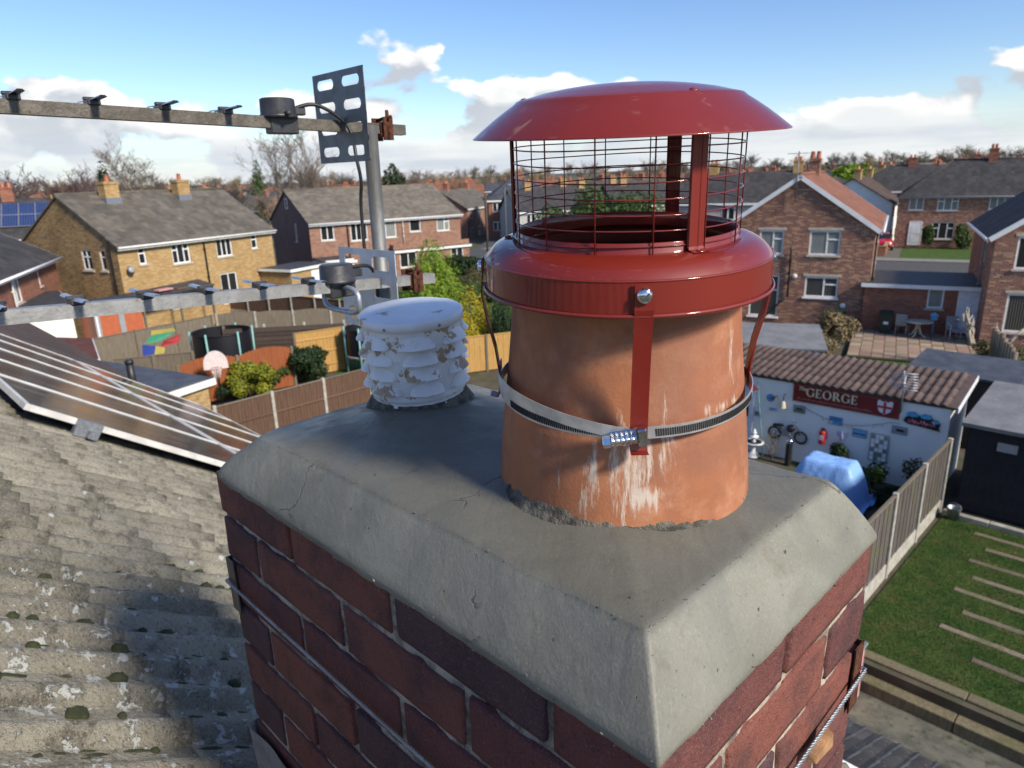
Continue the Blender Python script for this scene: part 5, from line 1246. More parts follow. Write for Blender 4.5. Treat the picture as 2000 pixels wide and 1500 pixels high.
def flat_annex(label, P, e, W, D, h, wallm, roofm, wins=(), doors=(), fascia='upvc', name='extension', drop=0, cat='extension', over=.15):
    e = Vector((*e, 0)).normalized(); t = thing(name, label, cat, (P[0], P[1], 0), math.atan2(e.y, e.x))
    g = MB()
    faces = {'front': ((0,0,0), (1,0,0), W, (0,-1,0)), 'left': ((0,D,0), (0,-1,0), D, (-1,0,0)), 'right': ((W,0,0), (0,1,0), D, (1,0,0)), 'back': ((W,D,0), (-1,0,0), W, (0,1,0))}
    for fn, (O, ux, ww, nr) in faces.items():
        holes_face(g, O, ux, ww, h-.1, [(a, b_, c, d) for (f_, a, b_, c, d, *_) in wins if f_ == fn], Vector(nr), zb=-.4)
    g.build('wall', MT[wallm], t)
    for (f_, a, b_, c, d, *kw) in wins: window(t, *[faces[f_][i] for i in (0, 1, 3)], a, b_, c, d, **(kw[0] if kw else {}))
    o = over; g = MB(); g.slab((-o, -o, h-drop), (W+o, -o, h-drop), (W+o, D+o*.2, h), (-o, D+o*.2, h), .07); rf = g.build('roof', MT[roofm], t)
    g = MB(); zf = h-drop; g.box(-o, W+o, -o-.02, -o, zf-.19, zf-.01); g.box(-o-.02, -o, -o, D, zf-.17, zf-.01); g.box(W+o, W+o+.02, -o, D, zf-.17, zf-.01); g.build('fascia', MT[fascia], rf)
    for (f_, x0, x1, z0, z1, mm) in doors:
        O, ux, ww, nr = faces[f_]; O, ux, nr = Vector(O), Vector(ux), Vector(nr)
        Mw = Matrix(((ux.x, -nr.x, 0, O.x), (ux.y, -nr.y, 0, O.y), (0, 0, 1, 0), (0, 0, 0, 1)))
        g = MB(); g.bbox(x0, x1, -.03, .02, z0, z1, .01, M=Mw)
        for zz in (.08, .50): g.bbox(x0+.15, x1-.15, -.045, -.025, z0+(z1-z0)*zz, z0+(z1-z0)*(zz+.36), .015, M=Mw)
        dr = g.build('door', MT[mm], t)
        q = MB(); q.bbox(x0-.07, x0, -.045, .02, z0, z1+.07, .008, M=Mw); q.bbox(x1, x1+.07, -.045, .02, z0, z1+.07, .008, M=Mw); q.bbox(x0, x1, -.045, .02, z1, z1+.07, .008, M=Mw); q.build('door_frame', MT['upvc'], dr)
        q = MB(); q.tube([Mw @ Vector((x1-.1, -.05, z0+1.0)), Mw @ Vector((x1-.1, -.09, z0+1.0)), Mw @ Vector((x1-.24, -.09, z0+1.0))], .016, 6); q.build('handle', MT['metal_grey'], dr)
    return t
D_ = dict
# --- yellow brick pair on the left
yh = gable_house('yellow brick semi-detached pair with two square chimneys and mossy grey roof', (-20.4, 36.75), (.437, .9), 11.1, 8.0, 4.95, 7.45, 'x', 'yellow_brick', 'grey_brown_roof',
    [('front', 1.2, 1.65, 3.70, 4.62, D_(style='T')), ('front', 3.3, 4.5, 3.46, 4.66, D_(style='3t')), ('front', 6.45, 7.65, 3.5, 4.64, D_(style='3')), ('front', 9.25, 9.75, 3.72, 4.62, D_(style='T')),
     ('front', 2.7, 3.9, 1.0, 2.0, D_(style='3')), ('front', 6.4, 7.7, .6, 2.5, D_(style='2', sill=None)), ('left', 5.05, 5.85, 3.5, 4.6, D_(style='2t')), ('left', 6.55, 7.0, 3.5, 4.6, D_(style='T'))],
    chim=[(2.6, 3.4, .85, .6, .62, 'yellow_brick', 1), (8.6-1.2, 3.4, .85, .6, .62, 'yellow_brick', 1)], gable_wall='yellow_brick_gable', barge=None, fascia='white_paint',
    pipes=[('front', 5.5, .1, 4.75, 'black_pipe'), ('left', 7.55, .1, 5.3, 'black_pipe')])
g = MB(); g.lathe([(.001, .03), (.12, .02), (.20, -.05), (.21, -.05), (.13, .03), (.001, .045)], 20, Matrix.Translation((.45, -.3, 3.55)) @ Matrix.Rotation(R_(70), 4, 'X')); g.tube([(.45, -.05, 3.5), (.45, -.3, 3.5)], .02, 6); g.build('satellite_dish', MT['metal_grey'], yh)
flat_annex('yellow brick rear extension with black flat roof beside the yellow pair', (-16.8+.9, 46.2-1.2), (.437, .9), 3.6, 2.6, 2.45, 'yellow_brick', 'black_felt', [], [('front', 1.9, 2.7, 0, 2.05, 'door_paint')]).location = (-13.8, 44.2, 0)
# tatty canopy at the back door
cn = thing('canopy', 'tatty black felt canopy roof over the yellow house back door', 'canopy', (-20.35, 36.55, 0), math.atan2(.9, .437))
g = MB(); g.slab((-.1, -1.3, 2.05), (4.8, -1.3, 2.2), (4.8, 0, 2.45), (-.1, 0, 2.35), .09); g.build('roof', MT['black_felt'], cn)
for k, (x, y) in enumerate(((.1, -1.2), (2.4, -1.2), (4.6, -1.2))): g = MB(); g.bbox(x-.05, x+.05, y-.05, y+.05, -.1, 2.05, .008); g.build('post', MT['fence_weathered'], cn)
for k in range(3): g = MB(); g.bbox(1.4+k*1.1, 2.3+k*1.1, -.95, -.5, 2.28, 2.36, .01, M=Matrix.Rotation(.03*k, 4, 'Y')); g.build('loose_board', MT[('insulation_pink', 'fence_brown', 'orange_panel')[k]], cn)
# --- brown brick pair in the middle
gable_house('brown brick semi-detached pair with grey roof behind the aerial mast', (-14.6, 52.3), (.82, .57), 13.0, 9.0, 4.9, 7.15, 'x', 'red_brick', 'warm_grey_roof',
    [('front', .85, 1.9, 3.45, 4.55, D_(style='2')), ('front', 3.2, 4.6, 3.25, 4.62, D_(style='3')), ('front', 6.1, 7.05, 3.3, 4.6, D_(style='1', glass='net_curtain_glass')), ('front', 8.25, 9.25, 3.6, 4.62, D_(style='1')), ('front', 10.75, 11.95, 3.5, 4.66, D_(style='big', glass='net_curtain_glass')),
     ('left', 5.6, 6.2, 3.3, 4.65, D_(style='1', glass='net_curtain_glass')), ('left', 4.2, 4.75, 5.75, 6.55, D_(style='1', sill=None))], gable_wall='purple_brick', barge=None,
    pipes=[('front', 2.95, .3, 4.8, 'black_pipe'), ('front', 7.6, 2.5, 4.8, 'white_pipe')])
flat_annex('long white trimmed rear extension with low roof on the brown brick pair', (-9.0, 55.4), (.82, .57), 7.0, 2.6, 2.85, 'red_brick', 'dark_roof', [('front', .5, 2.0, .9, 2.1, D_(style='2')), ('front', 3.0, 4.0, .3, 2.1, D_(style='1', sill=None)), ('front', 5.2, 6.4, .8, 2.1, D_(style='2'))], drop=.55)
flat_annex('small pale shed extension at the left of the brown brick pair', (-13.2, 50.6), (.82, .57), 2.2, 2.4, 2.3, 'render_cream', 'black_felt', [('front', .3, .9, 1, 1.8, D_(style='1'))], drop=.2)
# --- gabled brown brick house on the right
GE, GD = Vector((.877, -.48)), Vector((.48, .877))
gp = Vector((17.15, 32.75))-GE*6.9
gh = gable_house('brown brick gabled house with orange tiled roof right of the cowl', gp, GE, 6.9, 11.5, 4.95, 7.35, 'y', 'brown_brick', 'terracotta_roof',
    [('front', 6.9-2.82, 6.9-1.45, 3.55, 4.72, D_(style='lr', glass='net_curtain_glass', lintel='stone_sill')), ('front', 6.9-5.15, 6.9-4.0, 3.55, 4.72, D_(style='lr', glass='net_curtain_glass', lintel='stone_sill')), ('front', 6.9-2.85, 6.9-1.35, 1.5, 2.5, D_(style='lr', lintel='stone_sill', sill='upvc', glass='blind_glass')), ('front', 6.9-5.45, 6.9-4.05, .4, 2.5, D_(style='lr', sill='upvc', glass='blind_glass')),
     ('right', 3.2, 4.1, 3.5, 4.6, D_(style='1')), ('right', 7.5, 8.4, 3.5, 4.6, D_(style='1'))], chim=[(3.45, 6.0, .55, .55, .75, 'brown_brick', 2)], barge='upvc',
    pipes=[('front', 3.3, 1.4, 3.95, 'black_pipe'), ('right', .35, .1, 4.8, 'black_pipe'), ('right', .75, 1.4, 4.8, 'white_pipe'), ('right', 1.1, 1.4, 4.8, 'white_pipe')])
g = MB(); g.tube([(3.3, -.09, 1.45), (2.9, -.12, 1.1), (2.2, -.12, .3)], .045, 8); g.build('waste_pipe', MT['black_pipe'], gh)
g = MB(); g.dome((3.55, -.01, 2.5), .12, Vector((0, -1, 0)), .5); g.build('alarm_box', MT['upvc'], gh)
g = MB(); g.dome((1.15+6.9-2.2, -.01, 1.15), .13, Vector((0, -1, 0)), .4); g.build('wall_vent', MT['upvc'], gh)
am = thing('tv_aerial', 'thin grey pole aerial fixed to the gable of the orange roofed house', 'aerial', (*(gp+GE*3.3-GD*.16), 6.1), -.5)
g = MB(); g.tube([(0, 0, 0), (0, 0, 2.3)], .028, 8); g.build('pole', MT['mast_steel'], am)
g = MB(); g.tube([(-.5, .0, 2.2), (.5, 0, 2.2)], .015, 6); [g.tube([(-.4+.16*k, -.3, 2.2), (-.4+.16*k, .3, 2.2)], .01, 5) for k in range(6)]; g.build('array', MT['mast_steel'], am)
# --- link extension, patio
ex = Vector((16.85, 32.55)); ee = Vector((4.2, -2.3)).normalized()
flat_annex('low brown brick outbuilding with black felt roof and white door', ex, ee, 4.9, 4.2, 2.42, 'old_red_brick', 'black_felt', [('front', 2.6, 3.25, 1.3, 2.2, D_(style='1', glass='net_curtain_glass'))], [('front', 3.85, 4.75, .25, 2.15, 'door_paint')], drop=.05, cat='outbuilding', name='outbuilding')
# --- right edge house
gable_house('brown brick gabled house cut by the right picture edge', (19.85, 28.45), GE, 7.2, 9.0, 4.9, 7.5, 'y', 'brown_brick', 'dark_roof',
    [('front', .75, 2.2, 3.45, 4.75, D_(style='lr', lintel='stone_sill')), ('front', .72, 2.3, .85, 2.45, D_(style='lr', lintel='stone_sill', glass='blind_glass')), ('left', 5.4, 6.2, 3.3, 4.5, D_(style='1'))], pipes=[('left', 6.3, .1, 4.7, 'metal_grey')])
# --- far house across the road
r2 = gable_house('dark roofed brick house across the road with white door and red car', (37.2, 67.5), (.863, -.505), 15.0, 8.0, 4.9, 7.85, 'x', 'brown_brick', 'dark_roof',
    [('front', .9, 2.1, 3.45, 4.68, D_(style='2', glass='net_curtain_glass')), ('front', 3.2, 4.85, 3.4, 4.7, D_(style='3t', glass='net_curtain_glass')), ('front', 7.2, 8.9, 3.5, 4.65, D_(style='3', glass='net_curtain_glass')), ('front', 3.0, 4.8, .8, 2.35, D_(style='3t')), ('front', 9.5, 11, .8, 2.3, D_(style='3'))],
    chim=[(7.2, 4.0, .7, .7, .95, 'old_red_brick', 2)], doors=[('front', 1.2, 2.15, .2, 2.35, 'upvc')], hip=4.2, fascia='metal_grey')
# road, pavement, front garden over there
def off(p, e, d, a, b_): return (p[0]+e[0]*a+d[0]*b_, p[1]+e[1]*a+d[1]*b_)
RP, RE, RD = (37.2, 67.5), (.863, -.505), (.505, .863)
q = lambda a, b_: off(RP, RE, RD, a, b_)
sheet('lawn', [q(-20, -.2), q(30, -.2), q(30, -9.5), q(-20, -9.5)], .03, MT['lawn'])
sheet('pavement', [q(-40, -9.5), q(30, -9.5), q(30, -11.5), q(-40, -11.5)], .036, MT['pavement'])
sheet('road', [q(-60, -11.5), q(40, -11.5), q(40, -17.5), q(-60, -17.5)], .0, MT['asphalt'])
sheet('driveway', [q(-3.5, -.3), q(.8, -.3), q(.8, -9.4), q(-3.5, -9.4)], .036, MT['concrete_old'])
gw = thing('garden_wall', 'low orange brick garden wall in front of the far house', 'wall', (*q(-.6, -8.4), 0), math.atan2(RE[1], RE[0]))
g = MB(); g.box(-3.2, .3, 0, .22, 0, .85); g.box(.08, .3, .22, 8, 0, .8); g.build('wall', MT['old_red_brick'], gw); g = MB(); g.box(-3.25, .36, -.04, .26, .85, .92); g.box(.04, .36, .26, 8, .8, .87); g.build('coping', MT['yellow_brick'], gw)
# brown paved terrace of the gabled house with separate slabs
pt = sheet('patio', [off(ex, ee, (.48, .877), -.3, -.05), off(ex, ee, (.48, .877), 5.2, -.05), off(ex, ee, (.48, .877), 5.2, -5.6), off(ex, ee, (.48, .877), -.3, -5.6)], .10, MT['earth'])
sm = []
for mm in ('slab_pink', 'slab_buff'):
    g = MB(); g.bbox(0, .43, 0, .43, 0, .04, .008); me = g.mesh('slab'); me.materials.append(MT[mm]); sm.append(me)
pr_ = random.Random(3)
for i in range(12):
    for j in range(12):
        p = off(ex, ee, (.48, .877), -.25+i*.45, -.5-j*.45)
        link('paving_slab', sm[(i+j) % 2 if pr_.random() < .85 else 0], pt, (p[0], p[1], .105+pr_.uniform(0, .008)), math.atan2(ee.y, ee.x)+pr_.uniform(-.008, .008))
sheet('lawn', [off(ex, ee, (.48, .877), -1, -5.6), off(ex, ee, (.48, .877), 5.5, -5.6), off(ex, ee, (.48, .877), 5.5, -9.5), off(ex, ee, (.48, .877), -2, -9.5)], .05, MT['lawn'])
sheet('lawn', [(11.5, 31.5), (14.2, 30.5), (13, 27), (10, 28)], .02, MT['lawn'])
sheet('path', [(11, 36.5), (15.8, 33.2), (14.2, 30.6), (9.5, 33)], .016, MT['concrete_old'])
# --- red brick house at the left edge, with flat roofed annexes in front of it
lp = Vector((-23.8, 36.9)); le = Vector((.34, -.94)).normalized()
# front face runs toward the camera, so start from its near end
gable_house('red brick house with dark roof at the left edge', lp+le*10.5, -le, 10.5, 7.5, 4.5, 6.6, 'x', 'old_red_brick', 'dark_roof', [('front', 10.5-7.7, 10.5-6.6, 3.0, 4.3, D_(style='2', glass='net_curtain_glass')), ('front', 10.5-3.65, 10.5-3.3, 3.3, 4.2, D_(style='1'))], barge='upvc',
    pipes=[('front', 10.5-8.0, 0, 4.3, 'white_pipe')])
flat_annex('cream walled garage with black sloping roof between the left houses', (-18.6, 29.2), (.12, 1), 6.2, 4.4, 3.05, 'render_cream', 'black_felt', [], drop=.1, name='garage', cat='garage').rotation_euler.z = math.atan2(6.5, -4.9)
# conservatory with dark red roof and orange panels, left of the gardens
t = thing('conservatory', 'white framed conservatory with dark red roof and orange panels', 'conservatory', (-13.7, 22.2, 0), math.atan2(5.6, -3.6))
g = MB(); g.box(0, 3.6, .05, 3.2, -.3, .7); g.build('wall', MT['old_red_brick'], t)
g = MB(); g.slab((-.15, -.1, 2.35), (3.8, -.1, 2.35), (3.8, 3.3, 3.0), (-.15, 3.3, 3.0), .06); g.build('roof', MT['red_felt_roof'], t)
g = MB(); g.box(-.17, 3.82, -.13, -.1, 2.2, 2.34); g.box(-.18, -.15, -.1, 3.3, 2.2, 2.36); g.build('fascia', MT['upvc'], t)
for k in range(5):
    g = MB(); x = k*.9; g.bbox(x-.05, x+.05, 0, .1, .7, 2.3, .008); g.build('mullion', MT['upvc'], t)
for k in range(4): g = MB(); g.box(k*.9+.05, k*.9+.85, .04, .06, .75, 2.28); g.build('pane', MT['net_curtain_glass'] if k % 2 else MT['orange_panel'], t)
t = thing('porch', 'tall orange-red cladding panel porch beside the grey fence', 'porch', (-17.2, 28.6, 0), math.atan2(2.2, 1.4))
g = MB(); g.box(0, 1.9, 0, 1.4, -.3, 3.0); g.build('wall', MT['orange_panel'], t); g = MB(); g.box(-.1, 2.0, -.1, 1.5, 3.0, 3.12); g.build('roof', MT['black_felt'], t)
g = MB(); g.bbox(-.06, .06, -.06, .02, -.3, 3.0, .01); g.bbox(.85, 1.1, -.04, .0, 0, 2.95, .01); g.build('corner_trim', MT['metal_grey'], t); g = MB(); g.bbox(-.12, -.04, -.08, .06, -.3, 3.05, .01); g.build('white_post', MT['upvc'], t)
# black felt roofed outhouse with yellow brick end
t = thing('outhouse', 'yellow brick outhouse with black felt flat roof below the solar panels', 'outhouse', (-9.05, 17.05, 0), math.atan2(1.1, .56))
g = MB(); holes_face(g, (0,0,0), (1,0,0), 1.45, 2.5, [(.75, 1.15, 1.15, 1.95)], Vector((0,-1,0)), zb=-.4); holes_face(g, (1.45,0,0), (0,1,0), 4.6, 2.5, [], Vector((1,0,0)), zb=-.4); holes_face(g, (0,4.6,0), (0,-1,0), 4.6, 2.5, [], Vector((-1,0,0)), zb=-.4); holes_face(g, (1.45,4.6,0), (-1,0,0), 1.45, 2.5, [], Vector((0,1,0)), zb=-.4); g.build('wall', MT['yellow_brick'], t)
window(t, (0,0,0), (1,0,0), (0,-1,0), .75, 1.15, 1.15, 1.95, style='1', frame='black_pipe', sill=None)
g = MB(); g.slab((-.15, -.12, 2.7), (1.6, -.12, 2.62), (1.6, 4.75, 2.66), (-.15, 4.75, 2.74), .06); rf = g.build('roof', MT['blue_felt'], t)
g = MB(); g.box(-.16, 1.62, -.15, -.12, 2.42, 2.61); g.box(1.6, 1.63, -.12, 4.75, 2.42, 2.6); g.build('fascia', MT['white_paint'], rf)
g = MB(); g.slab((.2, 2.1, 2.712), (.55, 2.2, 2.70), (1.1, 3.3, 2.684), (.75, 3.3, 2.70), .004); g.build('puddle', simple('puddle', (.05, .055, .06), rough=.03, spec=.9), rf)
# basketball hoop
t = thing('basketball_hoop', 'basketball hoop with pale backboard and net on a black pole', 'basketball hoop', (-10.35, 23.5, 0), .35); t.scale = (.8, .8, .8)
g = MB(); g.tube([(0, .35, 0), (0, .3, 1.9), (0, .1, 2.15)], .045, 8); g.box(-.3, .3, .1, .8, 0, .12); g.build('pole', MT['black_pipe'], t)
g = MB(); pts = [(.5*math.cos(a), .62*math.sin(a)) for a in [math.pi*k/14 for k in range(15)]]; pts = [(-.5, -.2)] + pts[::-1][0:0]+pts[::-1] + [(.5, -.2)]
vs = [(x, 0, z+2.1) for x, z in pts]+[(x, .04, z+2.1) for x, z in pts]; n = len(pts); g.add(vs, [tuple(range(n)), tuple(range(2*n-1, n-1, -1))]+[(k, (k+1) % n, n+(k+1) % n, n+k) for k in range(n)]); g.build('backboard', MT['backboard'], t)
g = MB(); g.tube([(.23*math.cos(a), -.28+.23*math.sin(a), 2.0) for a in [2*math.pi*k/20 for k in range(20)]], .012, 6, closed=True); g.build('rim', MT['orange_panel'], t)
g = MB()
for k in range(12):
    for s_ in (1, -1):
        a = 2*math.pi*k/12; b_ = a+s_*.7; g.tube([(.23*math.cos(a), -.28+.23*math.sin(a), 2.0), (.17*math.cos((a+b_)/2), -.28+.17*math.sin((a+b_)/2), 1.78), (.13*math.cos(b_), -.28+.13*math.sin(b_), 1.55)], .008, 4)
g.build('net', MT['paint_white'], t)
# trampoline with safety net
def trampoline(label, c, r, hn, teal=True):
    t = thing('trampoline', label, 'trampoline', (*c, 0))
    g = MB(); g.tube([(r*math.cos(a), r*math.sin(a), .75) for a in [2*math.pi*k/32 for k in range(32)]], .035, 8, closed=True); g.build('ring', MT['metal_grey'], t)
    g = MB(); g.add([(r*.9*math.cos(2*math.pi*k/32), r*.9*math.sin(2*math.pi*k/32), .74) for k in range(32)], [tuple(range(32))]); g.build('mat', MT['net_black'], t)
    for k in range(6):
        a = 2*math.pi*k/6+.4; g = MB(); g.tube([((r+.02)*math.cos(a), (r+.02)*math.sin(a), 0), ((r+.05)*math.cos(a), (r+.05)*math.sin(a), hn+.1)], .04, 8); g.build('pole', MT['teal'], t)
    g = MB(); g.lathe([(r*.97, .76), (r*.99, 1.3), (r*.97, hn)], 32); g.build('safety_net', MT['net_black'], t)
    g = MB(); g.tube([((r)*math.cos(a), (r)*math.sin(a), hn) for a in [2*math.pi*k/32 for k in range(32)]], .02, 6, closed=True); g.build('top_band', MT['net_black'], t)
trampoline('black netted trampoline with pale teal poles behind the orange fence', (-11.9, 28.0), 1.15, 1.95)
trampoline('tall black netted trampoline partly hidden behind the louvred vent', (-6.0, 28.2), .85, 1.9)
# colourful deflated kite/paddling toy on the fence
t = thing('kite', 'crumpled red green yellow and blue kite caught on the fence', 'kite', (-13.2, 25.6, 1.95), .3)
for k, (mm, poly) in enumerate((('kite_green', [(-.6, .1), (.0, .18), (.55, .5), (-.3, .42)]), ('kite_yellow', [(-.3, .42), (.55, .5), (.5, .62), (-.25, .6)]), ('kite_red', [(-.1, -.1), (.6, .05), (.75, .4), (.1, .18)]), ('kite_blue', [(-.7, -.35), (-.3, -.3), (-.2, .0), (-.65, .1)]), ('kite_yellow', [(-.3, -.32), (.05, -.3), (.1, -.08), (-.2, .0)]))):
    g = MB(); vs = [(x, .12*nz((x*3, z*3, k)), z) for x, z in poly]+[(x, .12*nz((x*3, z*3, k))+.03, z) for x, z in poly]; g.add(vs, [(0,1,2,3),(7,6,5,4),(0,4,5,1),(1,5,6,2),(2,6,7,3),(3,7,4,0)]); g.build('panel', MT[mm], t)
g = MB(); g.dome((0, 0, .1), .28, Vector((0, 0, 1)), .9, 14); tag(g.build('ball', MT['orange_panel'], None, (-12.3, 24.9, 0)), 'orange ball lying behind the orange fence', 'ball')

# ================================================================== George garage, in our own frame
GX0, GX1, GY = -12.0, -3.45, 17.6
GROT = R_(3.2)
def garz(x, y): dx_, dy_ = x-GX1, y-GY; return (GX1+dx_*math.cos(GROT)-dy_*math.sin(GROT), GY+dx_*math.sin(GROT)+dy_*math.cos(GROT))
gg = fthing('garage', 'cream rendered garage with brown ribbed roof and pub sign', 'garage', GX1, GY, 0, GROT)
WL = GX1-GX0; Dg = 2.1
g = MB(); g.box(-WL, 0, 0, Dg, -.4, 2.16); g.add([(0, 0, 2.16), (0, Dg, 2.16), (0, Dg, 2.42), (0, .0, 2.18)], [(0, 1, 2, 3)]); g.build('wall', MT['render_cream'], gg)
rf = MB().slab((-WL-.1, -.06, 2.235), (.12, -.06, 2.235), (.12, Dg+.1, 2.50), (-WL-.1, Dg+.1, 2.50), .03); simple('pantile_brown', (.115, .075, .060), (.075, .052, .045), 6, .8, .3, 50, rv=.22, dirt=((.19,.16,.13), 14, .6, .78)); rf = rf.build('roof', MT['pantile_brown'], gg)
def pant(w_, L):
    g = MB(); vs = []; n = 8
    for j in range(2):
        for i in range(n+1):
            x = w_*i/n; z = .045*(math.cos((i/n-.42)*2*math.pi)*.5+.5)+.014*(1-j)
            vs.append((x, -.01+L*j, z+.004))
    vs += [(x, y, z-.03) for x, y, z in vs[:n+1]]
    g.add(vs, [(i, i+1, n+2+i, n+1+i) for i in range(n)]+[(i, 2*n+2+i, 2*n+3+i, i+1) for i in range(n)], 0, True); me = g.mesh('tile'); me.materials.append(MT['pantile_brown']); return me
PTm = pant(.205, .60); asl = math.atan2(.265, Dg+.16)
for i in range(42):
    for j in range(4):
        link('tile', PTm, rf, M=Matrix.Translation((-WL-.1+i*.205, -.07, 2.235)) @ Matrix.Rotation(asl, 4, 'X') @ Matrix.Translation((0, j*.56, 0)))
g = MB(); g.box(-WL-.1, .1, -.05, -.02, 2.18, 2.228); g.build('fascia', MT['fence_dark'], gg)
g = MB(); g.slab((.13, -.06, 2.235), (.15, -.06, 2.235), (.15, Dg+.1, 2.5), (.13, Dg+.1, 2.5), .14); g.build('bargeboard', MT['upvc'], gg)
def gx(x): return x-GX1
# door at the far left
g = MB(); g.bbox(gx(-8.95), gx(-8.14), -.04, .0, .15, 1.68, .01); dr = g.build('door', MT['door_paint'], gg)
g = MB(); g.box(gx(-8.80), gx(-8.27), -.046, -.03, .98, 1.45); g.build('pane', MT['window_glass'], dr)
# sign
sg = fthing('pub_sign', 'dark red pub sign reading The GEORGE with a shield', 'sign', *garz(-7.08, GY-.03), 1.70, GROT)
SW, SH = 2.58, .48
g = MB(); g.bbox(0, SW, -.03, .02, 0, SH, .006); g.build('board', MT['sign_red'], sg)
g = MB(); [g.bbox(*q_, .003) for q_ in ((.02, SW-.02, -.036, -.03, .02, .032), (.02, SW-.02, -.036, -.03, SH-.032, SH-.02), (.02, .032, -.036, -.03, .032, SH-.032), (SW-.032, SW-.02, -.036, -.03, .032, SH-.032))]; g.build('border', simple('sign_border', (.30, .10, .06)), sg)
def text(s_, x, z, size, mat, parent, ext=.012, y=-.045, bold=0, serif=None, name='lettering', shear=0):
    cu = bpy.data.curves.new('lettering', 'FONT'); cu.body = s_; cu.size = size; cu.extrude = ext; cu.offset = bold; cu.shear = shear; cu.align_x = 'LEFT'; cu.resolution_u = 3
    to = bpy.data.objects.new('lettering', cu); COL.objects.link(to); dg = bpy.context.evaluated_depsgraph_get(); me = bpy.data.meshes.new_from_object(to.evaluated_get(dg)); bpy.data.objects.remove(to)
    me.materials.clear(); me.materials.append(mat); me.name = name
    return link(name, me, parent, M=Matrix.Translation((x, y, z)) @ Matrix.Rotation(math.pi/2, 4, 'X'))
# roman capitals built from strokes with serifs
def serif_word(word, x, z, h, mat, parent, y):
    th, tn, sf = h*.20, h*.085, h*.05
    def bar(g, x0, z0, x1, z1, w_):
        d = Vector((x1-x0, 0, z1-z0)); n_ = Vector((d.z, 0, -d.x)).normalized()*w_/2; a = Vector((x0, 0, z0)); b_ = Vector((x1, 0, z1))
        P = [a+n_, b_+n_, b_-n_, a-n_]; vs = [(p.x, y-.012, p.z) for p in P]+[(p.x, y, p.z) for p in P]
        g.add(vs, [(0,1,2,3),(7,6,5,4),(0,4,5,1),(1,5,6,2),(2,6,7,3),(3,7,4,0)])
    def ring(g, cx, cz, rx, rz_, a0, a1, n=26):
        vs = []
        for k in range(n+1):
            a = a0+(a1-a0)*k/n; c_, s_ = math.cos(a), math.sin(a); wi = tn+(th-tn)*abs(c_)**1.5
            for q, yy in ((0, y-.012), (wi, y-.012), (wi, y), (0, y)): vs.append((cx+(rx-q)*c_, yy, cz+(rz_-q*.75)*s_))
        g.add(vs, [(k*4+i, (k+1)*4+i, (k+1)*4+(i+1) % 4, k*4+(i+1) % 4) for k in range(n) for i in range(4)])
    for chh in word:
        g = MB()
        if chh == 'G': w_ = h*.92; ring(g, x+w_/2, z+h/2, w_/2, h*.52, R_(42), R_(325)); bar(g, x+w_*.90, z+h*.08, x+w_*.90, z+h*.44, th*.8); bar(g, x+w_*.68, z+h*.44, x+w_*1.03, z+h*.44, sf*1.4); bar(g, x+w_*.87, z+h*.72, x+w_*.87, z+h*.96, tn)
        elif chh == 'O': w_ = h*1.0; ring(g, x+w_/2, z+h/2, w_/2, h*.52, 0, 2*math.pi, 34)
        elif chh == 'E':
            w_ = h*.66; bar(g, x+th*.8, z, x+th*.8, z+h, th)
            for zz, l_ in ((sf/2, .98), (h-sf/2, .92), (h*.52, .72)): bar(g, x, z+zz, x+w_*l_, z+zz, tn*.9)
            bar(g, x+w_*.95, z, x+w_*.95, z+h*.22, tn*.8); bar(g, x+w_*.9, z+h*.8, x+w_*.9, z+h, tn*.8); bar(g, x+w_*.7, z+h*.42, x+w_*.7, z+h*.62, tn*.7)
        elif chh == 'R':
            w_ = h*.82; bar(g, x+th*.8, z, x+th*.8, z+h, th); ring(g, x+w_*.38, z+h*.74, w_*.42, h*.265, -math.pi/2, math.pi/2); bar(g, x, z+h-sf/2, x+w_*.42, z+h-sf/2, tn*.9); bar(g, x+th, z+h*.5, x+w_*.42, z+h*.5, tn*.9); bar(g, x+w_*.45, z+h*.5, x+w_*.92, z+.01, th*.95); bar(g, x, z+sf/2, x+th*1.7, z+sf/2, sf); bar(g, x+w_*.78, z+sf/2, x+w_*1.05, z+sf/2, sf)
        g.build('letter', mat, parent); x += w_+h*.12
    return x
serif_word('GEORGE', .36, .185, .225, MT['letter_dark'], sg, -.034)
serif_word('GEORGE', .35, .195, .225, MT['letter_cream'], sg, -.040)
text('The', .13, .33, .14, MT['letter_cream'], sg, .006, -.04, .002, shear=.25)
simple('sign_faint', (.36, .15, .11)); text('FREE HOUSE  FINE ALES', .13, .075, .085, MT['sign_faint'], sg, .002, -.033) if False else None
g = MB(); rr_ = random.Random(2); x = .12
while x < 1.95:
    w_ = rr_.uniform(.02, .05); hz = rr_.uniform(.02, .05); g.box(x, x+w_, -.0345, -.031, .075, .075+hz); x += w_+rr_.uniform(.008, .03)
fl = g.build('faded_small_print', MT['sign_faint'], sg); fl['kind'] = 'stuff'
sh = [(0, .34), (.05, .36), (.12, .32), (.175, .345), (.23, .32), (.30, .36), (.35, .34), (.345, .18), (.30, .08), (.175, .0), (.05, .08), (.005, .18)]
g = MB(); ox, oz = 2.07, .07; vs = [(ox+x_, -.046, oz+z_) for x_, z_ in sh]+[(ox+x_, -.03, oz+z_) for x_, z_ in sh]; n = len(sh); g.add(vs, [tuple(range(n))[::-1]]+[(k, (k+1) % n, n+(k+1) % n, n+k) for k in range(n)]); shd = g.build('shield', MT['paint_white'], sg)
g = MB(); g.box(ox+.145, ox+.205, -.051, -.047, oz+.02, oz+.325); g.build('cross_bar', MT['cross_red'], shd); g = MB(); g.box(ox+.01, ox+.34, -.052, -.0475, oz+.16, oz+.22); g.build('cross_bar', MT['cross_red'], shd)
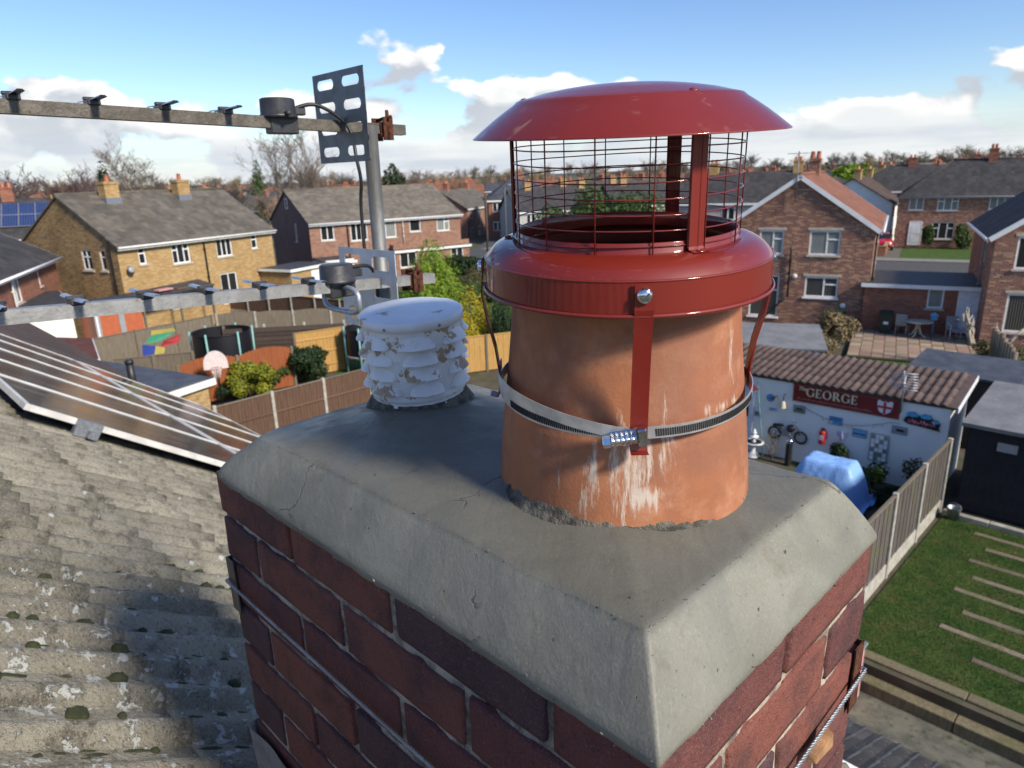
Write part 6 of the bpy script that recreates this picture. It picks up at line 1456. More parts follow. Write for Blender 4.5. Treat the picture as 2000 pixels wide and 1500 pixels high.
def wallthing(name, label, cat, x, z, y=GY): return fthing(name, label, cat, *garz(x, y), z, GROT)
def plaque(label, x0, x1, z0, z1, fm, bands, name='picture', cat='picture', shape=None):
    t = wallthing(name, label, cat, x0, z0, GY-.005); w_, h_ = x1-x0, z1-z0
    g = MB(); g.bbox(0, w_, -.025, 0, 0, h_, .004); g.build('frame', MT[fm], t)
    for (a, b_, c, d, mm) in bands:
        g = MB(); g.box(a*w_, b_*w_, -.031, -.024, c*h_, d*h_); g.build('print', MT[mm], t)
plaque('small blue and white tile picture at the far left of the garage wall', -8.55, -8.31, 1.70, 2.0, 'paint_white', [(.12, .88, .5, .9, 'sky_pic'), (.2, .8, .12, .5, 'lavender')])
plaque('dark and white photograph left below the pub sign', -7.05, -6.73, 1.37, 1.58, 'metal_grey', [(.08, .92, .1, .45, 'pic_green'), (.25, .8, .45, .68, 'paint_black')])
plaque('sea blue photograph under the middle of the pub sign', -6.11, -5.78, 1.24, 1.46, 'metal_grey', [(.08, .92, .1, .5, 'sky_pic'), (.08, .92, .5, .9, 'paint_blue')])
plaque('sky blue landscape photograph right of the fairy ornament', -5.52, -5.17, 1.03, 1.25, 'metal_grey', [(.08, .92, .52, .9, 'sky_pic'), (.08, .92, .38, .52, 'paint_black'), (.08, .92, .1, .38, 'sky_pic')])
plaque('dark photograph of a boat above the leaded panel', -4.63, -4.28, 1.32, 1.53, 'metal_grey', [(.08, .92, .1, .5, 'metal_grey'), (.3, .8, .35, .65, 'paint_black')])
plaque('small white enamel notice under the blue disc', -7.71, -7.47, 1.27, 1.40, 'paint_white', [(.1, .9, .55, .75, 'paint_blue'), (.1, .7, .25, .4, 'paint_blue')], 'notice', 'notice')
plaque('narrow pale card notice beside the white door', -8.11, -7.95, 1.03, 1.31, 'lavender', [(.15, .85, .15, .55, 'pic_green'), (.15, .85, .6, .9, 'paint_white')], 'notice', 'notice')
# leaded glass panel
t = wallthing('leaded_panel', 'tall leaded glass panel leaning on the cream garage wall', 'glass panel', -5.08, .50, GY-.03)
g = MB(); g.bbox(0, .44, -.02, 0, 0, .74, .004); g.build('frame', MT['metal_grey'], t)
for i in range(4):
    for j in range(6): g = MB(); g.box(.03+i*.097, .115+i*.097, -.027, -.019, .03+j*.115, .13+j*.115); g.build('pane', MT[('render_cream', 'paint_white', 'net_curtain_glass')[(i*2+j) % 3]] if not (i in (1, 2) and j in (1,)) else MT['pic_green'], t)
# blue disc, lamp
t = wallthing('plaque', 'round blue disc plaque on the cream wall', 'plaque', -7.69, 1.64, GY); g = MB(); g.lathe([(.001, .025), (.09, .025), (.105, .015), (.105, 0)], 28, Matrix.Rotation(math.pi/2, 4, 'X')); g.build('disc', MT['paint_blue'], t); g = MB(); g.lathe([(.04, .0265), (.06, .0275), (.075, .0265)], 24, Matrix.Rotation(math.pi/2, 4, 'X')); g.build('rim', MT['sky_pic'], t)
t = wallthing('wall_lamp', 'small dark coach lamp bracket on the cream wall', 'lamp', -7.5, 1.72, GY); g = MB(); g.tube([(0, 0, 0), (0, -.12, .03), (0, -.18, -.02)], .014, 6); g.lathe([(.09, -.03), (.05, .02), (.02, .05), (.001, .05)], 12, Matrix.Translation((0, -.2, 0))); g.build('lamp', MT['black_pipe'], t)
t = wallthing('ornament', 'pale bell and chain ornament hanging left of the sign', 'ornament', -7.30, 1.46, GY); g = MB(); g.lathe([(.09, 0), (.075, .05), (.06, .14), (.03, .18), (.001, .19)], 14, Matrix.Translation((0, -.1, 0))); g.build('bell', MT['letter_cream'], t); g = MB(); g.tube([(0, 0, .36), (0, -.1, .34), (0, -.1, .19)], .012, 6); g.build('bracket', MT['black_pipe'], t)
# motorcycle wall ornament
t = wallthing('motorcycle_ornament', 'black and silver metal motorcycle silhouette on the garage wall', 'wall ornament', -7.66, .52, GY-.02)
for cx in (.17, .88):
    g = MB(); g.tube([(cx+.16*math.cos(a), -.03, .17+.16*math.sin(a)) for a in [2*math.pi*k/24 for k in range(24)]], .028, 8, closed=True); wl = g.build('wheel', MT['tyre'], t)
    g = MB(); [g.tube([(cx, -.03, .17), (cx+.15*math.cos(a), -.03, .17+.15*math.sin(a))], .006, 4) for a in [math.pi*k/5 for k in range(10)]]; g.dome((cx, -.04, .17), .04, Vector((0, -1, 0))); g.build('spokes', MT['chrome'], wl)
g = MB(); g.tube([(.17, -.03, .17), (.42, -.03, .15), (.62, -.03, .17)], .022, 6); g.tube([(.88, -.04, .17), (.76, -.04, .50), (.70, -.04, .60)], .016, 6); g.tube([(.30, -.03, .34), (.50, -.03, .36), (.74, -.03, .44)], .02, 6); g.tube([(.70, -.05, .60), (.62, -.06, .63)], .012, 6); g.build('frame', MT['chrome'], t)
g = MB(); g.bbox(.40, .62, -.07, -.01, .14, .32, .03); g.build('engine', MT['metal_grey'], t)
g = MB(); g.bbox(.16, .46, -.08, -.01, .34, .42, .03, M=Matrix.Rotation(-.12, 4, 'Y')); g.build('saddle', MT['tyre'], t); g = MB(); g.dome((.60, -.03, .38), .11, Vector((.2, -1, .6)), .8, 14); g.build('fuel_tank', MT['paint_black'], t)
# fire extinguisher
t = wallthing('fire_extinguisher', 'red fire extinguisher cabinet hung on the cream wall', 'fire extinguisher', -6.21, .68, GY-.1); g = MB(); g.lathe([(.001, 0), (.08, 0), (.085, .02), (.085, .30), (.06, .36), (.025, .38), (.001, .38)], 18); g.build('cylinder', MT['fire_red'], t); g = MB(); g.bbox(-.05, .06, -.03, .03, .38, .43, .008); g.build('handle', MT['tyre'], t); g = MB(); g.tube([(.05, 0, .40), (.11, 0, .33), (.10, 0, .15)], .012, 6); g.build('hose', MT['tyre'], t); g = MB(); g.bbox(-.05, .05, -.09, -.084, .12, .25, .002); g.build('label', MT['paint_white'], t)
# fairy
t = wallthing('fairy_ornament', 'pale lavender winged fairy ornament on the garage wall', 'ornament', -5.75, .88, GY-.02); g = MB(); g.tube([(0, -.03, 0), (.01, -.03, .1), (0, -.03, .17)], [.05, .03, .025], 8); g.dome((0, -.03, .19), .032, Vector((0, 0, 1)), 1); g.build('figure', MT['lavender'], t)
for s_ in (-1, 1): g = MB(); g.add([(0, -.02, .1), (s_*.12, -.01, .24), (s_*.14, -.01, .14), (s_*.08, -.01, .04), (0, -.012, .1), (s_*.12, -.002, .24), (s_*.14, -.002, .14), (s_*.08, -.002, .04)], [(0, 1, 2, 3), (7, 6, 5, 4), (0, 4, 5, 1), (1, 5, 6, 2), (2, 6, 7, 3), (3, 7, 4, 0)]); g.build('wing', MT['lavender'], t)
# black and pink car cut-out with blue ellipses
t = wallthing('wall_art', 'black cut-out wall art with three blue discs and pink lettering', 'wall art', -4.40, 1.58, GY-.02)
ol = [(0, .12), (.03, .22), (.08, .25), (.10, .36), (.22, .38), (.34, .30), (.42, .37), (.56, .36), (.62, .27), (.74, .26), (.78, .18), (.76, .06), (.80, .0), (.62, .02), (.30, .05), (.10, .06)]
g = MB(); n = len(ol); g.add([(x_, -.02, z_) for x_, z_ in ol]+[(x_, 0, z_) for x_, z_ in ol], [tuple(range(n)), tuple(range(2*n-1, n-1, -1))]+[(k, (k+1) % n, n+(k+1) % n, n+k) for k in range(n)]); g.build('panel', MT['paint_black'], t)
for cx, cz, rx in ((.18, .31, .13), (.47, .31, .13), (.68, .215, .09)): g = MB(); g.add([(cx+rx*math.cos(2*math.pi*k/20), -.026, cz+rx*.42*math.sin(2*math.pi*k/20)) for k in range(20)]+[(cx+rx*math.cos(2*math.pi*k/20), -.018, cz+rx*.42*math.sin(2*math.pi*k/20)) for k in range(20)], [tuple(range(20))]+[(k, (k+1) % 20, 20+(k+1) % 20, 20+k) for k in range(20)]); g.build('disc', MT['glasses_blue'], t)
g = MB()
for k in range(9): g.tube([(.10+k*.065, -.028, .08+.02*math.sin(k*2)), (.12+k*.065, -.028, .18+.03*math.sin(k*1.7)), (.15+k*.065, -.028, .10)], .014, 5)
g.build('script_lettering', MT['pink'], t)
# cane, bunting
t = wallthing('garden_cane', 'tall thin teal cane leaning on the cream garage wall', 'cane', -7.68, .0, GY-.25); g = MB(); g.tube([(0, 0, 0), (-.38, .2, 2.05)], .014, 6); g.build('cane', MT['teal'], t)
t = wallthing('bunting', 'faded bunting string sagging under the pub sign', 'bunting', -6.85, 1.60, GY-.04); pts = [Vector((2.4*k/24, 0, -.32*math.sin(math.pi*min(1, k/22))*.9)) for k in range(25)]; g = MB(); g.tube(pts, .006, 4); g.build('string', MT['fence_dark'], t)
for k in (6, 8, 12, 13, 18, 20): p = pts[k]; g = MB(); g.add([p+Vector((-.05, -.005, 0)), p+Vector((.05, -.005, 0)), p+Vector((0, -.01, -.10)), p+Vector((-.05, .003, 0)), p+Vector((.05, .003, 0)), p+Vector((0, -.002, -.10))], [(0, 1, 2), (5, 4, 3), (0, 3, 4, 1), (1, 4, 5, 2), (2, 5, 3, 0)]); g.build('flag', MT['backboard'], t)
# little aerial on the garage
t = fthing('tv_aerial', 'small grid TV aerial on a post at the garage eaves', 'aerial', *garz(-4.48, GY-.08), 1.9, GROT); g = MB(); g.tube([(0, 0, 0), (0, 0, .95)], .022, 8); g.build('pole', MT['galvanised'], t)
for k in range(7): g = MB(); g.tube([(-.30, -.1-.03*k, .60+.075*k), (.30, .02-.03*k, .60+.075*k)], .011, 6); g.build('element', MT['clip_metal'], t)
g = MB(); g.tube([(0, 0, .55), (0, -.2, 1.1)], .014, 6); g.tube([(-.35, .1, .55), (-.05, -.1, .75)], .011, 6); g.tube([(.1, .1, .5), (.0, -.1, .8)], .011, 6); g.build('boom', MT['clip_metal'], t)
# bollard lamp, fountain, pots, bushes by the garage
t = fthing('bollard_lamp', 'black bollard lamp with silver cap before the garage', 'lamp', -6.9, 17.0, 0); g = MB(); g.lathe([(.09, 0), (.085, .05), (.085, .62)], 16); g.build('post', MT['paint_black'], t); g = MB(); g.lathe([(.09, .62), (.10, .66), (.085, .72), (.04, .755), (.001, .76)], 16); g.build('cap', MT['chrome'], t)
t = fthing('fountain', 'white tiered garden fountain with round black bowl', 'fountain', -7.88, 16.95, 0); g = MB(); g.lathe([(.18, 0), (.14, .08), (.06, .14), (.06, .30), (.12, .36), (.27, .40), (.28, .43), (.25, .43), (.001, .40)], 24); g.build('bowl', MT['paint_white'], t); g = MB(); g.lathe([(.001, .425), (.24, .425)], 24); g.build('water', MT['paint_black'], t); g = MB(); g.lathe([(.06, .41), (.04, .5), (.05, .54), (.13, .57), (.12, .6), (.04, .60), (.05, .66), (.07, .68), (.06, .71), (.03, .73), (.04, .78), (.001, .80)], 18); g.build('tier', MT['paint_white'], t)
# blue tarpaulin over something boxy
t = fthing('tarpaulin', 'bright blue tarpaulin draped over garden furniture by the fence', 'tarpaulin', -5.35, 15.7, 0)
g = MB(); n = 40; vs = []
for j in range(n+1):
    for i in range(n+1):
        x = -1.2+2.4*i/n; y = -.9+1.8*j/n
        dx_ = max(0, abs(x+.05*y)-.5)/.6; dy_ = max(0, abs(y)-.3)/.5; dd = min(1.15, math.hypot(dx_, dy_))
        h = 1.02-.92*min(1, dd)**1.15+.05*nz((x*3, y*3, 0))*min(1, dd*2)+.03*nz((x*7, y*7, 2))
        if dd < .05: h -= .03*(1-abs(x)/.6)
        a = math.atan2(y, x); h -= .07*max(0, math.sin(a*9))*min(1, dd)
        vs.append((x*(1-.18*min(1, dd)), y*(1-.18*min(1, dd)), max(.02, h)))
g.add(vs, [(j*(n+1)+i, j*(n+1)+i+1, (j+1)*(n+1)+i+1, (j+1)*(n+1)+i) for j in range(n) for i in range(n)], 0, True); g.build('sheet', MT['blue_tarp'], t)
# black shed on the right, blue-felt shed behind the garage
t = fthing('shed', 'black boarded shed with grey felt roof at the right edge', 'shed', -2.95, 17.05, 0)
for k in range(11):
    g = MB(); z0 = .02+k*.19; g.add([(0, 0, z0), (3.2, 0, z0), (3.2, .02, z0+.2), (0, .02, z0+.2), (0, .04, z0), (3.2, .04, z0)], [(0, 1, 2, 3), (0, 4, 5, 1)]); g.build('plank', MT['shed_black'], t)
    g = MB(); g.add([(0, 2.6, z0), (0, 0, z0), (.02, 0, z0+.2), (.02, 2.6, z0+.2)], [(0, 1, 2, 3)]); g.build('plank', MT['shed_black'], t)
g = MB(); g.box(.03, 3.2, .04, 2.6, 0, 2.1); g.build('carcass', MT['shed_black'], t)
g = MB(); g.slab((-.12, -.15, 2.14), (3.3, -.15, 2.14), (3.3, 2.7, 2.45), (-.12, 2.7, 2.45), .09); g.build('roof', MT['grey_felt'], t)
g = MB(); g.box(.58, .95, -.03, .0, 1.60, 1.80); g.build('vent_panel', MT['metal_grey'], t)
g = MB(); g.dome((1.35, -.01, 1.15), .035, Vector((0, -1, 0))); g.build('knob', MT['paint_white'], t)
t = fthing('shed', 'low shed with blue-grey felt roof behind the garage', 'shed', -5.5, 21.2, 0)
g = MB(); g.box(.1, 2.6, .1, 1.8, 0, 1.98); g.build('wall', MT['fence_dark'], t); g = MB(); g.slab((0, 0, 2.05), (2.75, 0, 2.05), (2.75, 1.95, 2.25), (0, 1.95, 2.25), .07); g.build('roof', MT['blue_felt'], t)
t = thing('shed', 'grey felt roofed shed corner behind the chimney pot strap', 'shed', (7.2, 22.6, 0), -.3); g = MB(); g.box(.1, 3.0, .1, 2.4, 0, 1.95); g.build('wall', MT['sky_pic'], t); g = MB(); g.slab((0, 0, 2.0), (3.2, 0, 2.0), (3.2, 2.6, 2.3), (0, 2.6, 2.3), .06); g.build('roof', MT['grey_felt'], t)
# galvanised bucket
t = fthing('bucket', 'galvanised metal bucket at the fence foot by the kerb', 'bucket', -2.86, 16.45, 0); g = MB(); g.lathe([(.001, .02), (.10, .01), (.105, 0), (.14, .28), (.148, .285), (.135, .28), (.10, .03)], 20); g.build('pail', MT['galvanised'], t); g = MB(); g.tube([(-.14, 0, .27), (-.10, .02, .35), (0, .03, .38), (.10, .02, .35), (.14, 0, .27)], .006, 6); g.build('handle', MT['galvanised'], t)
# things on the yard just below the stack
t = fthing('storage_bench', 'grey topped garden store with pink side below the chimney', 'garden store', -3.0, 9.25, -.4); g = MB(); g.bbox(0, .5, 0, .6, 0, .95, .01); g.build('box', MT['insulation_pink'], t); g = MB(); g.bbox(-.03, .53, -.03, .63, .95, 1.0, .01); g.build('lid', MT['grey_felt'], t)
t = fthing('sack', 'white builder sack slumped beside the yard wall', 'sack', -1.95, 7.2, -.4); g = MB(); g.lathe([(.30, 0), (.36, .15), (.34, .35), (.22, .5), (.08, .56), (.001, .57)], 20, fn=lambda p, a: p*(1+.12*nz(p*6))); g.build('sack', MT['paint_white'], t)
# patio furniture by the outbuilding
def wheelie(label, p, rz, mm='bin_green'):
    t = thing('wheelie_bin', label, 'bin', (*p, .1), rz)
    g = MB(); g.add([(-.22, -.26, .05), (.22, -.26, .05), (.22, .26, .05), (-.22, .26, .05), (-.28, -.33, .95), (.28, -.33, .95), (.28, .36, .95), (-.28, .36, .95)], [(0,3,2,1),(4,5,6,7),(0,1,5,4),(1,2,6,5),(2,3,7,6),(3,0,4,7)]); g.build('body', MT[mm], t)
    g = MB(); g.bbox(-.30, .30, -.36, .36, .95, 1.03, .03); g.tube([(-.25, .40, 1.0), (.25, .40, 1.0)], .025, 8); g.build('lid', MT[mm], t)
    for s_ in (-1, 1): g = MB(); g.cyl((s_*.2, .28, .1), (s_*.26, .28, .1), .1, 14); g.build('wheel', MT['tyre'], t)
    g = MB(); g.box(-.1, .1, -.317, -.29, .5, .62); g.build('number_label', MT['paint_white'], t)
wheelie('dark green wheelie bin against the outbuilding wall', off(ex, ee, (.48, .877), 1.05, -.55), -.5); wheelie('green wheelie bin under the gabled house window', off(gp, GE, GD, 5.8, -.8), -.4)
t = thing('garden_table', 'round metal garden table on the paved terrace', 'table', (*off(ex, ee, (.48, .877), 2.35, -.95), .14)); g = MB(); g.lathe([(.001, .72), (.58, .72), (.60, .705), (.58, .69), (.001, .69)], 28); g.build('top', MT['concrete_pale'], t)
for k in range(4): a = k*math.pi/2+.6; g = MB(); g.tube([(.06*math.cos(a), .06*math.sin(a), .69), (.08*math.cos(a), .08*math.sin(a), .4), (.2*math.cos(a), .2*math.sin(a), .12), (.4*math.cos(a), .4*math.sin(a), .0)], .03, 6); g.build('leg', MT['letter_cream'], t)
def chair(label, p, rz):
    t = thing('garden_chair', label, 'chair', (*p, .14), rz, 'garden chairs on the terrace'); g = MB(); g.bbox(-.24, .24, -.24, .24, .40, .45, .01); g.build('seat', MT['metal_grey'], t); g = MB(); g.bbox(-.24, .24, .22, .26, .45, 1.0, .01, M=Matrix.Rotation(-.12, 4, 'X')); g.build('backrest', MT['metal_grey'], t)
    for x in (-.22, .22):
        for y in (-.22, .24): g = MB(); g.tube([(x, y, 0), (x, y*.95, .42)], .015, 6); g.build('leg', MT['paint_white'], t)
        g = MB(); g.tube([(x, -.22, .42), (x, -.2, .64), (x, .25, .66)], .015, 6); g.build('armrest', MT['paint_white'], t)
chair('grey garden chair left of the round table', off(ex, ee, (.48, .877), 1.75, -.5), 2.4); chair('grey garden chair in front of the white door', off(ex, ee, (.48, .877), 3.75, -.9), -.2)
t = thing('lantern', 'pale blue bird feeder lantern standing by the table', 'lantern', (*off(ex, ee, (.48, .877), 2.95, -.6), .14)); g = MB(); g.tube([(0, 0, 0), (0, 0, .75)], .02, 6); g.bbox(-.1, .1, -.1, .1, .75, .95, .01); g.add([(-.14, -.14, .95), (.14, -.14, .95), (.14, .14, .95), (-.14, .14, .95), (0, 0, 1.1)], [(0, 1, 4), (1, 2, 4), (2, 3, 4), (3, 0, 4), (3, 2, 1, 0)]); g.build('feeder', MT['sky_pic'], t)
t = thing('garden_bench', 'small blue and white bench at the flower bed', 'bench', (14.6, 30.8, 0), .4); g = MB(); g.bbox(-.4, .4, -.2, .2, .42, .48, .01); g.build('top', MT['paint_white'], t); [MB().bbox(x-.04, x+.04, -.18, .18, 0, .42, .01).build('leg', MT['sky_pic'], t) for x in (-.32, .32)]
# old driftwood ornament and gnarled fence by the right house
def branchy(name, label, cat, p, seed, mat, h=1.0, n=9, spread=.5, r0=.04):
    t = thing(name, label, cat, p); r = random.Random(seed); g = MB()
    def grow(a, d, L, rr, lev):
        b_ = a+d*L; mid = (a+b_)/2+Vector((r.uniform(-1, 1), r.uniform(-1, 1), r.uniform(-1, 1)))*L*.12
        g.tube([a, mid, b_], [rr, rr*.85, rr*.6], 6)
        if lev: [grow(a.lerp(b_, r.uniform(.5, 1)), (d+Vector((r.uniform(-1, 1), r.uniform(-1, 1), r.uniform(-.2, .8)))*spread).normalized(), L*r.uniform(.5, .75), rr*.6, lev-1) for _ in range(3)]
    for k in range(n): grow(Vector((r.uniform(-.1, .1), r.uniform(-.1, .1), 0)), Vector((r.uniform(-.6, .6), r.uniform(-.3, .3), 1)).normalized(), h*r.uniform(.5, .9), r0, 2)
    g.build('branches', mat, t); return t
branchy('driftwood', 'bleached driftwood branches standing at the terrace edge', 'driftwood', (17.6, 25.6, 1.0), 3, MT['driftwood'], 1.0, 3, .8, .07)
branchy('driftwood', 'bleached forked stump beside the right brick house', 'driftwood', (18.9, 25.6, .9), 8, MT['driftwood'], 1.1, 2, .7, .08)
t = thing('fence', 'gnarled old timber post fence below the right brick house', 'fence', (17.0, 22.5, 0), math.atan2(4, 1.9))
for k in range(9): g = MB(); g.tube([(k*.45, 0, 0), (k*.45+.03*nz((k, 0, 0)), .05*nz((k, 3, 0)), .9+.3*abs(nz((k*.7, 1, 1)))+.6)], [.11, .09], 8); g.build('post', MT['fence_weathered'], t)
# red car
t = thing('parked_car', 'red hatchback parked on the drive of the far house', 'car', (*q(-.8, -2.2), .04), math.atan2(RE[1], RE[0])+math.pi*.52)
sec = [(-1.9, .35, .55, .62), (-1.85, .25, .85, .70), (-1.2, .22, .92, .80), (-.7, .20, 1.0, .82), (-.1, .2, 1.42, .70), (.9, .2, 1.46, .70), (1.6, .2, 1.35, .68), (1.9, .25, 1.0, .76), (1.95, .4, .7, .70)]
g = MB(); vs = []; n = 10
for (x, zb_, zt, hw) in sec:
    for k in range(n):
        a = 2*math.pi*k/n+math.pi/10; cx_ = math.copysign(abs(math.cos(a))**.55, math.cos(a)); sz = math.copysign(abs(math.sin(a))**.55, math.sin(a)); zc = (zb_+zt)/2; zz = zc+sz*(zt-zb_)/2; w_ = hw if zz < .9 else hw*.88
        vs.append((x, cx_*w_, zz))
g.add(vs, [(i*n+k, i*n+(k+1) % n, (i+1)*n+(k+1) % n, (i+1)*n+k) for i in range(len(sec)-1) for k in range(n)]+[tuple(range(n)), tuple((len(sec)-1)*n+k for k in range(n))], 0, True); g.build('body', simple('car_paint', (.50, .012, .03), rough=.25, coat=1), t)
g = MB(); g.slab((-.72, -.60, 1.0), (-.72, .60, 1.0), (-.16, .52, 1.40), (-.16, -.52, 1.40), -.02); g.build('windscreen', MT['window_glass'], t)
for s_ in (-1, 1): g = MB(); g.box(-.05, 1.5, min(s_*.70, s_*.73), max(s_*.70, s_*.73), 1.0, 1.34); g.build('side_window', MT['window_glass'], t)
for x in (-1.2, 1.25):
    for s_ in (-1, 1): g = MB(); g.cyl((x, s_*.62, .3), (x, s_*.84, .3), .3, 18); wl = g.build('wheel', MT['tyre'], t); g = MB(); g.cyl((x, s_*.83, .3), (x, s_*.855, .3), .18, 14); g.build('rim', MT['metal_grey'], wl)
for s_ in (-1, 1): g = MB(); g.dome((-1.86, s_*.52, .68), .13, Vector((-1, 0, .2)), .5); g.build('headlight', MT['paint_white'], t)
# ================================================================== vegetation
def seg(vs, fs, a, b_, ra, rb, n=3):
    d = (b_-a); 
    if d.length < 1e-5: return
    u = d.orthogonal().normalized(); v = d.normalized().cross(u); o = len(vs)
    for p, r in ((a, ra), (b_, rb)):
        for k in range(n): t = 2*math.pi*k/n; vs.append(p+(u*math.cos(t)+v*math.sin(t))*r)
    for k in range(n): l = (k+1) % n; fs.append((o+k, o+l, o+n+l, o+n+k))
def bare_tree_meshes(seed, h, spread=.75, droop=0, levels=5, trunk_r=.22, kids=(5, 4, 4, 4, 4), tw=.035, clear=.28, ratio=.62, trunk_mat='bark', twig_mat='twig_brown'):
    r = random.Random(seed); tv, tf, cv_, cf = [], [], [], []
    def grow(a, d, L, rad, lev):
        nseg = 3 if lev < 3 else 2; p = a; pts = [a]
        for k in range(nseg):
            d = (d+Vector((r.uniform(-1, 1), r.uniform(-1, 1), r.uniform(-.6, 1)-droop*(lev >= 3)))*(.10+.05*lev)).normalized()
            q_ = p+d*L/nseg; ra = rad*(1-.45*k/nseg); rb = rad*(1-.45*(k+1)/nseg)
            if lev < 2: seg(tv, tf, p, q_, ra, rb, 6 if lev == 0 else 5)
            else: seg(cv_, cf, p, q_, max(tw*.5, ra), max(tw*.35, rb), 3)
            p = q_; pts.append(p)
        if lev >= levels: return
        n = kids[min(lev, len(kids)-1)]
        for k in range(n):
            t = r.uniform(clear if lev == 0 else .25, 1.0) if k else 1.0
            i = min(nseg-1, int(t*nseg)); o = pts[i].lerp(pts[i+1], t*nseg-i)
            side = Vector((r.uniform(-1, 1), r.uniform(-1, 1), r.uniform(-.1, .5))).normalized()
            nd = (d*(1-spread*.55)+side*spread+Vector((0, 0, .18-.25*droop*(lev > 1)))).normalized()
            grow(o, nd, L*ratio*r.uniform(.75, 1.2)*(1.15-.3*t if lev == 0 else 1), rad*.52, lev+1)
    grow(Vector((0, 0, -.3)), Vector((0, 0, 1)), h*.5, trunk_r, 0)
    out = []
    for nm, v_, f_, mm in (('trunk', tv, tf, trunk_mat), ('crown', cv_, cf, twig_mat)):
        me = bpy.data.meshes.new(nm); me.from_pydata(v_, [], f_); me.materials.append(MT[mm]); me.update(); out.append(me)
    return out
TREES = [bare_tree_meshes(1, 12, .8, 0, 4, .25, (6, 5, 5, 5, 4), .06), bare_tree_meshes(2, 12, .7, .1, 4, .22, (7, 5, 5, 4, 4), .06, twig_mat='twig_olive'), bare_tree_meshes(3, 11, .9, 0, 4, .25, (6, 5, 5, 5, 4), .06, twig_mat='twig_red'),
         bare_tree_meshes(4, 13, .65, .15, 4, .2, (7, 5, 5, 4), .055), bare_tree_meshes(5, 12, .85, 0, 4, .24, (6, 6, 5, 4), .065, twig_mat='twig_olive')]
def put_tree(meshes, label, x, y, s, rz, group=None, name='bare_tree', z=0, cat='tree', sz=None, wide=1):
    t = thing(name, label, cat, (x, y, z), rz, group); t.scale = (s*wide, s*wide, sz or s)
    for me, nm in zip(meshes, ('trunk', 'crown')): link(nm, me, t)
    return t
birch = bare_tree_meshes(21, 14, .55, .55, 5, .17, (7, 4, 4, 4, 3), .035, .35, .6, 'birch_bark', 'twig_brown')
birch2 = bare_tree_meshes(24, 15, .5, .4, 5, .17, (7, 4, 4, 3, 3), .035, .4, .6, 'birch_bark', 'twig_brown')
redt = bare_tree_meshes(31, 10, .85, 0, 5, .18, (7, 5, 4, 4, 3), .04, .15, .62, 'bark', 'twig_red')
put_tree(birch, 'tall bare birch with drooping twigs behind the yellow house chimneys', -50.9, 99.7, 1.02, 0)
put_tree(birch, 'second bare birch leaning left beside the tall one', -54.5, 101, .9, 2.1)
put_tree(redt, 'purple-brown bare tree on the skyline at the left edge', -40.5, 57.0, 1.0, .5); put_tree(redt, 'dense purple-brown bare tree behind the roof with blue panels', -38.5, 63.0, 1.02, 2.5)
put_tree(redt, 'smaller purple-brown bare tree left of the narrow dark conifer', -40.5, 72.0, .95, 4.0)
put_tree(birch2, 'tall thin bare tree left of the slotted aerial plate', -33.5, 106, 1.0, 1); put_tree(birch2, 'tall thin bare tree just behind the slotted aerial plate', -28.6, 106, 1.08, 3)
put_tree(TREES[3], 'thin bare tree right of the brown brick gable', -24.5, 88, .85, 2)

def foliage(seed, n, leaf, fn, mat, squash=1.0):
    r = random.Random(seed); vs = []; fs = []
    for k in range(n):
        p, out = fn(r)
        if p is None: continue
        a = (out+Vector((r.uniform(-1, 1), r.uniform(-1, 1), r.uniform(-1, 1)))*.8).normalized(); u = a.orthogonal().normalized(); 
        ang = r.uniform(0, 6.28); u = u*math.cos(ang)+a.cross(u)*math.sin(ang); v = a.cross(u); s = leaf*r.uniform(.6, 1.4); o = len(vs)
        vs += [p-u*s*.5*squash, p+v*s*.6, p+u*s*.5*squash, p-v*s*.6]; fs.append((o, o+1, o+2, o+3))
    me = bpy.data.meshes.new('foliage'); me.from_pydata(vs, [], fs); me.materials.append(MT[mat]); me.update(); return me
def clump_fn(seed, clumps):
    # clumps: list of (centre, radius vec)
    tot = [c[1].x*c[1].y+c[1].x*c[1].z for c in clumps]
    def fn(r):
        c, rad = r.choices(clumps, tot)[0]
        d = Vector((r.gauss(0, 1), r.gauss(0, 1), r.gauss(0, 1))).normalized(); q_ = (.55+.5*r.random()**.6)*(1+.35*nz(d*2.3+Vector((seed, c.x, c.z))))
        return c+Vector((d.x*rad.x, d.y*rad.y, d.z*rad.z))*q_, d
    return fn
def bush(label, x, y, w_, h, mat, n=3500, leaf=.07, seed=1, name='bush', cat='bush', nc=9, group=None, z=0, frame=False, upright=0):
    r = random.Random(seed); t = fthing(name, label, cat, x, y, z, 0, group) if frame else thing(name, label, cat, (x, y, z), 0, group)
    cl = []
    for k in range(nc):
        a = r.uniform(0, 6.28); rr = w_*.5*math.sqrt(r.random())*.7; zc = h*r.uniform(.25, .78)*(1-.25*(rr/(w_*.5)))
        cl.append((Vector((rr*math.cos(a), rr*math.sin(a), zc)), Vector((w_*r.uniform(.16, .26), w_*r.uniform(.16, .26), h*r.uniform(.16, .26)))))
    link('foliage', foliage(seed, n, leaf, clump_fn(seed, cl), mat and MT[mat].name and mat), t)
    g = MB()
    for k in range(4): a = r.uniform(0, 6.28); g.tube([(0, 0, 0), (.2*w_*math.cos(a), .2*w_*math.sin(a), h*.55)], [.03*w_, .01*w_], 5)
    g.build('stem', MT['bark'], t); return t
